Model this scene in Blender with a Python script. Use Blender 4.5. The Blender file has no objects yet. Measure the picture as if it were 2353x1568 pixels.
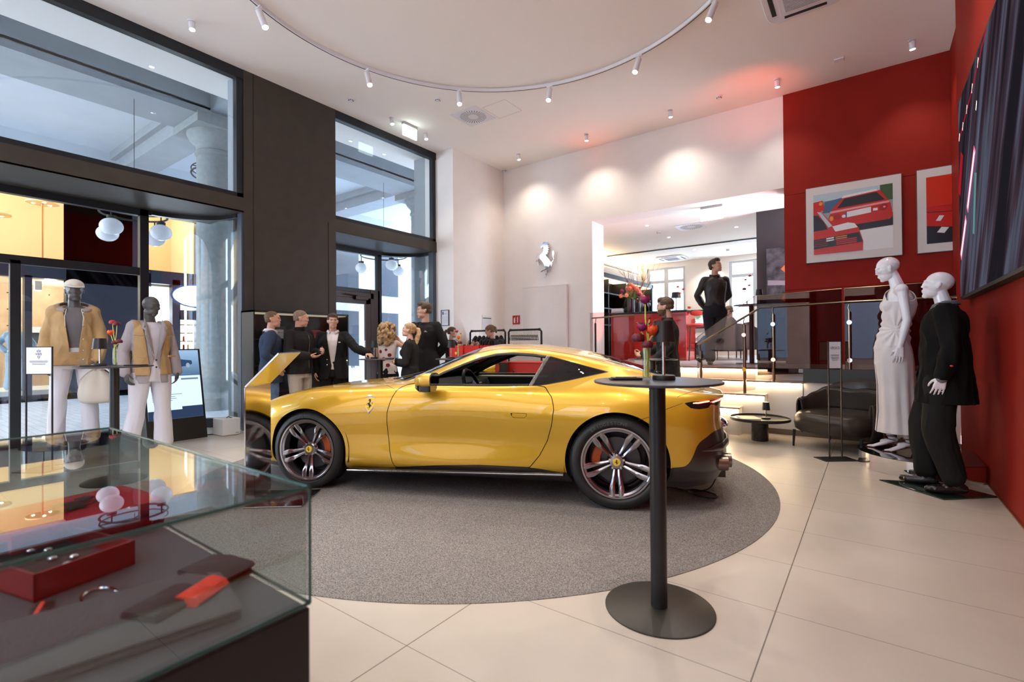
import bpy, bmesh, math, random
import numpy as np
from mathutils import Vector, Matrix, noise
PI=math.pi; R_=math.radians
COL=bpy.context.scene.collection
random.seed(7)
# ---------------------------------------------------------------- materials
def _set(b,k,v):
    if k in b.inputs: b.inputs[k].default_value=v
def mat(name,c,r=.5,m=0,spec=.5,coat=0,emit=None,es=0,trans=0,ior=1.45,alpha=1,bump=0,bscale=200,var=0,vscale=8,sheen=0,coatr=.03):
    M=bpy.data.materials.new(name); M.use_nodes=True; nt=M.node_tree; b=nt.nodes['Principled BSDF']
    _set(b,'Base Color',(*c,1)); _set(b,'Roughness',r); _set(b,'Metallic',m); _set(b,'Specular IOR Level',spec)
    _set(b,'Coat Weight',coat); _set(b,'Coat Roughness',coatr); _set(b,'Transmission Weight',trans); _set(b,'IOR',ior); _set(b,'Alpha',alpha); _set(b,'Sheen Weight',sheen)
    if emit: _set(b,'Emission Color',(*emit,1)); _set(b,'Emission Strength',es)
    tc=None
    def co():
        nonlocal tc
        if tc is None: tc=nt.nodes.new('ShaderNodeTexCoord')
        return tc.outputs['Object']
    if bump:
        n=nt.nodes.new('ShaderNodeTexNoise'); n.inputs['Scale'].default_value=bscale; n.inputs['Detail'].default_value=3
        nt.links.new(co(),n.inputs['Vector']); bp=nt.nodes.new('ShaderNodeBump'); bp.inputs['Strength'].default_value=bump; bp.inputs['Distance'].default_value=.01
        nt.links.new(n.outputs['Fac'],bp.inputs['Height']); nt.links.new(bp.outputs['Normal'],b.inputs['Normal'])
    if var:
        n=nt.nodes.new('ShaderNodeTexNoise'); n.inputs['Scale'].default_value=vscale; n.inputs['Detail'].default_value=4
        nt.links.new(co(),n.inputs['Vector']); rp=nt.nodes.new('ShaderNodeValToRGB')
        rp.color_ramp.elements[0].position=.3; rp.color_ramp.elements[1].position=.7
        rp.color_ramp.elements[0].color=(*[x*(1-var) for x in c],1); rp.color_ramp.elements[1].color=(*[min(1,x*(1+var)) for x in c],1)
        nt.links.new(n.outputs['Fac'],rp.inputs['Fac']); nt.links.new(rp.outputs['Color'],b.inputs['Base Color'])
    return M
def glassmat(name,tint=(1,1,1),refl=1.0,ior=1.5,rough=0.0):
    # thin pane: clear/tinted see-through plus a Fresnel mirror reflection
    M=bpy.data.materials.new(name); M.use_nodes=True; nt=M.node_tree; nt.nodes.clear()
    o=nt.nodes.new('ShaderNodeOutputMaterial'); t=nt.nodes.new('ShaderNodeBsdfTransparent'); g=nt.nodes.new('ShaderNodeBsdfGlossy'); mx=nt.nodes.new('ShaderNodeMixShader'); f=nt.nodes.new('ShaderNodeFresnel')
    t.inputs[0].default_value=(*tint,1); g.inputs['Roughness'].default_value=rough; f.inputs['IOR'].default_value=ior
    ge=nt.nodes.new('ShaderNodeNewGeometry'); sw=nt.nodes.new('ShaderNodeMath'); sw.operation='MULTIPLY'
    # same reflectance from both sides of the pane
    mm=nt.nodes.new('ShaderNodeMath'); mm.operation='SUBTRACT'; mm.inputs[0].default_value=ior
    q=nt.nodes.new('ShaderNodeMath'); q.operation='MULTIPLY'; q.inputs[1].default_value=ior-1/ior; nt.links.new(ge.outputs['Backfacing'],q.inputs[0])
    nt.links.new(q.outputs[0],mm.inputs[1])
    iv=nt.nodes.new('ShaderNodeMath'); iv.operation='MAXIMUM'; iv.inputs[1].default_value=.01; nt.links.new(mm.outputs[0],iv.inputs[0])
    f.inputs['IOR'].default_value=ior; 
    f2=nt.nodes.new('ShaderNodeLayerWeight'); f2.inputs['Blend'].default_value=.35
    # Schlick from the absolute facing ratio
    pw=nt.nodes.new('ShaderNodeMath'); pw.operation='POWER'; pw.inputs[1].default_value=4.2; nt.links.new(f2.outputs['Facing'],pw.inputs[0])
    f2.inputs['Blend'].default_value=.5
    r0=((ior-1)/(ior+1))**2*1.8
    ma=nt.nodes.new('ShaderNodeMath'); ma.operation='MULTIPLY_ADD'; ma.inputs[1].default_value=(1-r0)*refl; ma.inputs[2].default_value=r0*refl
    nt.links.new(pw.outputs[0],ma.inputs[0]); cl=nt.nodes.new('ShaderNodeClamp'); nt.links.new(ma.outputs[0],cl.inputs[0])
    nt.links.new(cl.outputs[0],mx.inputs[0]); nt.links.new(t.outputs[0],mx.inputs[1]); nt.links.new(g.outputs[0],mx.inputs[2]); nt.links.new(mx.outputs[0],o.inputs[0])
    for x in (ge,sw,mm,q,iv,f): nt.nodes.remove(x)
    return M
def emat(name,c,s):
    M=bpy.data.materials.new(name); M.use_nodes=True; nt=M.node_tree; nt.nodes.clear()
    o=nt.nodes.new('ShaderNodeOutputMaterial'); e=nt.nodes.new('ShaderNodeEmission'); e.inputs[0].default_value=(*c,1); e.inputs[1].default_value=s
    nt.links.new(e.outputs[0],o.inputs[0]); return M
# ---------------------------------------------------------------- objects
def props(o,label=None,cat=None,group=None,kind=None):
    if label: o['label']=label
    if cat: o['category']=cat
    if group: o['group']=group
    if kind: o['kind']=kind
    return o
def thing(name,label,cat,loc=(0,0,0),rotz=0,group=None,kind=None):
    o=bpy.data.objects.new(name,None); COL.objects.link(o); o.location=loc; o.rotation_euler=(0,0,rotz); o.empty_display_size=.1
    return props(o,label,cat,group,kind)
class MB:
    def __init__(s): s.v=[]; s.f=[]; s.mi=[]; s.M=None; s.cur=0
    def add(s,vs,fs,mi=None):
        n=len(s.v)
        for p in vs:
            p=Vector(p)
            if s.M is not None: p=s.M@p
            s.v.append(tuple(p))
        for f in fs: s.f.append(tuple(n+i for i in f)); s.mi.append(s.cur if mi is None else mi)
        return s
    def box(s,x0,x1,y0,y1,z0,z1,mi=None):
        v=[(x0,y0,z0),(x1,y0,z0),(x1,y1,z0),(x0,y1,z0),(x0,y0,z1),(x1,y0,z1),(x1,y1,z1),(x0,y1,z1)]
        return s.add(v,[(0,3,2,1),(4,5,6,7),(0,1,5,4),(1,2,6,5),(2,3,7,6),(3,0,4,7)],mi)
    def obox(s,c,u,v,w,a,b,d,mi=None):
        # oriented box: centre c, axes u,v,w, half sizes a,b,d
        c,u,v,w=[Vector(q) for q in (c,u,v,w)]; u=u.normalized()*a; v=v.normalized()*b; w=w.normalized()*d
        P=[c-u-v-w,c+u-v-w,c+u+v-w,c-u+v-w,c-u-v+w,c+u-v+w,c+u+v+w,c-u+v+w]
        return s.add(P,[(0,3,2,1),(4,5,6,7),(0,1,5,4),(1,2,6,5),(2,3,7,6),(3,0,4,7)],mi)
    def tube(s,pts,r,n=12,caps=True,mi=None,closed=False):
        pts=[Vector(p) for p in pts]; m=len(pts); rs=r if isinstance(r,list) else [r]*m
        V=[];prev=None
        for i,p in enumerate(pts):
            if closed: t=(pts[(i+1)%m]-pts[i-1])
            else: t=(pts[min(i+1,m-1)]-pts[max(i-1,0)])
            t=t.normalized() if t.length>1e-9 else Vector((0,0,1))
            if prev is None:
                a=Vector((0,0,1)) if abs(t.z)<.9 else Vector((1,0,0)); u=t.cross(a).normalized()
            else:
                u=(prev-t*prev.dot(t)); u=u.normalized() if u.length>1e-6 else t.orthogonal().normalized()
            prev=u; w=t.cross(u); rr=rs[i]; ra,rb=(rr if isinstance(rr,tuple) else (rr,rr))
            for k in range(n):
                a=2*PI*k/n; V.append(p+u*math.cos(a)*ra+w*math.sin(a)*rb)
        F=[]
        for i in range(m if closed else m-1):
            j=(i+1)%m
            for k in range(n): F.append((i*n+k,i*n+(k+1)%n,j*n+(k+1)%n,j*n+k))
        if caps and not closed: F.append(tuple(range(n))[::-1]); F.append(tuple((m-1)*n+k for k in range(n)))
        return s.add(V,F,mi)
    def cyl(s,p0,p1,r0,r1=None,n=32,mi=None): return s.tube([p0,p1],[r0,r0 if r1 is None else r1],n,True,mi)
    def lathe(s,prof,c=(0,0,0),n=40,mi=None,axis='z',sx=1,sy=1):
        V=[];m=len(prof)
        for (r,z) in prof:
            for k in range(n):
                a=2*PI*k/n
                p=(r*math.cos(a)*sx,r*math.sin(a)*sy,z)
                if axis=='y': p=(p[0],p[2],p[1])
                if axis=='x': p=(p[2],p[0],p[1])
                V.append((c[0]+p[0],c[1]+p[1],c[2]+p[2]))
        F=[(i*n+k,i*n+(k+1)%n,(i+1)*n+(k+1)%n,(i+1)*n+k) for i in range(m-1) for k in range(n)]
        if prof[0]==prof[-1]: return s.add(V,F,mi)
        if prof[0][0]>1e-6: F.append(tuple(range(n))[::-1])
        if prof[-1][0]>1e-6: F.append(tuple((m-1)*n+k for k in range(n)))
        return s.add(V,F,mi)
    def prism(s,poly,o,u,v,w,mi=None):
        # polygon (a,b) -> o+a*u+b*v, extruded by vector w
        o,u,v,w=[Vector(q) for q in (o,u,v,w)]; n=len(poly)
        A=[o+u*a+v*b for a,b in poly]; B=[p+w for p in A]
        return s.add(A+B,[tuple(range(n))[::-1],tuple(range(n,2*n))]+[(i,(i+1)%n,n+(i+1)%n,n+i) for i in range(n)],mi)
    def sphere(s,c,r,n=20,m=12,mi=None,rot=None):
        rx,ry,rz=(r,r,r) if not isinstance(r,(tuple,list)) else r; V=[];c=Vector(c)
        def P(x,y,z):
            p=Vector((x*rx,y*ry,z*rz)); 
            if rot is not None: p=rot@p
            return c+p
        V.append(P(0,0,1))
        for i in range(1,m):
            t=PI*i/m
            for k in range(n): a=2*PI*k/n; V.append(P(math.sin(t)*math.cos(a),math.sin(t)*math.sin(a),math.cos(t)))
        V.append(P(0,0,-1)); F=[]
        for k in range(n):
            F.append((0,1+k,1+(k+1)%n)); F.append((len(V)-1,1+(m-2)*n+(k+1)%n,1+(m-2)*n+k))
        for i in range(m-2):
            for k in range(n): a=1+i*n; F.append((a+k,a+n+k,a+n+(k+1)%n,a+(k+1)%n))
        return s.add(V,F,mi)
    def cap(s,a,b,ra,rb,n=14):
        # tapered capsule
        s.sphere(a,ra,n,8); s.sphere(b,rb,n,8)
        if (Vector(b)-Vector(a)).length>1e-5: s.tube([a,b],[ra,rb],n)
        return s
    def grid(s,rows,closed=False,mi=None):
        n=len(rows[0]);V=[p for r in rows for p in r];m=len(rows)
        F=[(i*n+k,i*n+(k+1)%n,(i+1)*n+(k+1)%n,(i+1)*n+k) for i in range(m-1) for k in range(n if closed else n-1)]
        return s.add(V,F,mi)
    def build(s,name,ms,parent=None,smooth=35,bev=0,world=False,recalc=True,loc=None,sub=0,solid=0,bseg=2):
        me=bpy.data.meshes.new(name)
        V=s.v
        if world and parent is not None:
            inv=Matrix.LocRotScale(parent.location,parent.rotation_euler,None).inverted(); V=[tuple(inv@Vector(p)) for p in V]
        if loc is not None: V=[(p[0]-loc[0],p[1]-loc[1],p[2]-loc[2]) for p in V]
        me.from_pydata(V,[],s.f)
        if not isinstance(ms,(list,tuple)): ms=[ms]
        for m in ms: me.materials.append(m)
        if len(ms)>1: me.polygons.foreach_set('material_index',s.mi)
        if recalc:
            bm=bmesh.new(); bm.from_mesh(me); bmesh.ops.recalc_face_normals(bm,faces=bm.faces); bm.to_mesh(me); bm.free()
        if smooth is not None and smooth is not False:
            me.shade_smooth(); 
            if smooth<180: me.set_sharp_from_angle(angle=R_(smooth))
        me.update()
        o=bpy.data.objects.new(name,me); COL.objects.link(o)
        if parent is not None: o.parent=parent
        if loc is not None: o.location=loc
        if solid: m=o.modifiers.new('s','SOLIDIFY'); m.thickness=solid; m.offset=0
        if bev: m=o.modifiers.new('b','BEVEL'); m.width=bev; m.segments=bseg; m.limit_method='ANGLE'; m.angle_limit=R_(40)
        if sub: m=o.modifiers.new('u','SUBSURF'); m.levels=sub; m.render_levels=sub
        return o
def st(o): o['kind']='structure'; return o
def copy_tree(o,parent=None):
    c=o.copy(); COL.objects.link(c)
    if parent is not None: c.parent=parent
    for ch in list(o.children): copy_tree(ch,c)
    return c
def catmull(P,n=8,closed=False):
    P=[Vector(p) for p in P]; o=[]; m=len(P)
    rng=range(m) if closed else range(m-1)
    for i in rng:
        p1=P[i];p2=P[(i+1)%m]; p0=P[i-1] if (closed or i>0) else p1*2-p2; p3=P[(i+2)%m] if (closed or i<m-2) else p2*2-p1
        for k in range(n):
            t=k/n; o.append(.5*((2*p1)+(p2-p0)*t+(2*p0-5*p1+4*p2-p3)*t*t+(3*p1-3*p2+p3-p0)*t**3))
    if not closed: o.append(P[-1])
    return o
_txt={}
def text_mb(mb,txt,size,o,u,v,w,mi=None,align='CENTER',squash=1.0):
    # lettering as real relief: text plane origin o, right u, up v, depth vector w
    key=(txt,align)
    if key not in _txt:
        cu=bpy.data.curves.new('txt','FONT'); cu.body=txt; cu.align_x=align; cu.size=1; cu.resolution_u=3
        ob=bpy.data.objects.new('txt',cu); COL.objects.link(ob); dg=bpy.context.evaluated_depsgraph_get(); ev=ob.evaluated_get(dg); me=ev.to_mesh()
        _txt[key]=([tuple(q.co) for q in me.vertices],[tuple(p.vertices) for p in me.polygons]); ev.to_mesh_clear(); bpy.data.objects.remove(ob); bpy.data.curves.remove(cu)
    V,F=_txt[key]; o,u,v,w=[Vector(q) for q in (o,u,v,w)]
    mb.add([o+u.normalized()*(p[0]*size*squash)+v.normalized()*(p[1]*size)+w for p in V],F,mi)
HORSE=[(375,350),(405,315),(450,280),(470,235),(495,200),(520,212),(560,225),(640,240),(665,255),(625,268),(705,305),(640,320),(700,370),(655,385),(712,425),(655,440),(700,500),(650,510),(690,590),(630,560),(645,640),(585,610),(575,650),(620,715),(690,790),(735,850),(760,895),(820,868),(858,820),(845,760),(830,690),(805,620),(820,570),(850,520),(880,560),(905,620),(880,690),(872,740),(885,800),(862,860),(800,915),(825,945),(800,990),(768,1065),(755,990),(735,950),(722,1000),(680,1050),(655,1100),(665,1160),(650,1205),(590,1260),(560,1345),(515,1350),(480,1352),(510,1320),(545,1262),(600,1205),(612,1160),(585,1125),(540,1140),(450,1165),(400,1190),(350,1190),(335,1170),(400,1135),(455,1120),(530,1105),(560,1080),(530,1040),(510,970),(470,890),(425,825),(375,775),(320,745),(280,745),(285,820),(305,880),(312,940),(300,985),(280,920),(262,870),(250,800),(240,760),(215,790),(190,830),(175,800),(200,740),(215,690),(240,620),(268,565),(300,600),(345,610),(400,590),(455,545),(490,490),(495,420),(480,378),(430,385),(405,425),(385,400)]
def horse_pts(h,mirror=False):
    s=h/1150.0; return [((-1 if mirror else 1)*(x-560)*s,(775-y)*s) for x,y in HORSE]
# ---------------------------------------------------------------- camera
sc=bpy.context.scene
cam=bpy.data.cameras.new('camera'); co=bpy.data.objects.new('camera',cam); COL.objects.link(co); sc.camera=co
cam.sensor_fit='HORIZONTAL'; cam.sensor_width=36; cam.lens=1125.21/2353*36; cam.clip_end=200; cam.clip_start=.05
_a,_p,_r=R_(36.247),R_(.408),R_(-.4027)
_f=Vector((-math.sin(_a)*math.cos(_p),math.cos(_a)*math.cos(_p),math.sin(_p))); _rt=Vector((math.cos(_a),math.sin(_a),0)); _up=_rt.cross(_f)
_r2=_rt*math.cos(_r)+_up*math.sin(_r); _u2=-_rt*math.sin(_r)+_up*math.cos(_r)
Mx=Matrix((( _r2.x,_u2.x,-_f.x,0),(_r2.y,_u2.y,-_f.y,0),(_r2.z,_u2.z,-_f.z,1.25),(0,0,0,1))); co.matrix_world=Mx
cam.dof.use_dof=True; cam.dof.focus_distance=4.4; cam.dof.aperture_fstop=2.3
def face(dx,dy): return math.atan2(-dx,dy)
VR=Vector((.806,.591,0)); VF=Vector((-.591,.806,0))   # view right / view forward on plan
# ---------------------------------------------------------------- surfaces
white=mat('white_plaster',(.86,.81,.765),.75,var=.02,vscale=3); ceilm=mat('ceiling_white',(.93,.865,.80),.85)
brown=mat('bronze_panel',(.050,.042,.032),.5,.15,var=.10,vscale=5,bump=.04,bscale=400); darkf=mat('window_frame_black',(.020,.023,.027),.35,.3); blueframe=mat('frame_blue_grey',(.075,.095,.13),.45,.2)
redw=mat('red_wall_panel',(.27,.014,.007),.65,spec=.2,var=.05,vscale=4,bump=.05,bscale=500)
redlac=mat('red_lacquer',(.45,.018,.012),.12,coat=.8); dkgreen=mat('dark_plinth',(.055,.062,.060),.5)
steel=mat('brushed_steel',(.55,.54,.52),.25,1); steeld=mat('dark_steel',(.30,.27,.22),.22,1); mirrorm=mat('polished_mirror',(.86,.86,.88),.02,1)
blk=mat('satin_black',(.015,.015,.015),.38,var=.1); blkm=mat('matt_black_paint',(.018,.017,.016),.6); leather=mat('dark_leather',(.040,.031,.024),.30,bump=.12,bscale=90)
glassc=glassmat('clear_window_glass',(.90,.94,.96),ior=1.5,refl=.7); glassr=glassmat('railing_glass',(.82,.77,.76),ior=1.5,refl=.35); glassd=glassmat('smoked_railing_glass',(.40,.33,.31),ior=1.5,refl=.5); glassv=glassmat('case_glass',(.92,.96,.95),ior=1.6)
gedge=mat('glass_edge_green',(.02,.07,.06),.15,spec=.8); chromel=mat('polished_chrome',(.80,.80,.84),.06,1)
# floor with long rectangular tiles
def floor_mat():
    M=mat('floor_tile',(.66,.60,.54),.33); nt=M.node_tree; b=nt.nodes['Principled BSDF']
    tc=nt.nodes.new('ShaderNodeNewGeometry'); sep=nt.nodes.new('ShaderNodeSeparateXYZ'); nt.links.new(tc.outputs['Position'],sep.inputs[0])
    def lines(out,off,per,w):
        a=nt.nodes.new('ShaderNodeMath'); a.operation='ADD'; a.inputs[1].default_value=-off+per*50; nt.links.new(out,a.inputs[0])
        m=nt.nodes.new('ShaderNodeMath'); m.operation='PINGPONG'; m.inputs[1].default_value=per/2; nt.links.new(a.outputs[0],m.inputs[0])
        l=nt.nodes.new('ShaderNodeMath'); l.operation='LESS_THAN'; l.inputs[1].default_value=w; nt.links.new(m.outputs[0],l.inputs[0]); return l.outputs[0]
    gx=lines(sep.outputs[0],-.37,1.20,.0026); gy=lines(sep.outputs[1],1.385,.588,.0016)
    mx=nt.nodes.new('ShaderNodeMath'); mx.operation='MAXIMUM'; nt.links.new(gx,mx.inputs[0]); nt.links.new(gy,mx.inputs[1])
    n=nt.nodes.new('ShaderNodeTexNoise'); n.inputs['Scale'].default_value=2.2; n.inputs['Detail'].default_value=6; nt.links.new(tc.outputs['Position'],n.inputs['Vector'])
    rp=nt.nodes.new('ShaderNodeValToRGB'); rp.color_ramp.elements[0].position=.3; rp.color_ramp.elements[1].position=.7; rp.color_ramp.elements[0].color=(.41,.37,.32,1); rp.color_ramp.elements[1].color=(.465,.42,.37,1); nt.links.new(n.outputs['Fac'],rp.inputs['Fac'])
    mix=nt.nodes.new('ShaderNodeMixRGB'); mix.inputs[2].default_value=(.10,.085,.07,1); nt.links.new(mx.outputs[0],mix.inputs[0]); nt.links.new(rp.outputs[0],mix.inputs[1]); nt.links.new(mix.outputs[0],b.inputs['Base Color'])
    return M
def carpet_mat():
    M=mat('grey_carpet',(.10,.10,.10),.9,spec=.1); nt=M.node_tree; b=nt.nodes['Principled BSDF']; tc=nt.nodes.new('ShaderNodeNewGeometry')
    n=nt.nodes.new('ShaderNodeTexNoise'); n.inputs['Scale'].default_value=230; n.inputs['Detail'].default_value=2; nt.links.new(tc.outputs['Position'],n.inputs['Vector'])
    rp=nt.nodes.new('ShaderNodeValToRGB'); rp.color_ramp.elements[0].position=.36; rp.color_ramp.elements[1].position=.66; rp.color_ramp.elements[0].color=(.09,.083,.079,1); rp.color_ramp.elements[1].color=(.34,.32,.305,1); nt.links.new(n.outputs['Fac'],rp.inputs['Fac']); nt.links.new(rp.outputs[0],b.inputs['Base Color'])
    bp=nt.nodes.new('ShaderNodeBump'); bp.inputs['Strength'].default_value=.8; bp.inputs['Distance'].default_value=.006; nt.links.new(n.outputs['Fac'],bp.inputs['Height']); nt.links.new(bp.outputs[0],b.inputs['Normal']); return M
H=5.43
def S_(mb,name,m,**k): return st(mb.build(name,m,**k))
S_(MB().box(-8.75,.82,-3.2,9.4,-.12,0),'floor',floor_mat(),smooth=None)
m=MB(); m.lathe([(.0001,.006),(2.69,.006),(2.70,.003),(2.70,.0005)],(-3.25,3.90,0),128)
props(m.build('floor_carpet',carpet_mat(),loc=(-3.25,3.9,0)),'large round mid-grey carpet disc under the yellow coupe','carpet')
S_(MB().box(-8.75,1.1,-3.2,9.6,H,H+.2),'ceiling',ceilm,smooth=None)
# left wall: bronze panels, upper windows, recessed lower glazing
m=MB(); m.box(-7.95,-7.6,3.56,5.13,0,H)
S_(m,'wall_left',brown,smooth=None)
m=MB(); m.box(-7.601,-7.592,3.70,3.704,0,H); m.box(-7.601,-7.592,4.98,4.984,0,3.4); S_(m,'trim_1',blkm,smooth=None)
for i,(y0,y1) in enumerate(((-3.2,3.56),(5.13,7.62))):
    m=MB(); m.box(-7.75,-7.6,y0,y1,3.27,3.49); m.box(-8.75,-7.6,y0,y1,3.265,3.275); m.box(-8.80,-8.60,y0,y1,3.27,5.5)if False else None
    S_(m,'trim_%d'%(2+i),brown,smooth=None)
    m=MB(); f=.075
    m.box(-7.72,-7.62,y0,y1,3.49,3.56); m.box(-7.72,-7.60,y0,y1,5.28,H)
    m.box(-7.72,-7.62,y1-f-.02,y1,3.49,H); m.box(-7.72,-7.62,y0,y0+(.012 if i else f),3.49,H)
    o=S_(m,'window_%d'%(1+i),darkf,smooth=None,bev=.006)
    m=MB(); m.box(-7.675,-7.667,y0+.01,y1-.09,3.55,5.29); m.build('window_pane',glassc,o,smooth=None)['label']='upper window pane'
S_(MB().box(-8.75,-7.6,-3.2,3.56,3.275,3.29),'trim_4',blueframe,smooth=None)
# lower glazing (bay 1)
def lower_bay(n,y0,ym,y1,door=False):
    X=-8.62
    m=MB(); m.box(X-.05,X+.05,y0,ym+.05,3.17,3.27); m.box(X-.05,X+.05,ym-.055,ym+.055,0,3.27)
    if not door:
        m.box(X-.04,X+.04,y0,ym,2.30,2.41); m.box(X-.04,X+.04,1.21,1.31,0,2.35); m.box(X-.04,X+.04,y0,ym,0,.07); m.box(X-.04,X+.04,-1.0,-.92,0,2.35)
    else:
        m.box(X-.04,X+.04,y0,ym,2.36,2.44)
    # curved corner
    cx,cy=-7.75-.0,ym; r=.87
    def arc(r0,r1,z0,z1,a0=0,a1=PI/2,k=16):
        A=[(cx-r0*math.cos(a),(y1-.0-r+ (r0)*math.sin(a))) for a in np.linspace(a0,a1,k)]; B=[(cx-r1*math.cos(a),(y1-r+(r1)*math.sin(a))) for a in np.linspace(a0,a1,k)]
        P=A+B[::-1]; return P
    yc=y1-r
    m.box(X-.04,X+.04,ym,yc,3.20,3.27); m.box(X-.04,X+.04,ym,yc,0,.10)
    for z0,z1 in ((0,.14),(3.21,3.27)): m.prism(arc(.90,.82,z0,z1),(0,0,z0),(1,0,0),(0,1,0),(0,0,z1-z0))
    o=S_(m,'window_%d'%n,darkf,smooth=None,bev=.004)
    m=MB(); m.box(X-.006,X+.006,y0,yc,.07,3.2) if not door else m.box(X-.006,X+.006,y0,yc,2.44,3.2); 
    if door: m.box(X-.006,X+.006,ym,yc,.1,3.2)
    m.build('window_pane',glassc,o,smooth=None)
    m=MB(); A=[(cx-.866*math.cos(a),yc+.866*math.sin(a)) for a in np.linspace(0,PI/2,24)]; B=[(cx-.858*math.cos(a),yc+.858*math.sin(a)) for a in np.linspace(0,PI/2,24)]
    m.prism(A+B[::-1],(0,0,.14),(1,0,0),(0,1,0),(0,0,3.07)); m.build('curved_pane',glassc,o,smooth=30)
    m=MB(); m.box(-7.75,-7.62,y1-.03 if not door else y1-.10,y1+.0,0,3.27); m.build('jamb',blueframe,o,smooth=None)
lower_bay(3,-3.2,2.60,3.56); lower_bay(4,5.13,6.86,7.62,True)
# entrance door with closer
X=-8.62
m=MB(); m.box(X-.04,X+.05,5.13,5.28,0,2.36); m.box(X-.04,X+.05,6.62,6.86,0,2.44); m.box(X-.04,X+.05,5.13,6.7,2.24,2.36)
dframe=mat('door_red_brown',(.055,.018,.012),.35)
d=S_(m,'door_1',dframe,smooth=None,bev=.004)
m=MB(); m.box(X-.02,X+.05,5.28,5.40,.02,2.24); m.box(X-.02,X+.05,6.50,6.62,.02,2.24); m.box(X-.02,X+.05,5.28,6.62,2.12,2.24); m.box(X-.02,X+.05,5.28,6.62,.02,.16); dl=m.build('door_leaf',dframe,d,smooth=None,bev=.004)
m=MB(); m.box(X,X+.008,5.4,6.5,.16,2.12); m.build('door_pane',glassc,dl,smooth=None)
m=MB(); m.box(X+.05,X+.12,6.20,6.50,2.20,2.27); m.tube([(X+.10,6.25,2.28),(X+.10,5.95,2.30)],.012,8); m.build('door_closer',mat('closer_dark',(.06,.03,.025),.3,.5),d,smooth=None,bev=.004)
m=MB(); m.tube([(X+.11,6.42,.95),(X+.11,6.42,1.35)],.014,10); m.build('door_handle',steel,d)
# white corner wall and back wall with opening
m=MB(); m.box(-7.95,-7.11,7.62,9.6,0,H); S_(m,'wall_corner',white,smooth=None)
OL,OR,OT=-4.76,-1.16,3.87; WB=9.4; 
m=MB(); m.box(-7.11,OL,WB,WB+.5,0,H); m.box(OL,OR,WB,WB+.5,OT,H); S_(m,'wall_back',white,smooth=None)
m=MB()
for x0,x1,z0,z1 in ((OR,1.1,3.725,H),(OR,1.1,2.13,3.72),(OR,1.1,.89,2.125)): m.box(x0,x1,WB-.03,WB,z0,z1)
m.box(OR,1.1,WB,WB+.5,.0,H); S_(m,'wall_back_red',redw,smooth=None)
m=MB(); m.box(.82,1.1,-3.2,7.55,0,H); m.box(.95,1.1,7.55,9.4,0,H); S_(m,'wall_right',redw,smooth=None)
m=MB(); m.box(.80,.82,-3.2,7.5,0,.012); S_(m,'trim_9',mat('brass_edge',(.5,.36,.2),.3,1),smooth=None)
m=MB(); m.box(-8.75,1.1,-3.4,-3.2,4.9,H); m.box(-8.75,1.1,-3.4,-3.2,0,.4)
for x in (-8.7,-6.9,-5.0,-3.1,-1.2,.75): m.box(x-.10,x+.10,-3.4,-3.2,.4,4.9)
m.box(-8.75,1.1,-3.36,-3.24,2.55,2.68); S_(m,'wall_front',darkf,smooth=None)
# platform, base wall, steps
platm=mat('platform_floor',(.42,.41,.42),.30,var=.05)
P=.895
m=MB(); m.box(-4.76,-3.55,7.9,8.4,P-.05,P); m.box(-3.55,OR,7.76,8.4,P-.05,P); m.box(-4.76,OR,8.4,9.9,P-.05,P) ; m.box(-6.4,OR,9.9,16.0,P-.05,P); m.box(OR,.82,7.55,9.4,P-.05,P); m.box(-6.4,-5,9.9,16,P-.05,P); S_(m,'floor_platform',platm,smooth=None)
m=MB(); m.box(-.73,.82,7.50,7.60,.72,P+.004); S_(m,'trim_5',dkgreen,smooth=None)
m=MB(); m.box(-.73,.82,7.56,7.66,0,.745); S_(m,'wall_platform',white,smooth=None); S_(MB().box(-4.76,-3.55,7.9,8.0,0,P),'wall_platform_left',white,smooth=None)
m=MB(); m.box(-1.55,.82,7.545,7.562,0,.075); S_(m,'baseboard_back',mat('baseboard_taupe',(.16,.13,.10),.4),smooth=None)
stepw=mat('step_white',(.72,.70,.68),.5); nose=mat('step_nosing',(.30,.24,.22),.4); led=emat('step_led',(1.0,.76,.44),70)
rise=[.895,.722,.547,.375,.195]; yf=[7.75,7.55,7.35,7.15,6.95]; xr=[-.73,-.74,-1.17,-1.45,-1.6]; XL=-3.54
stp=thing('staircase','white illuminated steps rising to the raised lounge behind the coupe','stairs',(-2.5,7.3,0))
for k in range(1,5):
    m=MB(); m.box(XL,xr[k],yf[k],7.745,0,rise[k]-.022); o=m.build('step',stepw,stp,world=True,smooth=None)
    m=MB(); m.box(XL,xr[k]+.012,yf[k]-.03,7.745,rise[k]-.022,rise[k]); m.build('tread',nose,o,smooth=None,world=False).location=-Vector(stp.location); 
for k in range(0,4):
    m=MB(); m.box(XL+.02,xr[max(k,1)]-.01,yf[k]-.022,yf[k]-.008,rise[k]-.034,rise[k]-.024); o=m.build('led_strip',led,stp,world=True,smooth=None)
m=MB(); m.box(XL,xr[1],yf[0],8.4,.5,rise[0]-.05); m.build('riser',stepw,stp,world=True,smooth=None)
m=MB(); m.box(XL,OR+.45,7.68,7.76,P-.026,P+.001); m.build('landing_edge',nose,stp,world=True,smooth=None)
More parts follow.
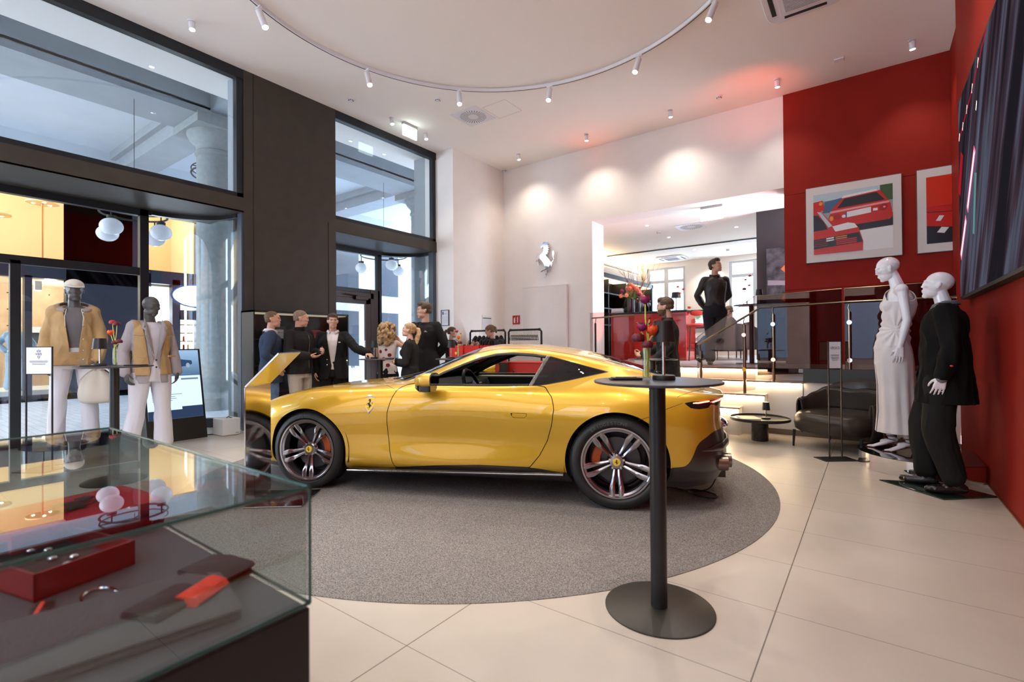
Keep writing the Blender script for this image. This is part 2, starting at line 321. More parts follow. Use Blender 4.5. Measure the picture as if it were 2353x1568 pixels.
# opening reveal, inner room
m=MB(); m.box(-6.5,-6.3,9.9,16.0,P,3.9); m.box(-6.5,OL,9.9,9.95,P,3.9); S_(m,'wall_lounge_left',white,smooth=None)
m=MB(); m.box(-6.4,-.9,9.9,16.2,OT,OT+.15); S_(m,'ceiling_lounge',ceilm,smooth=None)
m=MB(); m.box(-1.10,-.9,10.85,16.0,P,OT); S_(m,'wall_lounge_right',white,smooth=None)
m=MB(); m.box(-1.83,-.9,10.8,10.9,P,OT); S_(m,'wall_lounge_dark',mat('charcoal_wall',(.030,.030,.034),.6),smooth=None)
wy=15.8
m=MB(); wins=((-6.0,-4.74),(-3.45,-2.0))
m.box(-6.4,-6.0,wy,wy+.25,P,OT); m.box(-4.74,-3.45,wy,wy+.25,P,OT); m.box(-2.0,-.9,wy,wy+.25,P,OT); 
for a,b in wins: m.box(a,b,wy,wy+.25,P,P+.75); m.box(a,b,wy,wy+.25,3.72,OT)
S_(m,'wall_lounge_back',white,smooth=None)
greyf=mat('window_frame_grey',(.62,.64,.66),.5)
for i,(a,b) in enumerate(wins):
    m=MB(); z0,z1=P+.75,3.72; c=(a+b)/2
    for x0,x1 in ((a,a+.09),(b-.09,b),(c-.07,c+.07)): m.box(x0,x1,wy+.06,wy+.14,z0,z1)
    for q,w in ((z0,.09),(3.22,.10),(z1-.07,.07)): m.box(a+.003,b-.003,wy+.066,wy+.134,q,q+w)
    o=S_(m,'window_%d'%(5+i),greyf,smooth=None,bev=.005)
    m=MB(); m.box(a,b,wy+.09,wy+.10,z0,z1); m.build('window_pane',glassc,o,smooth=None)
m=MB(); m.box(-6.3,-.9,13.40,13.45,OT-.03,OT+.005); S_(m,'trim_6',blk,smooth=None)
m=MB(); m.box(-6.28,-6.2,10.5,15.7,3.55,3.60);S_(m,'trim_7',white,smooth=None)
m=MB(); m.box(-6.29,-6.24,10.5,15.7,3.61,3.63);S_(m,'trim_8',emat('cove_light',(1,.72,.38),22),smooth=None)
m=MB(); m.box(-14,6,24,24.3,-3,8)
S_(m,'wall_outside_back',mat('pale_outside_facade',(.62,.66,.72),.8,var=.05,vscale=2),smooth=None)
m=MB()
for i in range(9):
    for z in (-.5,1.6,3.7,5.8): m.box(-11+1.7*i,-10.1+1.7*i,23.96,24.02,z,z+1.3)
S_(m,'trim_15',mat('outside_window_blue',(.30,.38,.48),.3),smooth=None)
# ---------------------------------------------------------------- outside: arcade, street, facade
arc=mat('arcade_plaster',(.62,.66,.70),.8,var=.03,vscale=2); arcd=mat('arcade_beam',(.36,.39,.41),.8,var=.05,vscale=3); stone=mat('column_stone',(.30,.33,.33),.7,var=.1,vscale=12)
pave=mat('street_paving',(.50,.54,.60),.45,var=.16,vscale=7,bump=.3,bscale=9)
def brickfloor(M):
    nt=M.node_tree; b=nt.nodes['Principled BSDF']; g=nt.nodes.new('ShaderNodeNewGeometry'); t=nt.nodes.new('ShaderNodeTexBrick'); t.inputs['Scale'].default_value=2.2; t.inputs['Mortar Size'].default_value=.02
    t.inputs['Color1'].default_value=(.60,.63,.68,1); t.inputs['Color2'].default_value=(.50,.54,.60,1); t.inputs['Mortar'].default_value=(.42,.45,.50,1); nt.links.new(g.outputs['Position'],t.inputs['Vector']); nt.links.new(t.outputs['Color'],b.inputs['Base Color'])
brickfloor(pave)
S_(MB().box(-16.3,-8.75,-8,22,-.17,-.05),'floor_street',pave,smooth=None)
m=MB(); m.box(-16.3,-8.0,-4,14,6.45,6.6); S_(m,'ceiling_arcade',arc,smooth=None)
m=MB(); m.box(-11.65,-10.55,-4,14,5.82,6.45); m.box(-10.75,-10.55,-4,14,5.95,6.0)
for y in (-1.6,4.3,10.2): m.box(-16.3,-8.0,y,y+.7,5.95,6.45); m.box(-16.3,-8.0,y-.12,y+.82,6.25,6.45)
S_(m,'trim_10',arcd,smooth=None)
def column(y):
    m=MB(); c=(-11.1,y,-.05)
    m.lathe([(.48,0),(.48,.25),(.42,.32),(.38,.38),(.37,5.2),(.35,5.25),(.40,5.28),(.40,5.33),(.37,5.36),(.38,5.45),(.50,5.58),(.54,5.66),(.54,5.72)],c,48); m.box(-11.7,-10.5,y-.6,y+.6,5.66,5.87)
    return m.build('arcade_column',stone,smooth=40,loc=(-11.1,y,-.05))
props(column(4.65),'grey stone column with round capital outside the tall front window','column')
props(column(10.55),'grey stone column outside beyond the entrance door glazing','column')
# exterior wall of the showroom above and beyond
m=MB(); m.box(-8.0,-7.75,-3.2,3.56,5.43,6.5); m.box(-8.75,-7.95,3.56,5.13,0,6.5) if False else m.box(-8.12,-7.95,3.56,5.13,0,6.5); m.box(-8.3,-7.95,7.62,22,-.05,6.5); m.box(-8.0,-7.7,5.13,7.62,5.43,6.5); m.box(-8.5,-7.7,-8,-3.2,-.05,6.5)
S_(m,'wall_outside',arcd,smooth=None)
m=MB(); m.box(-14,6,-9.3,-9.0,-.05,9); S_(m,'wall_outside_front',mat('brick_facade',(.30,.20,.15),.8,var=.15,vscale=2),smooth=None)
m=MB()
for x in (-10,-7,-4,-1,2): m.box(x,x+1.5,-9.02,-8.96,.6,2.9); m.box(x,x+1.5,-9.02,-8.96,4.2,6.8)
S_(m,'trim_14',mat('facade_glazing',(.25,.33,.42),.1),smooth=None)
S_(MB().box(-14,6,-9,-3.4,-.17,-.05),'floor_street_front',pave,smooth=None)
# shop across the arcade
F0=-16.3
dk=mat('facade_dark',(.030,.030,.045),.4,var=.1,vscale=2)
m=MB()
for y0,y1,z0,z1 in ((3.30,5.03,2.9,4.99),(3.30,4.67,-.05,4.99),(-8,5.1,2.95,3.42),(6.27,6.9,-.05,4.99),(5.0,6.3,3.05,3.42),(5.62,5.82,-.05,3.2),(4.67,5.03,-.05,2.95),(2.55,2.68,-.05,3.0),(1.3,1.42,-.05,3),(-8,6.3,-.05,.10),(5.8,6.3,2.05,2.33)): m.box(F0-.25,F0,y0,y1,z0,z1)
S_(m,'wall_facade_dark',dk,smooth=None)
S_(MB().box(F0-.25,F0-.01,-8,22,5.0,6.5),'wall_facade_upper',arc,smooth=None)
m=MB(); m.box(F0-.25,F0,6.9,22,-.05,6.5); S_(m,'wall_facade_pale',mat('pale_facade',(.55,.58,.62),.8,var=.08,vscale=1.2),smooth=None)
m=MB()
for y0,y1 in ((7.4,8.6),(9.2,10.2),(11,12),(13,14)): m.box(F0-.02,F0+.03,y0,y1,.4,2.6); m.box(F0-.02,F0+.03,y0,y1,3.3,5.4)
S_(m,'trim_11',mat('facade_window_dark',(.05,.06,.08),.15),smooth=None)
wood=mat('wood_panel',(.50,.35,.22),.5,var=.14,vscale=3); cream2=mat('shop_cream',(.80,.66,.42),.7)
m=MB(); m.box(-22,F0,-8,6.3,-.05,0.02); S_(m,'floor_shop',mat('shop_floor',(.45,.42,.38),.4),smooth=None)
m=MB(); m.box(-22,-20,-8,6.9,3.3,6.5);m.box(-20.3,-20.2,-8,6.9,3.3,6.5); S_(m,'wall_shop_upper',cream2,smooth=None)
m=MB(); m.box(-19.1,-19.0,-8,4.9,0,3.1); S_(m,'wall_shop_lower',wood,smooth=None)
m=MB(); m.box(-20.3,F0-.25,-8,6.9,5.9,6.0); S_(m,'ceiling_shop',cream2,smooth=None)
m=MB(); m.box(-20.3,F0-.3,-8,6.9,3.0,3.15); S_(m,'floor_shop_upper',cream2,smooth=None)
m=MB(); m.box(-20.3,F0-.25,6.85,6.95,0,6); S_(m,'wall_shop_side',cream2,smooth=None)
m=MB()
for y in np.arange(-2,4.9,.42):
    for z in (.5,.95,1.4,1.85,2.3,2.75): m.box(-19.01,-18.985,y,y+.03,z,z+.03)
S_(m,'trim_12',blkm,smooth=None)
m=MB(); m.box(-19.0,-17.0,-8,4.9,0.02,.18); S_(m,'trim_13',mat('shop_plinth',(.75,.78,.82),.5),smooth=None)
# ---------------------------------------------------------------- car body surface
import numpy as np
def _pchip(tab):
    xs=np.array([a for a,b in tab],float); ys=np.array([b for a,b in tab],float)
    h=np.diff(xs); d=np.diff(ys)/h; m=np.zeros(len(xs)); m[0]=d[0]; m[-1]=d[-1]
    for i in range(1,len(xs)-1):
        if d[i-1]*d[i]<=0: m[i]=0
        else:
            w1=2*h[i]+h[i-1]; w2=h[i]+2*h[i-1]; m[i]=(w1+w2)/(w1/d[i-1]+w2/d[i])
    def f(x):
        x=np.clip(np.asarray(x,float),xs[0],xs[-1]); i=np.clip(np.searchsorted(xs,x)-1,0,len(h)-1)
        t=(x-xs[i])/h[i]
        return (ys[i]*(1+2*t)*(1-t)**2+m[i]*h[i]*t*(1-t)**2+ys[i+1]*t*t*(3-2*t)+m[i+1]*h[i]*t*t*(t-1))
    return f
CY=[ [(-.9,.80),(3.6,.80)],
 [(-.9,.88),(0,.905),(1.3,.89),(2.64,.90),(3.6,.88)],
 [(-.6,.90),(0,.948),(.6,.905),(1.3,.868),(2.0,.895),(2.64,.925),(3.1,.915)],
 [(-.6,.905),(0,.968),(.5,.940),(1.2,.905),(1.9,.912),(2.64,.948),(3.1,.925)],
 [(-.6,.83),(0,.895),(.5,.880),(1.2,.868),(1.9,.862),(2.64,.85),(3.1,.83)],
 [(-.6,.66),(-.2,.70),(.1,.72),(.4,.765),(.65,.805),(1.0,.815),(1.6,.80),(1.9,.76),(2.3,.70),(2.64,.69),(3.1,.66)],
 [(-.6,.45),(-.2,.56),(.1,.64),(.4,.70),(1.0,.745),(1.4,.745),(1.65,.745),(1.8,.70),(2.0,.62),(2.3,.53),(2.64,.50),(3.1,.47)],
 [(-.6,.30),(-.2,.50),(.1,.575),(.4,.615),(1.0,.635),(1.3,.64),(1.6,.66),(1.75,.665),(1.9,.62),(2.05,.49),(2.3,.36),(2.64,.34)],
 [(-.6,.15),(-.2,.28),(.1,.36),(.4,.40),(1.0,.42),(1.4,.41),(1.8,.38),(2.1,.29),(2.4,.2),(2.64,.17)],
 [(-.9,0),(3.6,0)] ]
CZ=[ [(-.9,.2),(-.4,.16),(3.6,.15)],
 [(-.9,.30),(0,.27),(2.64,.25),(3.6,.25)],
 [(-.9,.52),(0,.48),(2.64,.46),(3.6,.38)],
 [(-.9,.70),(0,.70),(1.2,.70),(2.0,.69),(2.64,.67),(3.2,.60),(3.6,.48)],
 [(-.95,.79),(-.6,.845),(0,.868),(.6,.852),(1.2,.845),(1.9,.845),(2.3,.84),(2.64,.825),(3.0,.765),(3.3,.67),(3.6,.53)],
 [(-.9,.80),(-.75,.842),(-.6,.88),(-.3,.93),(.06,.985),(.3,.955),(.63,.905),(1.0,.898),(1.6,.898),(1.9,.892),(2.3,.882),(2.64,.862),(3.0,.80),(3.3,.70),(3.6,.55)],
 [(-.9,.81),(-.75,.852),(-.6,.893),(-.3,.965),(.06,1.04),(.25,1.035),(.45,1.02),(1.0,1.035),(1.4,.99),(1.65,.925),(1.8,.913),(2.0,.905),(2.3,.893),(2.64,.87),(3.0,.81),(3.3,.715),(3.6,.56)],
 [(-.9,.813),(-.75,.858),(-.6,.90),(-.2,1.02),(.1,1.085),(.4,1.14),(.8,1.178),(1.0,1.17),(1.2,1.135),(1.4,1.065),(1.6,.985),(1.75,.935),(1.88,.915),(2.05,.908),(2.3,.897),(2.64,.872),(3.0,.812),(3.3,.72),(3.6,.565)],
 [(-.9,.815),(-.75,.862),(-.6,.904),(-.45,.95),(-.2,1.035),(.1,1.115),(.4,1.178),(.8,1.226),(1.0,1.226),(1.2,1.200),(1.4,1.14),(1.6,1.065),(1.8,.985),(1.97,.925),(2.1,.912),(2.3,.90),(2.64,.874),(3.0,.815),(3.3,.725),(3.6,.57)],
 [(-.9,.815),(-.75,.862),(-.6,.905),(-.45,.955),(-.25,1.03),(-.04,1.09),(.16,1.15),(.32,1.188),(.66,1.236),(.89,1.250),(1.09,1.247),(1.26,1.222),(1.38,1.185),(1.6,1.10),(1.8,1.02),(2.0,.94),(2.1,.915),(2.3,.903),(2.64,.877),(3.0,.82),(3.3,.73),(3.6,.57)] ]
_CYf=[_pchip(t) for t in CY]; _CZf=[_pchip(t) for t in CZ]
XR,XF=-.875,3.58
def _end(x):
    e=np.ones_like(x)
    t=np.clip((-.45-x)/(-.45-XR),0,1); e=np.where(x<-.45,np.maximum(1-t**2.3,0)**(1/2.3),e)
    t=np.clip((x-2.9)/(XF-2.9),0,1); e=np.where(x>2.9,np.maximum(1-t**2.2,0)**(1/2.2),e)
    return e
def car_grid(nx=250,ns=10):
    # stations denser at both ends
    a=np.linspace(0,math.pi/2,34); rear=-.45+(XR+.45)*np.sin(a[::-1]); front=2.9+(XF-2.9)*np.sin(a)
    xs=np.concatenate([rear[:-1],np.linspace(-.45,2.9,nx-66),front[1:]])
    Cy=np.array([f(xs) for f in _CYf]); Cz=np.array([f(xs) for f in _CZf]); e=_end(xs)
    T=[];n=len(Cy)
    Y=[];Z=[]
    for k in range(n-1):
        for j in range(ns+(1 if k==n-2 else 0)):
            t=j/ns
            o=[]
            for Cc in (Cy,Cz):
                p0=Cc[max(k-1,0)] if k>0 else 2*Cc[0]-Cc[1]; p1=Cc[k];p2=Cc[k+1]
                p3=Cc[k+2] if k<n-2 else (Cc[n-2]*(-1 if Cc is Cy else 1))
                o.append(.5*((2*p1)+(-p0+p2)*t+(2*p0-5*p1+4*p2-p3)*t*t+(-p0+3*p1-3*p2+p3)*t**3))
            Y.append(o[0]*e);Z.append(o[1])
    Y=np.array(Y).T;Z=np.array(Z).T;X=np.repeat(xs[:,None],Y.shape[1],1)
    # rear face undercut/spoiler lip and nose rake, depending on height
    rz=_pchip([(.15,.05),(.25,.0),(.34,-.02),(.5,.0),(.66,.035),(.76,.03),(.835,-.02),(.9,0),(1.3,0)])
    wr=np.clip((-.55-X)/.35,0,1); X=X+rz(Z)*wr*1.0
    return X,Y,Z
# ---------------------------------------------------------------- the car
def poly_sd(P,poly):
    poly=np.array(poly,float); n=len(poly); d=np.full(len(P),1e9); ins=np.zeros(len(P),bool)
    for i in range(n):
        a=poly[i];b=poly[(i+1)%n];ab=b-a; t=np.clip(((P-a)@ab)/max(ab@ab,1e-12),0,1); q=P-(a+t[:,None]*ab); d=np.minimum(d,np.hypot(q[:,0],q[:,1]))
        c=((a[1]>P[:,1])!=(b[1]>P[:,1])); 
        with np.errstate(divide='ignore',invalid='ignore'): xx=(b[0]-a[0])*(P[:,1]-a[1])/(b[1]-a[1])+a[0]
        ins^=c&(P[:,0]<xx)
    return np.where(ins,-d,d)
class CarMB(MB):
    def build(s,*a,**k):
        o=MB.build(s,*a,**k); N=s.N/np.maximum(np.linalg.norm(s.N,axis=1,keepdims=True),1e-9); o.data.normals_split_custom_set_from_vertices([tuple(n) for n in N]); return o
class Surf:
    def __init__(s,V,F): s.V=np.asarray(V,float); s.F=[tuple(f) for f in F]
    def split(s,g):
        # returns (g<0 part, g>=0 part); faces are cut exactly along g=0
        V=[tuple(p) for p in s.V]; cache={}; A=[];B=[]; g=np.where(np.abs(g)<1e-7,1e-7,g)
        def cut(i,j):
            k=(min(i,j),max(i,j))
            if k not in cache:
                t=g[i]/(g[i]-g[j]); a=s.V[i];b=s.V[j]; V.append(tuple(a+(b-a)*t)); cache[k]=len(V)-1
            return cache[k]
        for f in s.F:
            neg=[g[i]<0 for i in f]
            if all(neg): A.append(f)
            elif not any(neg): B.append(f)
            else:
                a=[];b=[];m=len(f)
                for k in range(m):
                    i=f[k];j=f[(k+1)%m]; (a if g[i]<0 else b).append(i)
                    if (g[i]<0)!=(g[j]<0): c=cut(i,j); a.append(c); b.append(c)
                if len(a)>2:A.append(tuple(a))
                if len(b)>2:B.append(tuple(b))
        V=np.array(V); return Surf(V,A).clean(),Surf(V,B).clean()
    def clean(s):
        used=sorted({i for f in s.F for i in f}); mp={o:n for n,o in enumerate(used)}
        return Surf(s.V[used] if used else np.zeros((0,6)),[tuple(mp[i] for i in f) for f in s.F])
    def mirror(s): V=s.V.copy(); V[:,1]*=-1; V[:,4]*=-1; return Surf(V,[f[::-1] for f in s.F])
    def mb(s,m=None):
        m=CarMB(); m.N=s.V[:,3:6]; m.add([tuple(p[:3]) for p in s.V],s.F); return m
    def join(s,o): return Surf(np.concatenate([s.V,o.V]),s.F+[tuple(i+len(s.V) for i in f) for f in o.F])
def car_half(inset=0.0):
    X,Y,Z=car_grid(); n,m=X.shape
    P=np.stack([X,Y,Z],-1); du=np.gradient(P,axis=0); dv=np.gradient(P,axis=1); N=np.cross(du,dv); N/=np.maximum(np.linalg.norm(N,axis=-1,keepdims=True),1e-9)
    if N[n//2,m//3,1]<0: N=-N
    N[:,-1,1]=0; N/=np.maximum(np.linalg.norm(N,axis=-1,keepdims=True),1e-9)
    N[0]=(-1,0,.1); N[-1]=(1,0,.1)
    if inset:
        P=P-N*inset; P[...,1]=np.maximum(P[...,1],0); X,Y,Z=P[...,0],P[...,1],P[...,2]
    V=np.concatenate([np.stack([X,Y,Z],-1),N],-1).reshape(-1,6); F=[(i*m+j,i*m+j+1,(i+1)*m+j+1,(i+1)*m+j) for i in range(n-1) for j in range(m-1)]
    return Surf(V,F)
DLO=[(1.673,.900),(1.579,.952),(1.457,1.013),(1.281,1.084),(1.14,1.135),(1.003,1.166),(.86,1.177),(.683,1.165),(.547,1.146),(.385,1.104),(.209,1.055),(.113,1.031),(.055,1.016),(.113,1.004),(.206,.985),(.376,.948),(.535,.918),(.609,.908),(.923,.902),(1.414,.898)]
DOORF=[(1.76,.905),(1.80,.887),(1.822,.862),(1.848,.804),(1.864,.754),(1.882,.681),(1.888,.591),(1.885,.498),(1.867,.346),(1.845,.26),(1.822,.212)]
DOORR=[(.667,.275),(.585,.374),(.521,.494),(.484,.618),(.467,.737),(.473,.782),(.49,.835),(.535,.885),(.56,.905)]
SILL=[(1.822,.212),(1.463,.246),(1.087,.270),(.667,.275)]
def build_car():
    O=(-1.903,4.266); ang=math.atan2(-.3903,-.9207)
    car=thing('sports_car','metallic yellow two-door sports coupe parked on the round grey carpet','car',(O[0],O[1],.008),ang)
    paint=mat('yellow_paint',(.66,.39,.022),.34,.40,.6,1.0,coatr=.02)
    black=mat('gloss_black',(.012,.011,.011),.18,0,.5,.5); matb=mat('matt_black',(.012,.012,.012),.6); carbon=mat('carbon_black',(.035,.028,.026),.28,.3,.5,.6)
    tint=glassmat('tinted_car_glass',(.05,.05,.055)); clear=glassmat('clear_car_glass',(.85,.88,.87)); chrome=mat('car_chrome',(.75,.75,.78),.08,1)
    tintw=glassmat('windscreen_glass',(.30,.32,.33))
    S=car_half()
    # underside / sill lines
    zlow=_pchip([(-.9,.575),(-.785,.577),(-.724,.581),(-.64,.545),(-.58,.50),(-.545,.42),(-.52,.375),(-.486,.345),(-.388,.327),(-.35,.30),(.394,.252),(.667,.276),(1.087,.272),(1.463,.246),(1.822,.212),(2.303,.185),(2.9,.20),(3.6,.22)])
    g=S.V[:,2]-zlow(S.V[:,0]); lower,body=S.split(g)
    # wheel arches
    for cx,cz,r in ((0,.345,.388),(2.64,.33,.368)):
        rr=lambda s:np.hypot(s.V[:,0]-cx,s.V[:,2]-cz)-r
        gg=rr(body); gg=np.where(body.V[:,1]>.35,gg,1.0); _,body=body.split(gg)
        gg=rr(lower); gg=np.where(lower.V[:,1]>.35,gg,1.0); _,lower=lower.split(gg)
    # glass areas
    g=poly_sd(body.V[:,[0,2]],DLO); g=np.where(body.V[:,2]>.86,g,1.0); dlo,body=body.split(g)
    WS=[(2.10,-.1),(2.09,.10),(2.05,.30),(1.98,.46),(1.90,.585),(1.84,.612),(1.78,.62),(1.66,.618),(1.45,.60),(1.28,.575),(1.19,.545),(1.21,.35),(1.245,.15),(1.25,-.1)]
    g=poly_sd(body.V[:,:2],WS); g=np.where(body.V[:,2]>.85,g,1.0); ws,body=body.split(g)
    RW=[(.155,-.1),(.15,.2),(.12,.40),(.09,.465),(.0,.50),(-.2,.505),(-.33,.48),(-.37,.40),(-.40,.2),(-.41,-.1)]
    g=poly_sd(body.V[:,:2],RW); g=np.where(body.V[:,2]>.85,g,1.0); rw,body=body.split(g)
    # tail light recess
    TL=[(-.487,.803),(-.553,.812),(-.689,.812),(-.760,.817),(-.90,.823),(-.90,.768),(-.746,.760),(-.692,.786),(-.669,.760),(-.595,.756),(-.533,.766)]
    g=poly_sd(body.V[:,[0,2]],TL); tl,body=body.split(g)
    # door
    DP=DOORF+[(a,b+.0) for a,b in SILL[1:3]]+DOORR+[(.9,.95),(1.5,.95)]
    g=poly_sd(body.V[:,[0,2]],DP); door,body=body.split(g-.0)
    g=poly_sd(door.V[:,[0,2]],DP); door=door.split(g+.0055)[0]
    g=poly_sd(body.V[:,[0,2]],DP); body=body.split(g-.0005)[1]
    HP=[(.818,.700),(.80,.704),(.685,.705),(.678,.700),(.690,.672),(.70,.667),(.79,.664),(.808,.680)]
    g=poly_sd(door.V[:,[0,2]],HP); hand,door=door.split(g)
    hand=hand.split(poly_sd(hand.V[:,[0,2]],HP)+.003)[0]
    # shut lines: bonnet, rear bumper, spoiler
    def line(surf,pts,w=.0022,ax=(0,2),lo=None):
        d=np.full(len(surf.V),1e9);Q=surf.V[:,list(ax)]
        for a,b in zip(pts[:-1],pts[1:]):
            a=np.array(a);b=np.array(b);ab=b-a;t=np.clip(((Q-a)@ab)/(ab@ab),0,1);q=Q-(a+t[:,None]*ab);d=np.minimum(d,np.hypot(q[:,0],q[:,1]))
        if lo is not None: d=np.where(lo(surf.V),d,1.0)
        return surf.split(d-w)[1]
    full=body.join(body.mirror())
    b=full.mb().build('body_shell',paint,car,smooth=180,recalc=False)
    for k,(sd,nm) in enumerate(((door,0),(door.mirror(),1))):
        d=sd.mb().build('door',paint,car,smooth=180,recalc=False)
        h=(hand if k==0 else hand.mirror()).mb().build('door_handle',paint,d,smooth=180,recalc=False)
    l2=lower.join(lower.mirror()); l2.mb().build('lower_trim',carbon,car,smooth=180,recalc=False)
    # window glass: front pane clear, quarter pane dark
    bp=[(.545,1.20),(.655,.85)]
    def pill(V): # signed x distance to the slanted pillar
        t=(1.143-V[:,2])/(1.143-.905); return V[:,0]-(.548+.125*t)
    for k,sf in enumerate((dlo,dlo.mirror())):
        q,fr=sf.split(pill(sf.V)); q=q.split(pill(q.V)+.012)[0]; post=sf.split(pill(sf.V)+.012)[1].split(pill(sf.split(pill(sf.V)+.012)[1].V)-.022)[0]
        fr=fr.split(pill(fr.V)-.022)[1]
        gd=poly_sd(fr.V[:,[0,2]],DLO); edge,glz=fr.split(-(gd+.020)) if False else (fr.split(-(gd+.020))[0],fr.split(gd+.020)[0])
        inset=Vector((0,-.012 if k==0 else .012,0))
        if k==1: x=glz.mb(); o=x.build('side_window',clear,car,smooth=180,recalc=False); o.location=inset
        o=fr.split(-(gd+.018))[0].mb().build('window_seal',matb,car,smooth=180,recalc=False); mm=o.modifiers.new('s','SOLIDIFY'); mm.thickness=.012; mm.offset=-1
        gq=poly_sd(q.V[:,[0,2]],DLO); 
        o=q.split(-(gq+.006))[0].mb().build('window_seal',matb,car,smooth=180,recalc=False)
        o=q.split(gq+.006)[0].mb().build('quarter_window',tint,car,smooth=180,recalc=False); o['label']='dark tinted rear quarter window'
        o=post.mb().build('pillar_trim',mat('pillar_grey',(.10,.095,.09),.3,.2) if k==0 else bpy.data.materials['pillar_grey'],car,smooth=180,recalc=False); mm=o.modifiers.new('s','SOLIDIFY'); mm.thickness=.015; mm.offset=-1
    w2=ws.join(ws.mirror()); g=poly_sd(np.abs(w2.V[:,:2])*[1,1],WS)
    w2.split(-(g+.03))[0].mb().build('windscreen_seal',matb,car,smooth=180,recalc=False)
    w2.split(g+.03)[0].mb().build('windscreen',tintw,car,smooth=180,recalc=False)
    r2=rw.join(rw.mirror()); g=poly_sd(np.stack([r2.V[:,0],np.abs(r2.V[:,1])],-1),RW)
    r2.split(-(g+.025))[0].mb().build('rear_window_seal',black,car,smooth=180,recalc=False)
    r2.split(g+.025)[0].mb().build('rear_window',tint,car,smooth=180,recalc=False)
    # tail lights
    t2=tl.join(tl.mirror()); o=t2.mb().build('tail_light_housing',black,car,smooth=180,recalc=False)
    red=emat('tail_light_glow',(1.0,.10,.07),9)
    for sgn in (1,-1):
        for xa,xb in ((-.545,-.668),(-.70,-.797)):
            near=tl.V; 
            def yat(x):
                c=near[np.argmin(np.abs(near[:,0]-x)+.5*np.abs(near[:,2]-.806))]; return c[1]
            m=MB(); pts=[]
            for i in range(7):
                x=xa+(xb-xa)*i/6; pts.append((x-.006,sgn*(yat(x)+.003),.7985+ (i*.0018)))
            m.tube(pts,(.0055),8); m.build('tail_light',red,o)['label']='glowing red light bar'
    # inner shell hides the far side of the panels
    I=car_half(.016); 
    for cx,cz,r in ((0,.345,.388),(2.64,.33,.368)):
        gg=np.hypot(I.V[:,0]-cx,I.V[:,2]-cz)-r; gg=np.where(I.V[:,1]>.35,gg,1.0); I=I.split(gg)[1]
    g=poly_sd(I.V[:,[0,2]],DLO)-.004; g=np.where(I.V[:,2]>.86,g,1.0); I=I.split(g)[1]
    g=poly_sd(I.V[:,:2],WS)+.02; g=np.where(I.V[:,2]>.85,g,1.0); I=I.split(g)[1]
    g=poly_sd(I.V[:,:2],RW)+.02; g=np.where(I.V[:,2]>.85,g,1.0); I=I.split(g)[1]
    I.join(I.mirror()).mb().build('cabin_lining',matb,car,smooth=180,recalc=False)
    # floor pan, wells, dash, seats
    m=MB(); m.box(.45,2.2,-.80,.80,.17,.22); m.box(-.72,-.42,-.7,.7,.30,.34); m.box(-.42,.42,-.55,.55,.20,.26); m.box(2.2,3.1,-.55,.55,.18,.24); m.box(.35,.42,-.78,.78,.2,.85); m.box(2.15,2.2,-.78,.78,.2,.83)
    m.box(-.45,.40,-.72,.72,.72,.76)
    for cx in (0,2.64):
        for s in (1,-1):
            prof=[]
            for k in range(25):
                a=-.25+(PI+.5)*k/24; prof.append((cx+.40*math.cos(a),.34+.40*math.sin(a)))
            y0=s*.50;y1=s*.915
            m.grid([[(p[0],y0,p[1]) for p in prof],[(p[0],y1,p[1]) for p in prof]])
            m.add([(cx,y0,.34)]+[(p[0],y0,p[1]) for p in prof],[(0,i+1,i+2) for i in range(24)])
    m.build('underbody',matb,car)
    cream=mat('cream_leather',(.55,.48,.38),.5)
    m=MB()
    rows=[]
    for y in np.linspace(-.74,.74,21):
        k=1-.12*abs(y); rows.append([(1.50,y,.70),(1.45,y,.80),(1.48,y,.865),(1.60,y,.885+.0*k),(1.78,y,.89),(2.05,y,.86)])
    m.grid(rows); m.build('dashboard',matb,car)
    MB().obox((1.42,.73,.80),(1,0,0),(0,1,0),(0,0,1),.10,.006,.055).build('dash_trim',cream,car,bev=.008); MB().obox((1.46,-.10,.79),(.2,1,0),(1,0,0),(0,0,1),.20,.01,.06).build('dash_trim',cream,car,bev=.008)
    for s in (1,-1):
        m=MB(); m.box(.60,1.72,s*.80-.02,s*.80+.02,.30,.875); o=m.build('door_card',matb,car,bev=.015)
        m=MB(); m.box(.60,1.60,s*.79-.028,s*.79+.028,.868,.892); m.build('door_top_trim',cream if s<0 else matb,o,bev=.01)
    for s in (1,-1):
        m=MB()
        rows=[]
        for i,(x,z,w,d) in enumerate([(1.20,.46,.25,.07),(1.0,.43,.26,.08),(.80,.42,.25,.09),(.72,.50,.25,.09),(.66,.65,.25,.07),(.60,.80,.24,.06),(.565,.90,.17,.05),(.55,.955,.13,.045),(.54,1.0,.10,.03)]):
            t=i/8; ring=[]
            ux,uz=(0,1) if i<3 else (1,.15)
            for k in range(16):
                a=2*PI*k/16; c=math.copysign(abs(math.cos(a))**.6,math.cos(a)); q=math.copysign(abs(math.sin(a))**.6,math.sin(a))
                ring.append((x+ux*d*q,s*.37+w*c,z+uz*d*q))
            rows.append(ring)
        m.grid(rows,closed=True); m.add(rows[0],[tuple(range(16))]); m.add(rows[-1],[tuple(range(16))]); m.build('seat',matb,car,smooth=60)
    # steering wheel (left-hand drive)
    sw=MB(); Rm=Matrix.Translation((1.30,.37,.845))@Matrix.Rotation(R_(-68),4,'Y'); sw.M=Rm
    sw.tube([(.178*math.cos(2*PI*k/36)*(1 if math.sin(2*PI*k/36)>-2 else 1),.185*math.sin(2*PI*k/36),0) for k in range(36)],.0165,12,closed=True)
    sw.cyl((0,0,-.02),(0,0,.03),.055,.06,20)
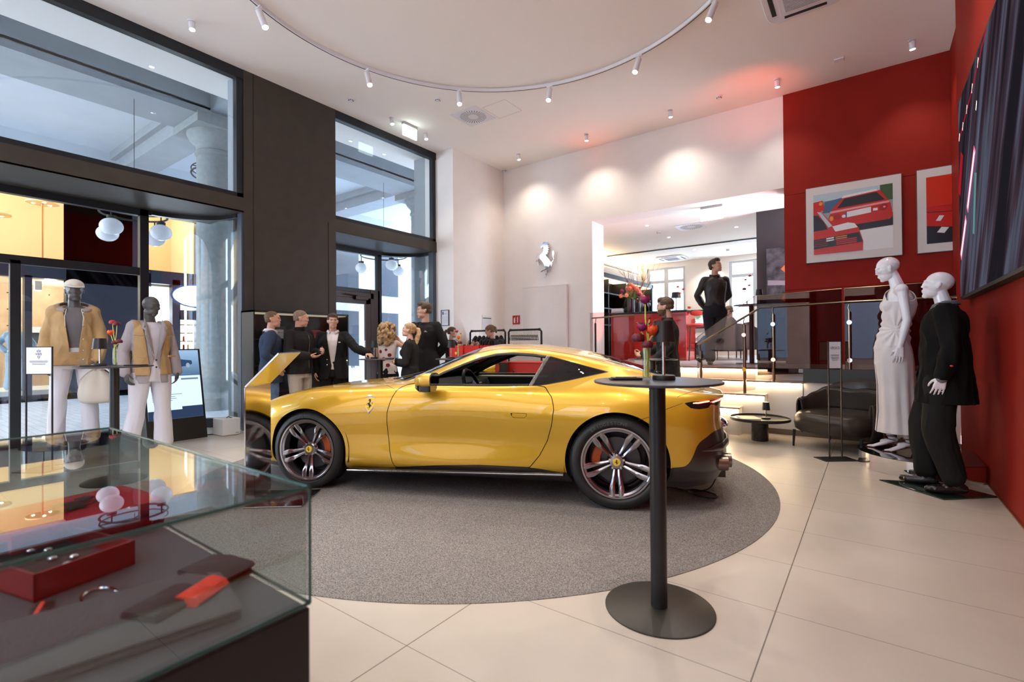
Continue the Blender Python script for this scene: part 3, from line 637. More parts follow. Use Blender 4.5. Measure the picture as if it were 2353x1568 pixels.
    for a in (0,PI,-PI/2+PI):
        sw.obox((.11*math.cos(a+PI/2),.11*math.sin(a+PI/2),0),(math.cos(a+PI/2),math.sin(a+PI/2),0),(-math.sin(a+PI/2),math.cos(a+PI/2),0),(0,0,1),.065,.022,.008)
    sw.build('steering_wheel',mat('wheel_leather',(.02,.02,.02),.3),car)
    # far B pillar frame line etc: headrest omitted
    # mirrors
    for s in (1,-1):
        m=MB(); rows=[]
        for i,(t,sz) in enumerate([(0,.25),(.12,.62),(.3,.85),(.55,1.0),(.8,1.02),(1.0,.96)]):
            x=1.60-.17*t; ring=[]
            for k in range(24):
                a=2*PI*k/24; c=math.copysign(abs(math.cos(a))**.55,math.cos(a)); q=math.copysign(abs(math.sin(a))**.6,math.sin(a))
                yy=.105*sz*c; zz=.062*sz*q*(1.0 if q>0 else .8)
                ring.append((x,s*(.955+yy+.02*t),.958+zz-.010*(1-t)))
            rows.append(ring)
        m.grid(rows,closed=True); m.add(rows[0],[tuple(range(24))]); r3=[(p[0]+.012,p[1],p[2]) for p in rows[-1]]
        o=m.build('door_mirror',paint,car,smooth=50)
        m=MB(); ring=rows[-1]; m.add(ring,[tuple(range(24))]); m.build('mirror_rim',black,o)
        m=MB(); cc=Vector((1.428,s*.975,.958)); m.add([cc+(Vector(p)-cc)*.88 for p in ring]+[(cc+(Vector(p)-cc)*.88)+Vector((-.004,0,0)) for p in ring],[tuple(range(24,48))]+[(i,(i+1)%24,24+(i+1)%24,24+i) for i in range(24)])
        m.build('mirror_glass',mat('mirror_silver',(.7,.72,.75),.02,1) if s==1 else bpy.data.materials['mirror_silver'],o)
        m=MB(); rows=[]
        for t,(x,y0,y1,z0,z1) in enumerate([(1.585,.90,1.0,.892,.928),(1.53,.90,1.045,.868,.925),(1.47,.905,1.055,.868,.925),(1.432,.915,1.05,.872,.924)]):
            rows.append([(x,s*y0,z0+.02),(x,s*(y0+.04),z0-.012),(x,s*y1,z0),(x,s*(y1+.005),z1),(x,s*y0,z1)])
        m.grid(rows,closed=True); m.add(rows[0],[(0,1,2,3,4)]); m.add(rows[-1],[(0,1,2,3,4)])
        m.tube([(1.62,s*.80,.895),(1.58,s*.86,.90),(1.53,s*.93,.90)],[(.03,.012),(.03,.012),(.02,.014)],10)
        m.build('mirror_foot',black,o,smooth=40)
    # side skirt blade with bright edge
    for s in (1,-1):
        m=MB(); rows=[]
        for x in np.linspace(.40,2.24,30):
            zt=.175+.055*((2.24-x)/1.84)**1.0; rows.append([(x,s*.80,zt+.02),(x,s*.925,zt+.022),(x,s*.94,zt+.012),(x,s*.94,zt),(x,s*.80,zt-.02)])
        m.grid(rows); o=m.build('side_skirt',black,car,smooth=30)
        m=MB(); m.tube([(x,s*.941,.187+.055*((2.24-x)/1.84)) for x in np.linspace(.40,2.24,12)],.0035,6); m.build('skirt_edge',chrome,o)
    # rear diffuser, bumper blade, exhausts
    m=MB(); rows=[]
    for (y,x0) in ((-.84,-.38),(-.80,-.50),(-.62,-.62),(-.3,-.73),(0,-.76),(.3,-.73),(.62,-.62),(.80,-.50),(.84,-.38)):
        rows.append([(x0+.30,y,.16),(x0+.02,y,.20),(x0-.045,y,.27),(x0-.055,y,.30),(x0+.02,y,.32),(x0+.03,y,.40),(x0-.02,y,.46),(x0-.075,y,.475),(x0-.08,y,.50),(x0-.01,y,.535),(x0+.07,y,.57)])
    m.grid([[tuple(p) for p in catmull(r,4)] for r in rows]); m.build('rear_diffuser',carbon,car,smooth=40)
    B0=car_half(); m=MB(); pts=[]
    for yy in np.linspace(.86,0,16):
        sel=np.abs(B0.V[:,2]-.455)<.03; Q=B0.V[sel&(B0.V[:,0]<0)]; q=Q[np.argmin(np.abs(Q[:,1]-yy)+.2*np.abs(Q[:,2]-.455))]; pts.append(Vector((q[0]+q[3]*.012,yy,.455)))
    pts=pts+[Vector((p.x,-p.y,p.z)) for p in pts[-2::-1]]; m.tube(pts,[(.014*min(1,.15+.3*min(i,len(pts)-1-i)),.034*min(1,.15+.3*min(i,len(pts)-1-i))) for i in range(len(pts))],10); m.build('diffuser_blade',carbon,car,smooth=50)
    for y in (-.35,-.12,.12,.35):
        m=MB(); m.box(-.86,-.5,y-.006,y+.006,.14,.30); m.build('diffuser_fin',carbon,car)
    exh=mat('brushed_exhaust',(.30,.24,.20),.30,1)
    for s in (1,-1):
        for yy in (.655,.545):
            m=MB(); m.M=Matrix.Translation((0,s*yy,.325)); prof=[(.050,-.50),(.053,-.58),(.055,-.66),(.055,-.82),(.048,-.82),(.045,-.77),(.042,-.56)]
            dx=-(.66-yy)*.4; m.lathe([(a,b+dx) for a,b in prof],axis='x',n=28); o=m.build('exhaust_pipe',exh,car)
    # licence plate bulge / chrome badge horn at the tail
    m=MB(); rows=[]
    for i,(t,w,h) in enumerate([(0,.02,.02),(.2,.055,.05),(.5,.07,.062),(.8,.06,.05),(1,.02,.02)]):
        rows.append([(-.78-.055*math.sin(PI*t)-.0,.30-.62*t+w*0,.60)]*0)
    m=MB(); m.sphere((-.83,0,.545),(.105,.30,.055),28,14); m.build('plate_surround',chrome,car)
    # shields
    sh=[(-.050,.055),(0,.066),(.050,.055),(.051,.0),(.038,-.035),(0,-.078),(-.038,-.035),(-.051,0)]
    m=MB(); o_=(2.045,.893,.745); uu=(-1,-.02,0); vv=(0,-.30,1); 
    m.prism(sh,o_,uu,vv,(0,.012,.002)); o=m.build('shield_badge',mat('badge_blue',(.25,.3,.45),.3,.6),car)
    m=MB(); m.prism([(a*.88,b*.88) for a,b in sh],(2.045,.9055,.746),uu,vv,(0,.0015,0)); m.build('badge_field',mat('badge_yellow',(.85,.60,.05),.4),o)
    m=MB(); m.prism(horse_pts(.088),(2.045,.9072,.744),uu,vv,(0,.0012,0)); m.build('badge_horse',matb,o)
    # ---- wheels
    tyre=mat('tyre_rubber',(.018,.018,.018),.55,bump=.15,bscale=60); rim=mat('rim_alloy',(.46,.45,.48),.20,1); disc=mat('brake_disc',(.10,.10,.11),.4,.8); cal=mat('caliper_orange',(.45,.10,.025),.35,.3); tread=mat('tyre_mark',(.09,.09,.09),.6)
    def wheel(x,side,R,rr,w,yf,caang,calmat):
        wh=MB(); y=lambda d: side*(yf-d)   # d: depth inboard of the face plane
        prof=[(rr+.004,.012),(rr+.02,-.004),(R-.055,-.010),(R-.03,-.004),(R-.012,.010),(R-.002,.03),(R,.06),(R,w-.06),(R-.012,w-.01),(R-.05,w),(rr,w)]
        wh.lathe([(a,side*(yf-b)) for a,b in prof],(x,0,R),72,axis='y'); t=wh.build('wheel',tyre,car,smooth=50); t['label']='dark rubber tyre on a five twin-spoke alloy rim'
        g=MB()
        for q in (.025,.045,.20,.235): g.tube([(x+(R-.0005)*math.cos(a),y(q),R+(R-.0005)*math.sin(a)) for a in np.linspace(0,2*PI,60,endpoint=False)],.002,5,closed=True)
        g.build('tread_groove',matb,t)
        b=MB(); prof=[(rr+.006,.004),(rr+.004,-.002),(rr-.008,-.001),(rr-.014,.012),(rr-.028,.016),(rr-.034,.045),(rr-.04,.09),(rr-.04,w-.02)]
        b.lathe([(a,side*(yf-q)) for a,q in prof][::1],(x,0,R),72,axis='y'); 
        bb=b.build('rim',rim,t,smooth=40)
        # remove lathe caps
        bm=bmesh.new(); bm.from_mesh(bb.data); bmesh.ops.delete(bm,geom=[f for f in bm.faces if len(f.verts)>8],context='FACES'); bm.to_mesh(bb.data); bm.free()
        bmt=bmesh.new(); bmt.from_mesh(t.data); bmesh.ops.delete(bmt,geom=[f for f in bmt.faces if len(f.verts)>8],context='FACES'); bmt.to_mesh(t.data); bmt.free()
        for k in range(5):
            a0=-PI/2+2*PI*k/5
            sp=MB()
            for sg in (1,-1):
                L=[];
                for (r,off,hw,dep) in ((.050,.015,.010,.055),(.085,.018,.0115,.045),(.14,.026,.0145,.030),(.18,.033,.0205,.018),(.20,.034,.0225,.014),(rr-.006,.032,.0205,.008)):
                    c=Vector((r*math.cos(a0)-sg*off*math.sin(a0),0,r*math.sin(a0)+sg*off*math.cos(a0))); n_=Vector((-math.sin(a0),0,math.cos(a0)))
                    q=[(c+n_*hw*.9,dep+.004),(c+n_*hw,dep+.030),(c-n_*hw,dep+.030),(c-n_*hw*.9,dep+.004),(c,dep-.004 if r<.18 else dep+.0)]
                    L.append([(x+p.x,y(d),R+p.z) for p,d in q])
                sp.grid(L,closed=True); sp.add(L[0],[(0,1,2,3,4)]); sp.add(L[-1],[(0,1,2,3,4)])
            sp.build('spoke',rim,bb,smooth=25)
        h=MB(); h.lathe([(.0001,side*(yf-.036)),(.050,side*(yf-.040)),(.062,side*(yf-.055)),(.075,side*(yf-.09)),(.075,side*(yf-.12))],(x,0,R),32,axis='y'); h.build('hub',rim,bb)
        for k in range(5):
            a=PI/2+2*PI*k/5; n2=MB(); n2.cyl((x+.054*math.cos(a),y(.065),R+.054*math.sin(a)),(x+.054*math.cos(a),y(.034),R+.054*math.sin(a)),.011,.009,8); n2.build('wheel_bolt',chrome,bb)
        c=MB(); c.cyl((x,y(.040),R),(x,y(.028),R),.029,.027,28); cc=c.build('centre_cap',bpy.data.materials['badge_yellow'],bb)
        c=MB(); c.prism(horse_pts(.04,side>0),(x,y(.0275),R),(1,0,0),(0,0,1),(0,side*.0008,0)); c.build('cap_horse',matb,cc)
        d=MB(); d.lathe([(.07,side*(yf-.11)),(.07,side*(yf-.115)),(.175,side*(yf-.115)),(.175,side*(yf-.145)),(.07,side*(yf-.145))],(x,0,R),48,axis='y'); d.lathe([(.0001,side*(yf-.20)),(rr-.045,side*(yf-.20))],(x,0,R),32,axis='y',mi=0)
        d.build('brake_disc',[disc],t)
        k=MB(); rows=[]
        for i in range(9):
            a=caang+(-.42+.84*i/8); ring=[]
            for (r,dd) in ((.125,.075),(.185,.072),(.195,.09),(.195,.16),(.125,.16)): ring.append((x+r*math.cos(a),y(dd),R+r*math.sin(a)))
            rows.append(ring)
        k.grid(rows,closed=True); k.add(rows[0],[(0,1,2,3,4)]); k.add(rows[-1],[(0,1,2,3,4)]); k.build('brake_caliper',calmat,t,smooth=30,bev=.006)
        if side>0:
            tx=MB(); word='BRIDGESTONE' ; r=(rr+R)/2-.012
            for i,ch in enumerate(word):
                ang=R_(53+5.1*i); er=Vector((math.cos(ang),0,math.sin(ang))); tn=Vector((-math.sin(ang),0,math.cos(ang)))
                text_mb(tx,ch,.036,Vector((x,y(-.0115),R))+er*(r-.006),tn,er,(0,0,0))
            tx.build('sidewall_lettering',tread,t,smooth=None,recalc=False)
        return t
    wheel(0,1,.350,.262,.30,.935,R_(12),cal); wheel(0,-1,.350,.262,.30,.935,0,cal)
    wheel(2.64,1,.336,.262,.26,.930,R_(180-15),cal); wheel(2.64,-1,.336,.262,.26,.930,R_(165),cal)
    # wiper / cowl
    m=MB(); 
    m.tube([(2.06,.42,.925),(1.98,.1,.955),(1.93,-.2,.985)],[.006,.006,.004],8); m.tube([(2.09,-.1,.92),(2.0,-.35,.95),(1.9,-.5,.97)],[.006,.006,.004],8); m.build('wiper',matb,car)
    # shut lines laid in the skin as thin dark joints
    base=car_half()
    def seam(pts,ax,name,lo=None,r=.0016,both=True):
        third=[k for k in (0,1,2) if k not in ax][0]; V=base.V if lo is None else base.V[lo(base.V)]; P3=[]
        Q=[Vector((a,b,0)) for a,b in pts]; Q=catmull(Q,6)
        for q in Q:
            d=np.hypot(V[:,ax[0]]-q.x,V[:,ax[1]]-q.y); k=np.argsort(d)[:6]; A=np.c_[V[k][:,list(ax)],np.ones(6)]; c,_,_,_=np.linalg.lstsq(A,V[k][:,third],rcond=1e-6); val=float(np.clip(c@[q.x,q.y,1],V[k][:,third].min()-.004,V[k][:,third].max()+.004)); w=[0,0,0]; w[ax[0]]=q.x; w[ax[1]]=q.y; w[third]=val
            n=V[k[0]][3:6]; P3.append(Vector(w)+Vector(n)*.0004)
        for s in ((1,-1) if both else (1,)):
            m=MB(); m.tube([Vector((p.x,s*p.y,p.z)) for p in P3],r,5); m.build(name,matb,car)
    up=lambda V:V[:,2]>.80
    seam([(1.45,.60),(1.28,.575),(1.1,.565),(.9,.56),(.7,.56),(.5,.555),(.3,.55),(.1,.53)],(0,1),'roof_joint',lambda V:V[:,2]>1.0)
    seam([(-.442,.862),(-.52,.80),(-.60,.68),(-.66,.52),(-.70,.35),(-.72,.15),(-.725,.0)],(0,1),'boot_joint',up)
    seam([(-.16,.678),(-.255,.712),(-.353,.758),(-.475,.803)],(0,2),'bumper_joint',lambda V:(V[:,1]>.6)&(V[:,2]<.85))
    seam([(2.99,.548),(3.1,.565),(3.3,.57)],(0,2),'bumper_joint',lambda V:V[:,1]>.4)
    seam([(1.82,.86),(1.90,.80),(1.98,.74),(2.06,.70),(2.2,.66),(2.6,.62),(3.0,.60)],(0,1),'bonnet_joint',up)
    return car
# ---------------------------------------------------------------- people and mannequins
# local frame: facing +Y, right-hand side +X, up +Z, figure 1.80 m tall before scaling
def bake(mb,name,ms,parent,vox=.007,smooth=3,S=1.0,disp=0,dscale=9,cut=None,solid=0,classify=None,loc=None,stretch=(1,1,.35),seed=0,dfade=None):
    me=bpy.data.meshes.new('tmp'); me.from_pydata([tuple(Vector(v)*S) for v in mb.v],[],mb.f); ob=bpy.data.objects.new('tmp',me); COL.objects.link(ob)
    r=ob.modifiers.new('r','REMESH'); r.mode='VOXEL'; r.voxel_size=vox; r.use_smooth_shade=True
    if smooth: sm=ob.modifiers.new('s','SMOOTH'); sm.iterations=smooth; sm.factor=.5
    dg=bpy.context.evaluated_depsgraph_get(); out=bpy.data.meshes.new_from_object(ob.evaluated_get(dg)); bpy.data.objects.remove(ob); bpy.data.meshes.remove(me)
    if disp:
        sd=Vector((seed*3.1,seed*1.7,seed*.9))
        for v,n in zip(out.vertices,[Vector(x.vector) for x in out.vertex_normals]):
            p=v.co; k=1.0 if dfade is None else dfade(p/S)
            q=Vector((p.x*dscale*stretch[0],p.y*dscale*stretch[1],p.z*dscale*stretch[2]))+sd
            a=noise.noise(q); b=noise.noise(q*2.3+Vector((5,1,2)))
            v.co=p+n*disp*k*((1-abs(a)*2.6)*.8+b*.5)
    if not isinstance(ms,(list,tuple)): ms=[ms]
    for m in ms: out.materials.append(m)
    if classify:
        for p in out.polygons: p.material_index=classify(p.center/S)
    if cut:
        out=clip_bool(out,lambda v:bool(cut(v/S)))
    out.name=name; out.shade_smooth()
    o=bpy.data.objects.new(name,out); COL.objects.link(o)
    if parent: o.parent=parent
    if solid: m=o.modifiers.new('so','SOLIDIFY'); m.thickness=solid; m.offset=-1
    return o
def clip_bool(me,pred):
    # removes the region where pred is true, cutting faces exactly along its border
    V=[v.co.copy() for v in me.vertices]; B=[pred(v) for v in V]; cache={}; F=[];MI=[]
    def cutp(i,j):
        k=(i,j) if i<j else (j,i)
        if k not in cache:
            a,b=(V[i],V[j]) if not B[i] else (V[j],V[i])
            for _ in range(6):
                m=(a+b)*.5
                if pred(m): b=m
                else: a=m
            V.append(a); cache[k]=len(V)-1
        return cache[k]
    for p in me.polygons:
        f=tuple(p.vertices); bs=[B[i] for i in f]
        if not any(bs): F.append(f); MI.append(p.material_index); continue
        if all(bs): continue
        o=[];n=len(f)
        for q in range(n):
            i=f[q];j=f[(q+1)%n]
            if not B[i]: o.append(i)
            if B[i]!=B[j]: o.append(cutp(i,j))
        if len(o)>2: F.append(tuple(o)); MI.append(p.material_index)
    used=sorted({i for f in F for i in f}); mp={o:n for n,o in enumerate(used)}
    nm=bpy.data.meshes.new('c'); nm.from_pydata([tuple(V[i]) for i in used],[],[tuple(mp[i] for i in f) for f in F])
    for m in me.materials: nm.materials.append(m)
    nm.polygons.foreach_set('material_index',MI); bpy.data.meshes.remove(me); return nm
def ring_loft(mb,rings,n=20,p=1.0):
    # rings: (centre, rx, ry, yaw)
    rows=[]
    for c,rx,ry,yw in rings:
        c=Vector(c); row=[]
        for k in range(n):
            a=2*PI*k/n; ca,sa=math.cos(a),math.sin(a); x=rx*math.copysign(abs(ca)**p,ca); y=ry*math.copysign(abs(sa)**p,sa)
            row.append(c+Vector((x*math.cos(yw)-y*math.sin(yw),x*math.sin(yw)+y*math.cos(yw),0)))
        rows.append(row)
    mb.grid(rows,closed=True); b=len(mb.v)
    mb.add(rows[0],[tuple(range(n))[::-1]]); mb.add(rows[-1],[tuple(range(n))])
def hand(mb,w,d,pn,th,curl=.35,s=1.0,spread=.06,grip=None):
    # w wrist, d finger direction, pn palm normal (side the fingers close to), th direction of the thumb side
    w=Vector(w); d=Vector(d).normalized(); pn=Vector(pn); pn=(pn-d*pn.dot(d)).normalized(); th=Vector(th); sd=(th-d*th.dot(d)-pn*th.dot(pn)); sd=(sd.normalized() if sd.length>1e-4 else d.cross(pn))
    P=w+d*.045*s
    for k,(a,r) in enumerate(((-.028,.0135),(-.01,.0145),(.010,.015),(.028,.0145))):
        mb.cap(w+d*.004*s+sd*a*.55*s,w+d*.082*s+sd*a*s,.0165*s,r*s*.92,10)
    for k,(a,L,r) in enumerate(((-.031,.066,.0070),(-.0105,.079,.0078),(.0105,.084,.0080),(.0315,.075,.0080))):
        p=w+d*.086*s+sd*a*s; dd=(d+sd*(a*spread/.03)).normalized(); ang=0
        c=curl if not isinstance(curl,(list,tuple)) else curl[k]
        for q,fr in enumerate((.42,.32,.26)):
            ang+=c*(.9 if q==0 else 1.15); nd=(dd*math.cos(ang)+pn*math.sin(ang)).normalized(); p2=p+nd*L*fr*s
            mb.cap(p,p2,r*s*(1.06-.08*q),r*s*(.98-.1*q),8); p=p2
    p=w+d*.022*s+sd*.022*s; t1=p+(d*.62+sd*.66+pn*.30).normalized()*.040*s; t2=t1+(d*.85+sd*.30+pn*.40).normalized()*.030*s; t3=t2+(d*.92+sd*.05+pn*.45).normalized()*.022*s
    mb.cap(p,t1,.0135*s,.0105*s,8); mb.cap(t1,t2,.0102*s,.0092*s,8); mb.cap(t2,t3,.0092*s,.0075*s,8)
def head(mb,c,yaw=0,pitch=0,roll=0,s=1.0,fem=False):
    Rm=Matrix.Rotation(yaw,3,'Z')@Matrix.Rotation(pitch,3,'X')@Matrix.Rotation(roll,3,'Y'); c=Vector(c)
    E=lambda p,r,n=18:mb.sphere(c+Rm@(Vector(p)*s),tuple(q*s for q in r),n,12,rot=Rm)
    E((0,-.014,.036),(.074,.094,.082),28); E((0,.012,-.005),(.066,.080,.075),24); E((0,.030,-.048),(.052,.058,.060),22); E((0,.060,-.093),(.024,.024,.020) if not fem else (.020,.022,.018))
    E((.036,.022,-.065),(.020,.045,.030)); E((-.036,.022,-.065),(.020,.045,.030))
    E((0,.068,.030),(.050,.024,.016)); E((.036,.060,-.012),(.022,.022,.020)); E((-.036,.060,-.012),(.022,.022,.020))
    E((0,.083,.012),(.0075,.011,.022)); E((0,.087,-.004),(.0080,.012,.020)); E((0,.093,-.018),(.0105,.0105,.0080)); E((.010,.086,-.022),(.0080,.008,.006)); E((-.010,.086,-.022),(.0080,.008,.006))
    E((0,.080,-.049),(.023,.014,.0065)); E((0,.078,-.060),(.020,.014,.0075)); E((0,.072,-.055),(.030,.016,.022))
    for q in (1,-1):
        E((q*.030,.071,.010),(.0145,.0115,.0105)); E((q*.073,-.008,-.006),(.0095,.016,.028)); E((q*.080,-.016,.006),(.006,.013,.018))
    return Rm
def head_class(c,Rm,s,nose=True,lipm=2,beard=None,brow=3):
    Ri=Rm.transposed(); c=Vector(c)
    def f(p):
        q=Ri@(Vector(p)-c)/s
        if q.z<-.16 or q.z>.15 or q.length>.16: return 0
        if q.y>.058:
            for e in (1,-1):
                u=(q.x-e*.031)/.0120; v=(q.z-.0085)/.0048
                if u*u+v*v<1 and q.y>.070: return 1
                u=(q.x-e*.031)/.018; v=(q.z-.0275+abs(q.x-e*.028)*.15)/.0036
                if u*u+v*v<1 and q.y>.068: return brow
            u=q.x/.023; v=(q.z+.0545)/.0085
            if u*u+v*v<1 and q.y>.07: return lipm
        if beard and q.z<-.035 and q.y>-.02 and not (abs(q.x)<.021 and abs(q.z+.055)<.008):
            if q.z<-.068 or abs(q.x)>.030 or (q.z<-.036 and q.y>.06 and abs(q.x)<.03): return beard
        return 0
    return f
def hair_cap(mb,c,Rm,s=1.0,top=.010,back=.012,front=.06,low=-.03,side=.006,style='short'):
    c=Vector(c)
    E=lambda p,r,n=22:mb.sphere(c+Rm@(Vector(p)*s),tuple(q*s for q in r),n,12,rot=Rm)
    E((0,-.020,.042+top*.5),(.074+side,.094+back,.080+top*.6),26); E((0,-.050,.0),(.070+side,.058+back*1.0,.060),22)
    if style=='quiff':
        E((0,.035,.098+top*.4),(.056,.045,.030)); E((.02,.055,.095),(.038,.030,.024)); E((-.025,.05,.092),(.035,.03,.022))
    if style=='side':
        E((.01,.04,.088),(.058,.042,.026))
def hair_cut(c,Rm,s,front=.058,low=-.035,temple=.02):
    Ri=Rm.transposed(); c=Vector(c)
    def f(p):
        q=Ri@(Vector(p)-c)/s
        # keep only hair region: delete in front of hairline and below nape
        if q.z<low: return True
        if q.z<.065 and q.y>.045-.6*max(0,.03-q.z): return True
        if q.z<.020 and q.y>-.012: return True
        return False
    return f
DEF=dict(pel=(0,0,.95),chest=(0,0,1.30),neck=(0,-.005,1.50),head=(0,.03,1.665),hy=0,hp=0,hr=0,ty=0,sw=.168,hw=.095,
 re=(.245,-.02,1.165),rw=(.25,.05,.93),rd=(0,.08,-1),rp=(-1,0,0),rt=(0,1,0),rc=.35,
 le=(-.245,-.02,1.165),lw=(-.25,.05,.93),ld=(0,.08,-1),lp=(1,0,0),lt=(0,1,0),lc=.35,
 rk=(.11,.02,.51),ra=(.12,-.02,.09),rf=(.15,1,0),lk=(-.11,.02,.51),la=(-.12,-.02,.09),lf=(-.15,1,0),fem=0,build=1.0)
def sk(d): q=dict(DEF); q.update(d); return q
def shoulders(q):
    c=Vector(q['chest']); nk=Vector(q['neck']); up=(nk-c).normalized(); b=c+up*.135; r=Vector((math.cos(q['ty']),math.sin(q['ty']),0))
    return b+r*q['sw'],b-r*q['sw']
def torso(mb,q,g=0.0,lo=-.02,hi=1.0,wide=1.0):
    pel=Vector(q['pel']); ch=Vector(q['chest']); nk=Vector(q['neck']); B=q['build']; fem=q['fem']; ty=q['ty']
    wa=pel.lerp(ch,.45)
    R=[(pel+Vector((0,0,-.10)),.135+g,.105+g,0),(pel+Vector((0,0,-.03)),(.165 if not fem else .172)*B+g,.118*B+g,0),(pel+Vector((0,0,.05)),.155*B+g,.112*B+g,ty*.2),
       (wa,(.140 if not fem else .122)*B+g,.100*B+g,ty*.5),(wa.lerp(ch,.5),(.152 if not fem else .132)*B+g,.108*B+g,ty*.8),(ch,(.168 if not fem else .145)*B+g,(.118)*B+g,ty),
       (ch.lerp(nk,.35),(.175 if not fem else .150)*B+g,.112*B+g,ty),(ch.lerp(nk,.62),(.155 if not fem else .135)*B+g,.095*B+g,ty),(ch.lerp(nk,.82),.10*B+g*.8,.075+g*.7,ty),(nk,.058+g*.4,.056+g*.4,ty)]
    if lo>-.02: R=[r for r in R if r[0].z>=lo-.001]
    ring_loft(mb,R,24,.92)
    s1,s2=shoulders(q)
    for s_ in (s1,s2): mb.cap(ch.lerp(nk,.55),s_,.075+g*.6,.056+g*.5,12)
    if fem:
        f=Vector((-math.sin(ty),math.cos(ty),0)); r=Vector((math.cos(ty),math.sin(ty),0))
        for e in (1,-1): mb.sphere(ch+f*(.085+g*.3)+r*e*.068+Vector((0,0,.0)),(.062+g*.5,.055+g*.5,.060+g*.5),16,10)
def arms(mb,q,g=0.0,upto=1.0,which='rl',r0=.050,r1=.040,r2=.030):
    s1,s2=shoulders(q)
    for k,s_ in (('r',s1),('l',s2)):
        if k not in which: continue
        e=Vector(q[k+'e']); w=Vector(q[k+'w']); B=min(q['build'],1.02)
        mb.cap(s_,s_.lerp(e,.5),(r0+.004)*B+g,r0*.92*B+g); mb.cap(s_.lerp(e,.5),e,r0*.92*B+g,r1*B+g)
        if upto>0:
            w2=e.lerp(w,upto); mb.cap(e,e.lerp(w2,.35),r1*B+g,(r1+.002)*B+g); mb.cap(e.lerp(w2,.35),w2,(r1+.002)*B+g,(r2 if upto>=1 else r2+.004)+g)
def legs(mb,q,g=0.0,upto=1.0,flare=0.0,t0=.085,t1=.056,t2=.040):
    pel=Vector(q['pel'])
    for k,e in (('r',1),('l',-1)):
        h=pel+Vector((e*q['hw'],0,-.05)); kn=Vector(q[k+'k']); a=Vector(q[k+'a']); B=q['build']
        mb.cap(h,h.lerp(kn,.5),t0*B+g,(t0*.85)*B+g); mb.cap(h.lerp(kn,.5),kn,(t0*.85)*B+g,t1+g)
        a2=kn.lerp(a,upto); mb.cap(kn,kn.lerp(a2,.35),t1+g,t1*.98+g+flare*.3); mb.cap(kn.lerp(a2,.35),a2,t1*.98+g+flare*.3,t2+g+flare)
def foot(mb,a,f,g=0.0,heel=0):
    a=Vector(a); f=Vector((f[0],f[1],0)).normalized(); z=.035
    b=Vector((a.x,a.y,a.z-.045)); t=b+f*.15+Vector((0,0,-heel)); mb.cap(a,b-f*.03,.036+g,.032+g); mb.cap(b-f*.045,b+f*.05+Vector((0,0,-.008-heel*.4)),.030+g,.034+g)
    sd=Vector((-f.y,f.x,0))
    for e in (1,-1): mb.cap(b+f*.03+sd*e*.010+Vector((0,0,-.012-heel*.4)),b+f*.125+sd*e*.020+Vector((0,0,-.022-heel)),.026+g,.020+g)
    mb.cap(b+f*.12+Vector((0,0,-.022-heel)),b+f*.165+Vector((0,0,-.024-heel)),.024+g,.017+g)
def flat_bottom(o,z=0.0):
    for v in o.data.vertices:
        if v.co.z<z: v.co.z=z
SKIN={}
def skin(c=(.55,.30,.20)):
    if c not in SKIN: SKIN[c]=mat('skin_%d'%len(SKIN),c,.5,spec=.4,var=.06,vscale=25)
    return SKIN[c]
def body(root,q,S,ms,vox=.006,handv=True,classify=True,hs=1.0,beard=None,headfem=False,hands='rl',feet=True,smooth=2,handscale=1.0,brow=3):
    mb=MB(); torso(mb,q,-.012); arms(mb,q,-.006,r0=.046,r1=.038,r2=.026); legs(mb,q,-.012)
    nk=Vector(q['neck']); h=Vector(q['head']); Rm=head(mb,h,q['hy'],q['hp'],q['hr'],hs,headfem)
    mb.cap(nk+Vector((0,-.005,-.05)),h+Rm@Vector((0,-.028,-.055)),.060,.050 if not q['fem'] else .044,14)
    for k in hands: hand(mb,q[k+'w'],q[k+'d'],q[k+'p'],q[k+'t'],q[k+'c'],(1.0 if not q['fem'] else .92)*handscale)
    if feet:
        for k in 'rl': foot(mb,q[k+'a'],q[k+'f'],-.008,q.get('heel',0))
    cl=head_class(h,Rm,hs,beard=beard,brow=brow) if classify else None
    o=bake(mb,'body',ms,root,vox,smooth,S,classify=cl); return o,Rm
def collar_pts(q,r=.075,h=.03): pass
EYE=None
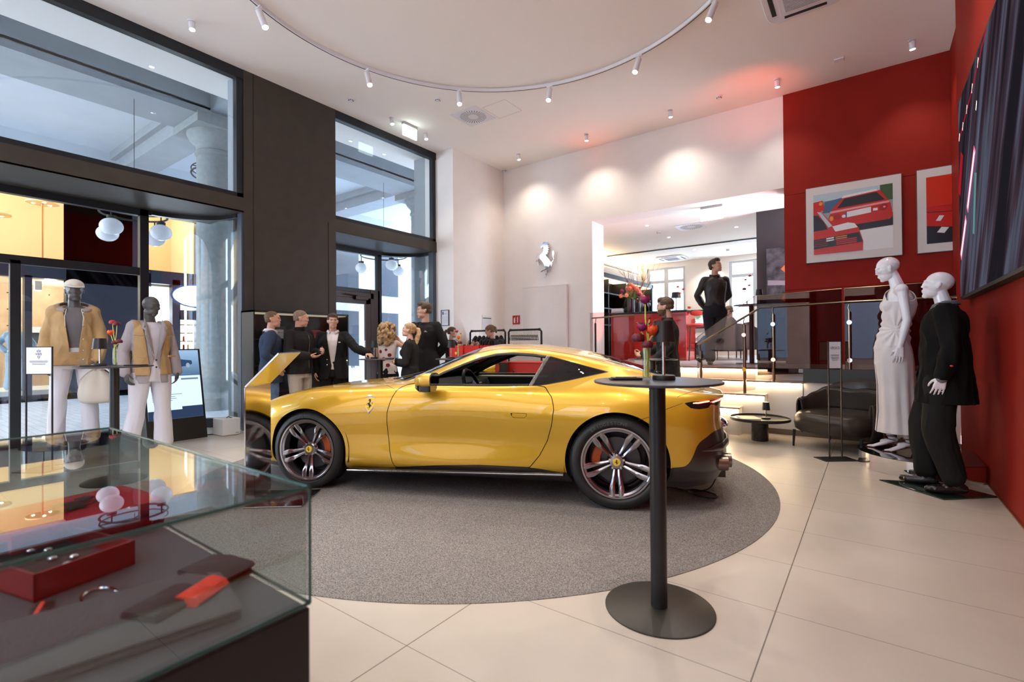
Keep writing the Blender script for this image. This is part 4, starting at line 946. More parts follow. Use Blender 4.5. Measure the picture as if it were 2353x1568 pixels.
def person(name,label,pos,yaw,H,q,skinc=(.55,.30,.20),hairc=(.09,.05,.03),hair='short',top=None,bottom=None,shoe=(.02,.018,.016),group=None,beard=False,extra=None,hs=1.0,fem=False,cat='person',topfold=.006,vox=.007,hip=None):
    q=sk(q); S=H/1.80; root=thing(name,label,cat,pos,yaw,group)
    global EYE
    if EYE is None: EYE=mat('eye_dark',(.03,.02,.015),.2); 
    sk_=skin(skinc); hairc=tuple(c*.62 for c in hairc); hm=mat('hair',hairc,.55,var=.35,vscale=60,bump=.4,bscale=160); lip=mat('lips',(skinc[0]*.85,skinc[1]*.55,skinc[2]*.6),.4)
    q['fem']=1 if fem else q['fem']
    b,Rm=body(root,q,S,[sk_,EYE,lip,hm,hm],vox=vox,beard=4 if beard else None,headfem=fem,hs=hs)
    h=Vector(q['head'])
    if hair in ('short','quiff','side','crop'):
        mb=MB(); k={'crop':dict(top=.002,back=.001,side=.001)}.get(hair,{}); hair_cap(mb,h,Rm,hs,style=hair,**k)
        bake(mb,'hair',hm,root,.006,1,S,disp=.004 if hair!='crop' else .0015,dscale=40,cut=hair_cut(h,Rm,hs),solid=.004,stretch=(1,1,1))
    elif hair=='ponytail':
        mb=MB(); hair_cap(mb,h,Rm,hs,top=.006,back=.010); bake(mb,'hair',hm,root,.006,1,S,disp=.003,dscale=40,cut=hair_cut(h,Rm,hs),solid=.004,stretch=(1,1,1))
        mb=MB(); P=[h+Rm@Vector(p) for p in ((0,-.11,.05),(0,-.15,.045),(.0,-.175,-.02),(.01,-.165,-.10),(-.01,-.155,-.19),(.01,-.15,-.26),(0,-.13,-.31))]
        mb.tube(P,[.018,.030,.034,.036,.034,.026,.008],14); bake(mb,'ponytail',mat('hair_tail',tuple(min(1,c*1.5) for c in hairc),.5,var=.4,vscale=50,bump=.4),root,.006,1,S,disp=.007,dscale=14,stretch=(2,2,.6))
    elif hair=='curly':
        mb=MB(); hair_cap(mb,h,Rm,hs,top=.02,back=.03); rr=random.Random(3)
        for i in range(150):
            a=rr.uniform(0,2*PI); z=rr.uniform(-.26,.10); r=.10+.045*(1-((z+.08)/.2)**2) ; x=r*math.cos(a)*1.02; y=r*math.sin(a)*1.05-.03
            if y>.035 and z<.06: continue
            mb.sphere(h+Rm@Vector((x,y,z)),(.022,.022,.030),10,7)
        mb.tube([h+Rm@Vector(p) for p in ((0,-.06,.05),(0,-.08,-.1),(0,-.07,-.22))],[.08,.095,.075],14)
        bake(mb,'hair',hm,root,.008,1,S,disp=.012,dscale=26,stretch=(1,1,.7))
    # shoes
    sm=mat('shoe',shoe,.35)
    for k in 'rl':
        mb=MB(); foot(mb,q[k+'a'],q[k+'f'],.006); o=bake(mb,'shoe',sm,root,.008,1,S); flat_bottom(o)
    if bottom:
        mb=MB(); fl=bottom.get('flare',.012)
        legs(mb,q,bottom.get('g',.012),bottom.get('upto',.96),fl); pel=Vector(q['pel']); B=q['build']; g=bottom.get('g',.012)
        ring_loft(mb,[(pel+Vector((0,0,-.13)),.16*B+g,.115*B+g,0),(pel+Vector((0,0,-.04)),.168*B+g,.122*B+g,0),(pel+Vector((0,0,.07)),.150*B+g*.6,.110*B+g*.6,0),(pel+Vector((0,0,.10)),.148*B+g*.5,.108*B+g*.5,0)],24)
        bake(mb,bottom.get('name','trousers'),bottom['m'],root,.010,2,S,disp=bottom.get('fold',.006),dscale=11,seed=2)
    if top:
        for t in (top if isinstance(top,list) else [top]):
            mb=MB(); g=t.get('g',.016); ch=Vector(q['chest']); pel=Vector(q['pel'])
            torso(mb,q,g); arms(mb,q,g*.75,t.get('sleeve',.97))
            if t.get('hem',0): 
                hz=t['hem']; B=q['build']; ring_loft(mb,[(pel+Vector((0,0,-hz)),.185*B+g+t.get('skirt',0),.130*B+g+t.get('skirt',0),0),(pel+Vector((0,0,.0)),.172*B+g,.122*B+g,0),(pel+Vector((0,0,.12)),.150*B+g,.108*B+g,0)],24)
            if t.get('collar',0): nk=Vector(q['neck']); mb.cap(nk+Vector((0,-.004,-.03)),nk+Vector((0,.0,t['collar'])),.074,.066,18)
            if t.get('add'): t['add'](mb,q)
            c1=t.get('cut'); hz=t.get('hem',0.0); zlo=pel.z-hz-.0 if hz else (pel.z+.055 if t.get('tuck') else pel.z-.03)
            nk=Vector(q['neck']); ct=t.get('neckcut',.0)
            def cutf(p,c1=c1,zlo=zlo,nk=nk,ct=ct,t=t,ch=ch):
                d=p-nk
                if abs(d.x)<.068 and abs(d.y)<.075 and d.z>t.get('collar',0)-.012+ct: return True
                if p.z<zlo and abs(p.x)<.3 and abs(p.y)<.22 and not t.get('nolow'): 
                    # keep sleeves that hang below the hem
                    for k in 'rl':
                        e=Vector(q[k+'e']); w=Vector(q[k+'w']); tt=max(0,min(1,(p-e).dot(w-e)/(w-e).length_squared)); 
                        if (p-e.lerp(w,tt)).length<.060: return bool(c1 and c1(p))
                    return True
                return bool(c1 and c1(p))
            bake(mb,t.get('name','jacket'),t['m'],root,t.get('vox',.009),2,S,disp=t.get('fold',topfold),dscale=t.get('ds',10),cut=cutf,solid=.006,seed=t.get('seed',1),classify=t.get('classify'),stretch=t.get('stretch',(1,1,.45)))
    if extra: extra(root,q,S,Rm)
    return root
build_car()
# ---------------------------------------------------------------- small helpers for furnishings
petal=lambda nm,c: mat(nm,c,.5,var=.2,vscale=60)
fl_red=petal('petal_red',(.42,.02,.02)); fl_dark=petal('petal_maroon',(.12,.008,.02)); fl_pur=petal('petal_purple',(.26,.01,.09)); fl_or=petal('petal_orange',(.80,.10,.02)); fl_sal=petal('petal_salmon',(.85,.22,.12)); stemg=mat('stem_green',(.20,.32,.06),.5); leafg=mat('leaf_green',(.08,.18,.05),.5,var=.3)
vglass=glassmat('vase_glass',(.92,.96,.93),ior=1.5); water=mat('vase_stems_yellow',(.62,.62,.12),.4)
lampw=emat('lamp_glow',(1,.82,.55),9)
def tulip(mb,c,r,h,n=6,open_=.55,tilt=None,two=2):
    # cupped flower from curved petals
    c=Vector(c); Rm=tilt if tilt is not None else Matrix.Identity(3)
    for lay in range(two):
        for k in range(n):
            a=2*PI*(k+.5*lay)/n; rr=r*(1-.18*lay); rows=[]
            for i in range(6):
                t=i/5; z=h*(t-.05*lay); rad=rr*(math.sin(min(1,t*1.5+.08)*PI/2)*(1-.0*t))*(1-.30*(1-open_)*max(0,t-.4)*2); w=rr*.62*math.sin(PI*min(.97,t*.82+.16)); row=[]
                for j in range(5):
                    s=(j-2)/2; q=Vector((rad*(1-.18*s*s),s*w,z+.05*h*(1-s*s)*t)); row.append(c+Rm@(Matrix.Rotation(a,3,'Z')@q))
                rows.append(row)
            mb.grid(rows)
def ranunc(mb,c,r,rot=None,n=5,seed=0):
    # many-petalled round flower
    rr=random.Random(seed); c=Vector(c)
    for lay in range(n):
        k=7+lay*2; R=r*(.72+.28*lay/(n-1)); el=PI/2-lay*.46
        for i in range(k):
            a=2*PI*i/k+lay*.5+rr.uniform(-.1,.1); d=Vector((math.cos(a)*math.cos(el),math.sin(a)*math.cos(el),math.sin(el)*.8)); u=Vector((-math.sin(a),math.cos(a),0)); v=d.cross(u)
            pc=c+d*R*.85; w=R*.42+.20*r
            rows=[]
            for x in (-1,-.5,0,.5,1):
                rows.append([pc+u*x*w*.5*(1-.25*abs(y))+v*y*w*.5+d*(-.25*w*(x*x+y*y)*.6+rr.uniform(-.02,.02)*r) for y in (-1,-.4,.3,1)])
            mb.grid(rows)
def table_lamp(pos,h=.38,name_label='',group='cordless black table lamps',shade=.068,power=2,rz=0):
    t=thing('table_lamp',name_label,'lamp',pos,rz,group)
    MB().lathe([(.0001,0),(.052,0),(.054,.006),(.052,.022),(.045,.024),(.0001,.024)],n=36).build('lamp_base',blk,t)
    MB().cyl((0,0,.024),(0,0,h-.08),.0075,.0075,14).build('lamp_stem',mat('lamp_stem_steel',(.5,.48,.46),.25,1) if 'lamp_stem_steel' not in bpy.data.materials else bpy.data.materials['lamp_stem_steel'],t)
    s=shade; o=MB().lathe([(s-.003,h-.10),(s,h-.10),(s*.80,h),(s*.78,h),(.0001,h)],n=40).build('lamp_shade',blk,t)
    MB().lathe([(s*.9,h-.094),(.0001,h-.092)],n=24).build('lamp_diffuser',lampw,t,smooth=None)
    return t
def bar_table(pos,label,h=1.075,r=.295,group='black round bar tables'):
    t=thing('bar_table',label,'table',pos,0,group)
    MB().lathe([(.0001,h-.012),(r-.012,h-.013),(r-.002,h-.011),(r,h-.007),(r,h-.002),(r-.003,h),(.0001,h)],n=96).build('table_top',mat('table_laminate',(.045,.045,.052),.32) if 'table_laminate' not in bpy.data.materials else bpy.data.materials['table_laminate'],t,smooth=30)
    MB().cyl((0,0,.008),(0,0,h-.013),.038,.038,40).build('table_pole',blk,t)
    MB().lathe([(.0001,0),(.25,0),(.25,.005),(.244,.008),(.0001,.012)],n=96).build('table_base',mat('table_base_bronze',(.026,.023,.019),.45,.2) if 'table_base_bronze' not in bpy.data.materials else bpy.data.materials['table_base_bronze'],t,smooth=30)
    return t
def slim_vase(pos,label,h=.20,r=.021,flowers=(),group='slim glass vases of cut flowers',s=1):
    t=thing('flower_vase',label,'vase',pos,0,group)
    MB().lathe([(.0001,0),(r,0),(r,h),(r-.002,h),(r-.002,.012),(.0001,.012)],n=28).build('glass_vase',vglass,t,smooth=50)
    m=MB()
    for i,(x,y,z,kind,rad) in enumerate(flowers):
        a=i*2.4; m.tube(catmull([(.008*math.cos(a),.008*math.sin(a),.015),(.011*math.cos(a+1),.011*math.sin(a+1),h*.9),(x*.6,y*.6,(h+z)*.5+.01),(x,y,z)],5),.0032*s,7)
    m.build('stems',water,t)
    for i,(x,y,z,kind,rad) in enumerate(flowers):
        m=MB(); mt={'p':fl_pur,'d':fl_dark,'o':fl_or,'r':fl_red,'s':fl_sal}[kind[0]]
        if 't' in kind[1:]: tulip(m,(x,y,z),rad,rad*1.5,tilt=Matrix.Rotation(.25*math.sin(i*2),3,'Y'))
        else: ranunc(m,(x,y,z+rad*.3),rad,seed=i)
        m.build('flower',mt,t,smooth=60,recalc=False)
    return t
# ---------------------------------------------------------------- foreground table
T0=(-.82,2.28,0); bar_table(T0,'black round bar table in the foreground, nearest to the camera, in front of the coupe')
TH=1.075
table_lamp((-.805,2.33,TH),.282,'black-shaded table lamp on the foreground bar table',rz=.3,shade=.056)
slim_vase((-.865,2.265,TH),'tall slim vase of purple, orange and maroon flowers on the foreground bar table',.165,.019,
  [(-.004,.0,.365,'pt',.024),(-.02,-.012,.235,'pt',.026),(.030,.012,.215,'ot',.030),(-.034,-.018,.190,'d',.040),(.012,-.02,.160,'d',.034),(.012,.01,.290,'rt',.008)])
m=MB()
for k in range(9):
    a=k*.9; c=Vector((-.865+.03*math.cos(a),2.265+.03*math.sin(a),TH+.27+.012*math.sin(k*2)));d=Vector((math.cos(a),math.sin(a),.35)); u=Vector((-math.sin(a),math.cos(a),0)); m.grid([[c,c],[c+d*.02+u*.006,c+d*.02-u*.006],[c+d*.045,c+d*.045]])
o=m.build('leaf',leafg,None,smooth=None,recalc=False); vs=[x for x in bpy.data.objects if x.name.startswith('flower_vase')][-1]; o.parent=vs; o.location=-Vector(vs.location)
def menu_pad(pos,rz,label,w=.16,d=.11,group='black menu folders'):
    t=thing('menu_folder',label,'folder',pos,rz,group)
    m=MB(); m.box(-w/2,w/2,-d/2,d/2,0,.006); m.build('back_cover',blkm,t,bev=.002); m=MB(); m.box(-w/2+.01,w/2,-d/2-.006,d/2-.01,.006,.012); m.build('front_cover',blk,t,bev=.002); return t
t=menu_pad((-.965,2.245,TH),.55,'black folded menu and pen lying on the foreground bar table',.15,.085)
m=MB(); m.tube([(-.05,-.03,.014),(.05,-.022,.014)],.004,8); m.build('pen',steel,t)
# other bar tables
tB=(-2.16,5.86,0); bar_table(tB,'black round bar table behind the coupe tail, beside the bearded man',1.06)
table_lamp((-2.03,5.93,1.06),.26,'black-shaded table lamp on the bar table beside the bearded man',shade=.06)
menu_pad((-2.28,5.80,1.06),.6,'black menu folder on the bar table beside the bearded man')
tC=(-5.66,4.53,0); bar_table(tC,'black round bar table where the man in the open black suit rests his hand',1.06)
table_lamp((-5.74,4.49,1.06),.26,'black-shaded table lamp between the suited man and the curly-haired woman',shade=.055)
menu_pad((-5.52,4.62,1.06),.6,'black folder on the bar table in front of the ponytailed blonde woman')
tD=(-4.66,5.05,0); bar_table(tD,'black round bar table beside the tall man in the black suit, behind the windscreen',1.06)
table_lamp((-4.70,4.98,1.06),.25,'black-shaded table lamp in front of the dark-haired girl with a ponytail',shade=.055)
slim_vase((-4.615,5.03,1.06),'slim vase of red flowers in front of the red carrier bags',.16,.017,[(-.02,0,.36,'rt',.022),(.0,.01,.27,'ot',.028),(.035,.0,.21,'d',.04),(.05,.0,.34,'r',.014)])
menu_pad((-4.70,5.15,1.06),.6,'black menu folder at the back of the bar table beside the tall suited man')
tE=(-5.73,1.50,0); bar_table(tE,'black round bar table in front of the two grey mannequins, seen through the glass case',1.075,.30)
table_lamp((-5.84,1.42,1.075),.26,'black-shaded table lamp in front of the hooded beige jacket mannequin',shade=.062)
slim_vase((-5.71,1.50,1.075),'slim vase of red and maroon flowers in front of the grey mannequins',.17,.018,[(-.03,-.01,.40,'r',.035),(.02,.01,.385,'d',.034),(-.04,-.02,.29,'ot',.030),(.0,0,.21,'d',.036),(.045,.02,.22,'d',.034)])
menu_pad((-5.80,1.36,1.075),.6,'black menu folder at the left end of the bar table before the mannequins'); menu_pad((-5.56,1.62,1.075),.6,'black menu folder at the right end of the bar table before the mannequins')
tF=(-1.63,9.09,P); bar_table(tF,'dark round bar table on the raised platform beside the charcoal wall',1.0,.28)
table_lamp((-1.52,9.16,P+1.0),.26,'black-shaded table lamp on the raised platform bar table beside the charcoal wall',shade=.055)
slim_vase((-1.69,9.05,P+1.0),'slim vase of red flowers on the raised platform bar table',.16,.016,[(.05,.0,.48,'r',.03),(-.02,.0,.42,'d',.025),(.04,0,.32,'o',.028),(-.04,0,.26,'d',.038)])
# ---------------------------------------------------------------- glass display case
gc=thing('display_case','large black-based glass display case in the left foreground holding folded clothes','display case',(-1.6,-.3,0))
GX0,GX1,GY0,GY1,GZ0,GZ1=-2.29,-.965,-1.2,.585,.705,.95
MB().box(GX0,GX1,GY0,GY1,0,.695).build('case_base',mat('case_black',(.014,.013,.013),.35),gc,world=True,smooth=None,bev=.003)
MB().box(GX0+.012,GX1-.012,GY0,GY1-.012,.695,.703).build('case_deck',mat('deck_grey',(.055,.056,.064),.5),gc,world=True,smooth=None)
m=MB(); g=.008
m.box(GX0,GX1,GY0,GY1,GZ1-g,GZ1); m.box(GX1-g,GX1,GY0,GY1-g,GZ0,GZ1-g); m.box(GX0,GX1-g,GY1-g,GY1,GZ0,GZ1-g); m.box(GX0,GX0+g,GY0,GY1-g,GZ0,GZ1-g)
m.build('case_glass',glassv,gc,world=True,smooth=None)
m=MB(); e=.0035
for a,b in (((GX0,GY1,GZ1),(GX1,GY1,GZ1)),((GX1,GY0,GZ1),(GX1,GY1,GZ1)),((GX1,GY1,GZ0),(GX1,GY1,GZ1)),((GX0,GY1,GZ0),(GX0,GY1,GZ1)),((GX0,GY0,GZ1),(GX0,GY1,GZ1)),((GX1,GY0,GZ0),(GX1,GY1,GZ0)),((GX0,GY1,GZ0),(GX1,GY1,GZ0))): m.tube([a,b],e,6)
m.build('glass_edge',gedge,gc,world=True,smooth=None)
D=.704
def folded(name,label,cat,c,w,d,h,rz,m_,lay=3,group=None,extra=None):
    mb=MB(); 
    for i in range(lay):
        z=D+h*i/lay; k=.012*math.sin(i*2.1); rows=[]
        for j in range(9):
            s=-1+2*j/8; rows.append([( -w/2+k,s*d/2,z+.002),(-w/2-.006+k,s*d/2,z+h/lay*.5),(-w/2+k,s*d/2,z+h/lay-.002),(0,s*d/2,z+h/lay+.004*math.cos(s*5+i)),(w/2+k*.5,s*d/2,z+h/lay-.002),(w/2+.008+k*.5,s*d/2,z+h/lay*.5),(w/2+k*.5,s*d/2,z+.002)])
        mb.grid(rows,closed=True); mb.add(rows[0],[tuple(range(7))]); mb.add(rows[-1],[tuple(range(7))])
    for i,v in enumerate(mb.v): q=Matrix.Rotation(rz,3,'Z')@Vector((v[0],v[1],0)); mb.v[i]=(c[0]+q.x,c[1]+q.y,v[2])
    o=mb.build(name,m_,None,smooth=50,loc=(c[0],c[1],D)); props(o,label,cat,group); 
    if extra: extra(o)
    return o
cred=mat('red_knit',(.50,.018,.03),.9,bump=.3,bscale=120); cgrey=mat('grey_knit',(.075,.072,.078),.9,bump=.2,bscale=120); cdark=mat('charcoal_wool',(.035,.032,.033),.85,bump=.2,bscale=150); corange=mat('orange_cloth',(.75,.055,.03),.8)
def horse_on(o):
    m=MB(); m.prism(horse_pts(.17),(0.02,0,.087),(.55,.83,0),(-.83,.55,0),(0,0,.002)); m.build('horse_print',blkm,o)
folded('sweater','folded red sweater with a black horse print at the far side of the glass case','sweater',(-1.90,.40,0),.30,.34,.08,.1,cred,2,extra=horse_on)
folded('jacket','long folded grey jacket curving across the near half of the glass case','jacket',(-1.19,.27,0),.24,.46,.032,-.2,cgrey,2)
folded('scarf','dark folded cloth with a pale label beside the orange cloth in the glass case','cloth',(-1.145,.375,0),.08,.11,.046,.4,cdark,2)
folded('pouch','small folded orange cloth on the grey jacket in the glass case','cloth',(-1.13,.435,0),.05,.085,.05,.5,corange,2)
folded('sweater','folded charcoal cloth at the right rear corner of the glass case','cloth',(-1.25,.515,0),.13,.09,.035,.3,cdark,2)
t=thing('gift_box','open dark red-sided box with small silver pieces in the glass case','box',(-1.62,.30,D),.25)
m=MB(); m.box(-.15,.15,-.10,.10,0,.006); m.box(-.15,.15,-.10,-.094,0,.06); m.box(-.15,.15,.094,.10,0,.06); m.box(-.15,-.144,-.10,.10,0,.06); m.box(.144,.15,-.10,.10,0,.06); m.build('box_body',mat('box_red',(.22,.012,.015),.35),t,smooth=None)
m=MB(); m.box(-.13,.13,-.08,.08,.01,.03); m.build('box_insert',blkm,t,smooth=None)
for i in range(6): m=MB(); m.sphere((-.09+.036*i,.02*math.sin(i*2),.036),(.010,.010,.007),12,8); m.build('silver_piece',chromel,t)
t=thing('bracelet','thin silver chain bracelet beside the red box in the glass case','bracelet',(-1.36,.33,D),0); m=MB(); m.tube([(.05*math.cos(a),.03*math.sin(a),.004) for a in np.linspace(0,2*PI,24,endpoint=False)],.003,6,closed=True); m.build('chain',chromel,t)
t=thing('belt','black belt with a red stripe lying along the near end of the glass case','belt',(-1.28,.10,D),0)
m=MB(); 
P2=catmull([(-.14,.15,.003),(.02,.09,.003),(.14,.08,.003),(.22,.06,.003)],6); m.tube(P2,[(.02,.004)]*len(P2),8); m.build('strap',blk,t); m=MB(); m.tube([(p.x,p.y,p.z+.004) for p in P2],[(.004,.0015)]*len(P2),6); m.build('red_stripe',corange,t)
# ---------------------------------------------------------------- information lectern
t=thing('information_lectern','polished metal information lectern with a slanted top beside the coupe nose','lectern',(-3.9,2.0,0))
A=Vector((-3.865,1.817,0)); Bp=Vector((-4.144,2.158,0)); ax=Vector((.77,.63,0)); 
pol=mat('polished_dark_metal',(.50,.47,.44),.12,1)
def sheet(m,a,b,c,d,n,th=.012):
    n=Vector(n).normalized()*th; P=[Vector(q) for q in (a,b,c,d)]; m.add(P+[p+n for p in P],[(0,1,2,3)[::-1],(4,5,6,7),(0,1,5,4),(1,2,6,5),(2,3,7,6),(3,0,4,7)])
m=MB(); sheet(m,A+Vector((0,0,.02)),Bp+Vector((0,0,.02)),Bp+Vector((0,0,.935)),A+Vector((0,0,.93)),(-.77,-.63,0)); m.build('upright_panel',pol,t,world=True,smooth=None,bev=.002)
C_=A+ax*.255+Vector((0,0,1.19)); D_=Bp+ax*.255+Vector((0,0,1.195))
m=MB(); sheet(m,A+Vector((0,0,.93)),Bp+Vector((0,0,.935)),D_,C_,(-.6,-.5,.75),.014); m.build('slanted_top',pol,t,world=True,smooth=None,bev=.002)
m=MB(); sheet(m,A-ax*.02,Bp-ax*.02,Bp+ax*.42,A+ax*.42,(0,0,1),.02); m.build('base_plate',pol,t,world=True,smooth=None,bev=.003)
# ---------------------------------------------------------------- tilted totem screen
t=thing('digital_totem','black leaning floor screen showing a dark blue car behind the beige vest mannequin','screen',(-7.5,2.65,0))
m=MB(); w0,w1=2.28,2.98; 
m.add([(-7.42,w0,0),(-7.42,w1,0),(-7.68,w1,1.22),(-7.68,w0,1.22),(-7.72,w0,0),(-7.72,w1,0),(-7.74,w1,1.22),(-7.74,w0,1.22)],[(0,1,2,3),(4,7,6,5),(0,4,5,1),(1,5,6,2),(2,6,7,3),(3,7,4,0)]); m.build('totem_body',blk,t,world=True,smooth=None,bev=.004)
def on_totem(a,b,off=.003): # a along width from near side 0..1, b 0..1 up
    z=1.22*b; x=-7.42-.26*b; n=Vector((.978,0,.208)); return Vector((x,w0+(w1-w0)*a,z))+n*off
def tq(m,a0,a1,b0,b1,off,mi=0): m.add([on_totem(a0,b0,off),on_totem(a1,b0,off),on_totem(a1,b1,off),on_totem(a0,b1,off)],[(0,1,2,3)],mi)
def screen_grad(name,c1,c2,s,axis=2,lo=0,hi=1):
    M=emat(name,c1,s); nt=M.node_tree; e=[n for n in nt.nodes if n.type=='EMISSION'][0]; g=nt.nodes.new('ShaderNodeNewGeometry'); sp=nt.nodes.new('ShaderNodeSeparateXYZ'); mr=nt.nodes.new('ShaderNodeMapRange'); mr.inputs[1].default_value=lo; mr.inputs[2].default_value=hi; rp=nt.nodes.new('ShaderNodeValToRGB'); rp.color_ramp.elements[0].color=(*c1,1); rp.color_ramp.elements[1].color=(*c2,1); nt.links.new(g.outputs['Position'],sp.inputs[0]); nt.links.new(sp.outputs[axis],mr.inputs[0]); nt.links.new(mr.outputs[0],rp.inputs[0]); nt.links.new(rp.outputs[0],e.inputs[0]); return M
m=MB(); tq(m,.04,.96,.24,.985,.003); scr=m.build('display',emat('screen_white_blue',(.62,.80,1.0),1.0),t,world=True,smooth=None)
o=MB(); tq(o,.04,.96,.70,.985,.005); o.build('picture_top',screen_grad('screen_blue',(.04,.10,.22),(.35,.55,.80),.8,2,.80,1.2),scr,world=False,smooth=None).location=-t.location
o=MB(); tq(o,.04,.60,.24,.335,.006); tq(o,.60,.96,.24,.365,.006); o.build('picture_bottom',emat('screen_dark',(.03,.05,.11),.8),scr,smooth=None).location=-t.location
prof=[(-.34,.0),(-.33,.045),(-.20,.07),(-.10,.11),(.05,.12),(.2,.085),(.33,.06),(.34,.01),(.28,-.01),(-.26,-.03)]
o=MB(); o.add([on_totem(.5+a,.80+b*.75+ .07*a,.008) for a,b in prof],[tuple(range(len(prof)))]); o.build('car_picture',emat('screen_car',(.03,.07,.16),.8),scr,smooth=None,recalc=False).location=-t.location
o=MB()
for cx,cz,r in ((-.20,.775,.045),(.26,.815,.035)): o.add([on_totem(.5+cx+r*math.cos(a),cz+r*.75*math.sin(a),.010) for a in np.linspace(0,2*PI,20,endpoint=False)],[tuple(range(20))])
o.build('wheel_picture',emat('screen_wheel',(.35,.42,.52),.8),scr,smooth=None,recalc=False).location=-t.location
o=MB()
for b,a1 in ((.62,.45),(.59,.28),(.50,.62),(.475,.50),(.455,.52),(.435,.45)): tq(o,.12,a1,b,b+.006,.006)
tq(o,.62,.92,.655,.675,.006); tq(o,.30,.80,.715,.721,.009); o.build('screen_text',emat('screen_text',(.25,.33,.45),.6),scr,smooth=None).location=-t.location
# white cable box
t=thing('speaker_box','small white box with a cable on the floor beside the curved glazing','box',(-7.42,3.22,0),R_(2))
MB().box(-.13,.16,-.12,.12,.004,.235).build('box_body',mat('white_lacquer',(.78,.78,.76),.4),t,bev=.008)
m=MB(); m.tube(catmull([(0,0,.236),(.03,.02,.25),(.06,.03,.24),(.08,.04,.238)],5),.006,8); m.build('plug',blk,t)
m=MB(); m.box(.160,.1605,.05,.10,.028,.034); m.build('maker_mark',blkm,t,smooth=None,recalc=False)
props(MB().tube(catmull([(-7.55,3.1,.006),(-7.6,2.95,.006),(-7.48,2.9,.006),(-7.55,2.75,.006)],6),.006,6).build('floor_cable',blk,loc=(-7.55,3,0)),'black cable running from the leaning screen to the white box','cable')
# sign stand left
def sign_stand(pos,rz,label,w,hp,top,lines,gap,mat_frame,basew,based,heads,group='floor sign stands'):
    t=thing('sign_stand',label,'sign',pos,rz,group)
    m=MB(); m.box(-basew/2,basew/2,-based/2,based/2,0,.008); m.build('sign_base',mat_frame,t,smooth=None,bev=.002)
    m=MB(); m.box(-w/2-.006,-w/2+.004,-.006,.006,.008,top); m.box(w/2-.004,w/2+.006,-.006,.006,.008,top); m.box(-w/2,w/2,-.006,.006,top-.008,top); m.box(-w/2,w/2,-.006,.006,top-hp,top-hp+.008); m.build('sign_frame',mat_frame,t,smooth=None)
    pn=MB().box(-w/2+.004,w/2-.004,-.004,.0,top-hp+.006,top-.006).build('sign_panel',mat('sign_paper',(.74,.74,.78),.5) if 'sign_paper' not in bpy.data.materials else bpy.data.materials['sign_paper'],t,smooth=None)
    m=MB()
    for tx,sz,zz,sq in heads: text_mb(m,tx,sz,(0,-.0055,zz),(1,0,0),(0,0,1),(0,0,0),squash=sq)
    for (zz,ww) in lines: m.box(-ww/2,ww/2,-.0058,-.005,zz,zz+.0022)
    m.build('sign_lettering',blkm,pn,smooth=None,recalc=False); return t
sign_stand((-6.85,1.178,0),R_(32),'black sign stand with a square white notice beside the hooded jacket mannequin',.285,.285,1.262,[(1.115,.20),(1.108,.20),(1.101,.19),(1.085,.15),(1.078,.14)],0,blk,.34,.24,[('ele',.046,1.205,.9),('ven',.046,1.175,1.1),('ty',.046,1.145,.9)])
sign_stand((-.315,6.255,0),R_(38),'slim black sign stand with a narrow upright white notice before the leather armchair',.135,.298,1.262,[(1.115,.085),(1.108,.09),(1.101,.08),(1.088,.09),(1.081,.08),(1.074,.085),(1.067,.07),(1.054,.06)],0,blk,.36,.20,[('VERSACE',.040,1.175,.62)])
# ---------------------------------------------------------------- lounge corner: armchair and low table
t=thing('armchair','dark brown leather armchair with gathered wrap-around back below the raised platform','armchair',(-.27,6.97,0),R_(-26))
m=MB(); rows=[]
for i,(zf,off,th) in enumerate([(.14,0,0),(.20,.03,0),(.34,.055,0),(.52,.06,0),(.61,.055,0),(.64,.045,0),(.63,.02,0),(.50,.0,0),(.34,-.01,0)]):
    row=[]
    for k in range(41):
        a=R_(-32+ (244)*k/40); # opening towards -Y
        rx,ry=.43+off,.42+off*.8; back=max(0,math.sin(a)); zz=zf if zf<.3 else .14+(zf-.14)*(.84+.46*back**1.3); fold=.012*math.sin(k*1.9+i*.6) if zf>.5 else .004*math.sin(k*1.3)
        row.append((rx*math.cos(a)*(1+fold*.6),ry*math.sin(a)*(1+fold*.6)+.02,zz+fold*.8))
    rows.append(row)
m.grid(rows); o=m.build('arm_back_shell',leather,t,smooth=60,sub=1,solid=.03)
m=MB(); rows=[]
for z,s in ((.20,.90),(.24,1.0),(.32,1.03),(.40,1.0),(.43,.90),(.44,.6),(.445,.2)):
    rows.append([(.40*s*math.copysign(abs(math.cos(a))**.6,math.cos(a)),-.06+.43*s*math.copysign(abs(math.sin(a))**.6,math.sin(a)),z+(.012*math.sin(3*a) if s>.95 else 0)) for a in np.linspace(0,2*PI,40,endpoint=False)])
m.grid(rows,closed=True); m.add(rows[0],[tuple(range(40))]); m.add(rows[-1],[tuple(range(40))]); m.build('seat_cushion',leather,t,smooth=60)
m=MB(); rows=[[(x,-.02-.38*0+.36*math.cos(x*1.4)-.02*q,.42+.26*q+.01*math.sin(x*18)) for x in np.linspace(-.34,.34,24)] for q in np.linspace(0,1,8)]; m.grid(rows); m.build('back_cushion',leather,t,smooth=60,solid=.10)
for x,y in ((-.37,-.36),(.37,-.36),(-.36,.36),(.36,.36)): MB().cyl((x*1.02,y*1.02,0),(x,y,.20),.011,.017,12).build('leg',blk,t)
t=thing('coffee_table','low round black coffee table with raised rim beside the armchair','table',(-1.16,6.94,0))
MB().lathe([(.0001,.262),(.345,.262),(.352,.268),(.352,.298),(.346,.300),(.343,.296),(.343,.276),(.0001,.276)],n=72).build('table_top',blk,t,smooth=30)
MB().lathe([(.0001,0),(.098,0),(.100,.004),(.100,.262),(.0001,.262)],n=48).build('table_base',mat('black_marble',(.02,.018,.017),.12,var=.8,vscale=9),t,smooth=30)
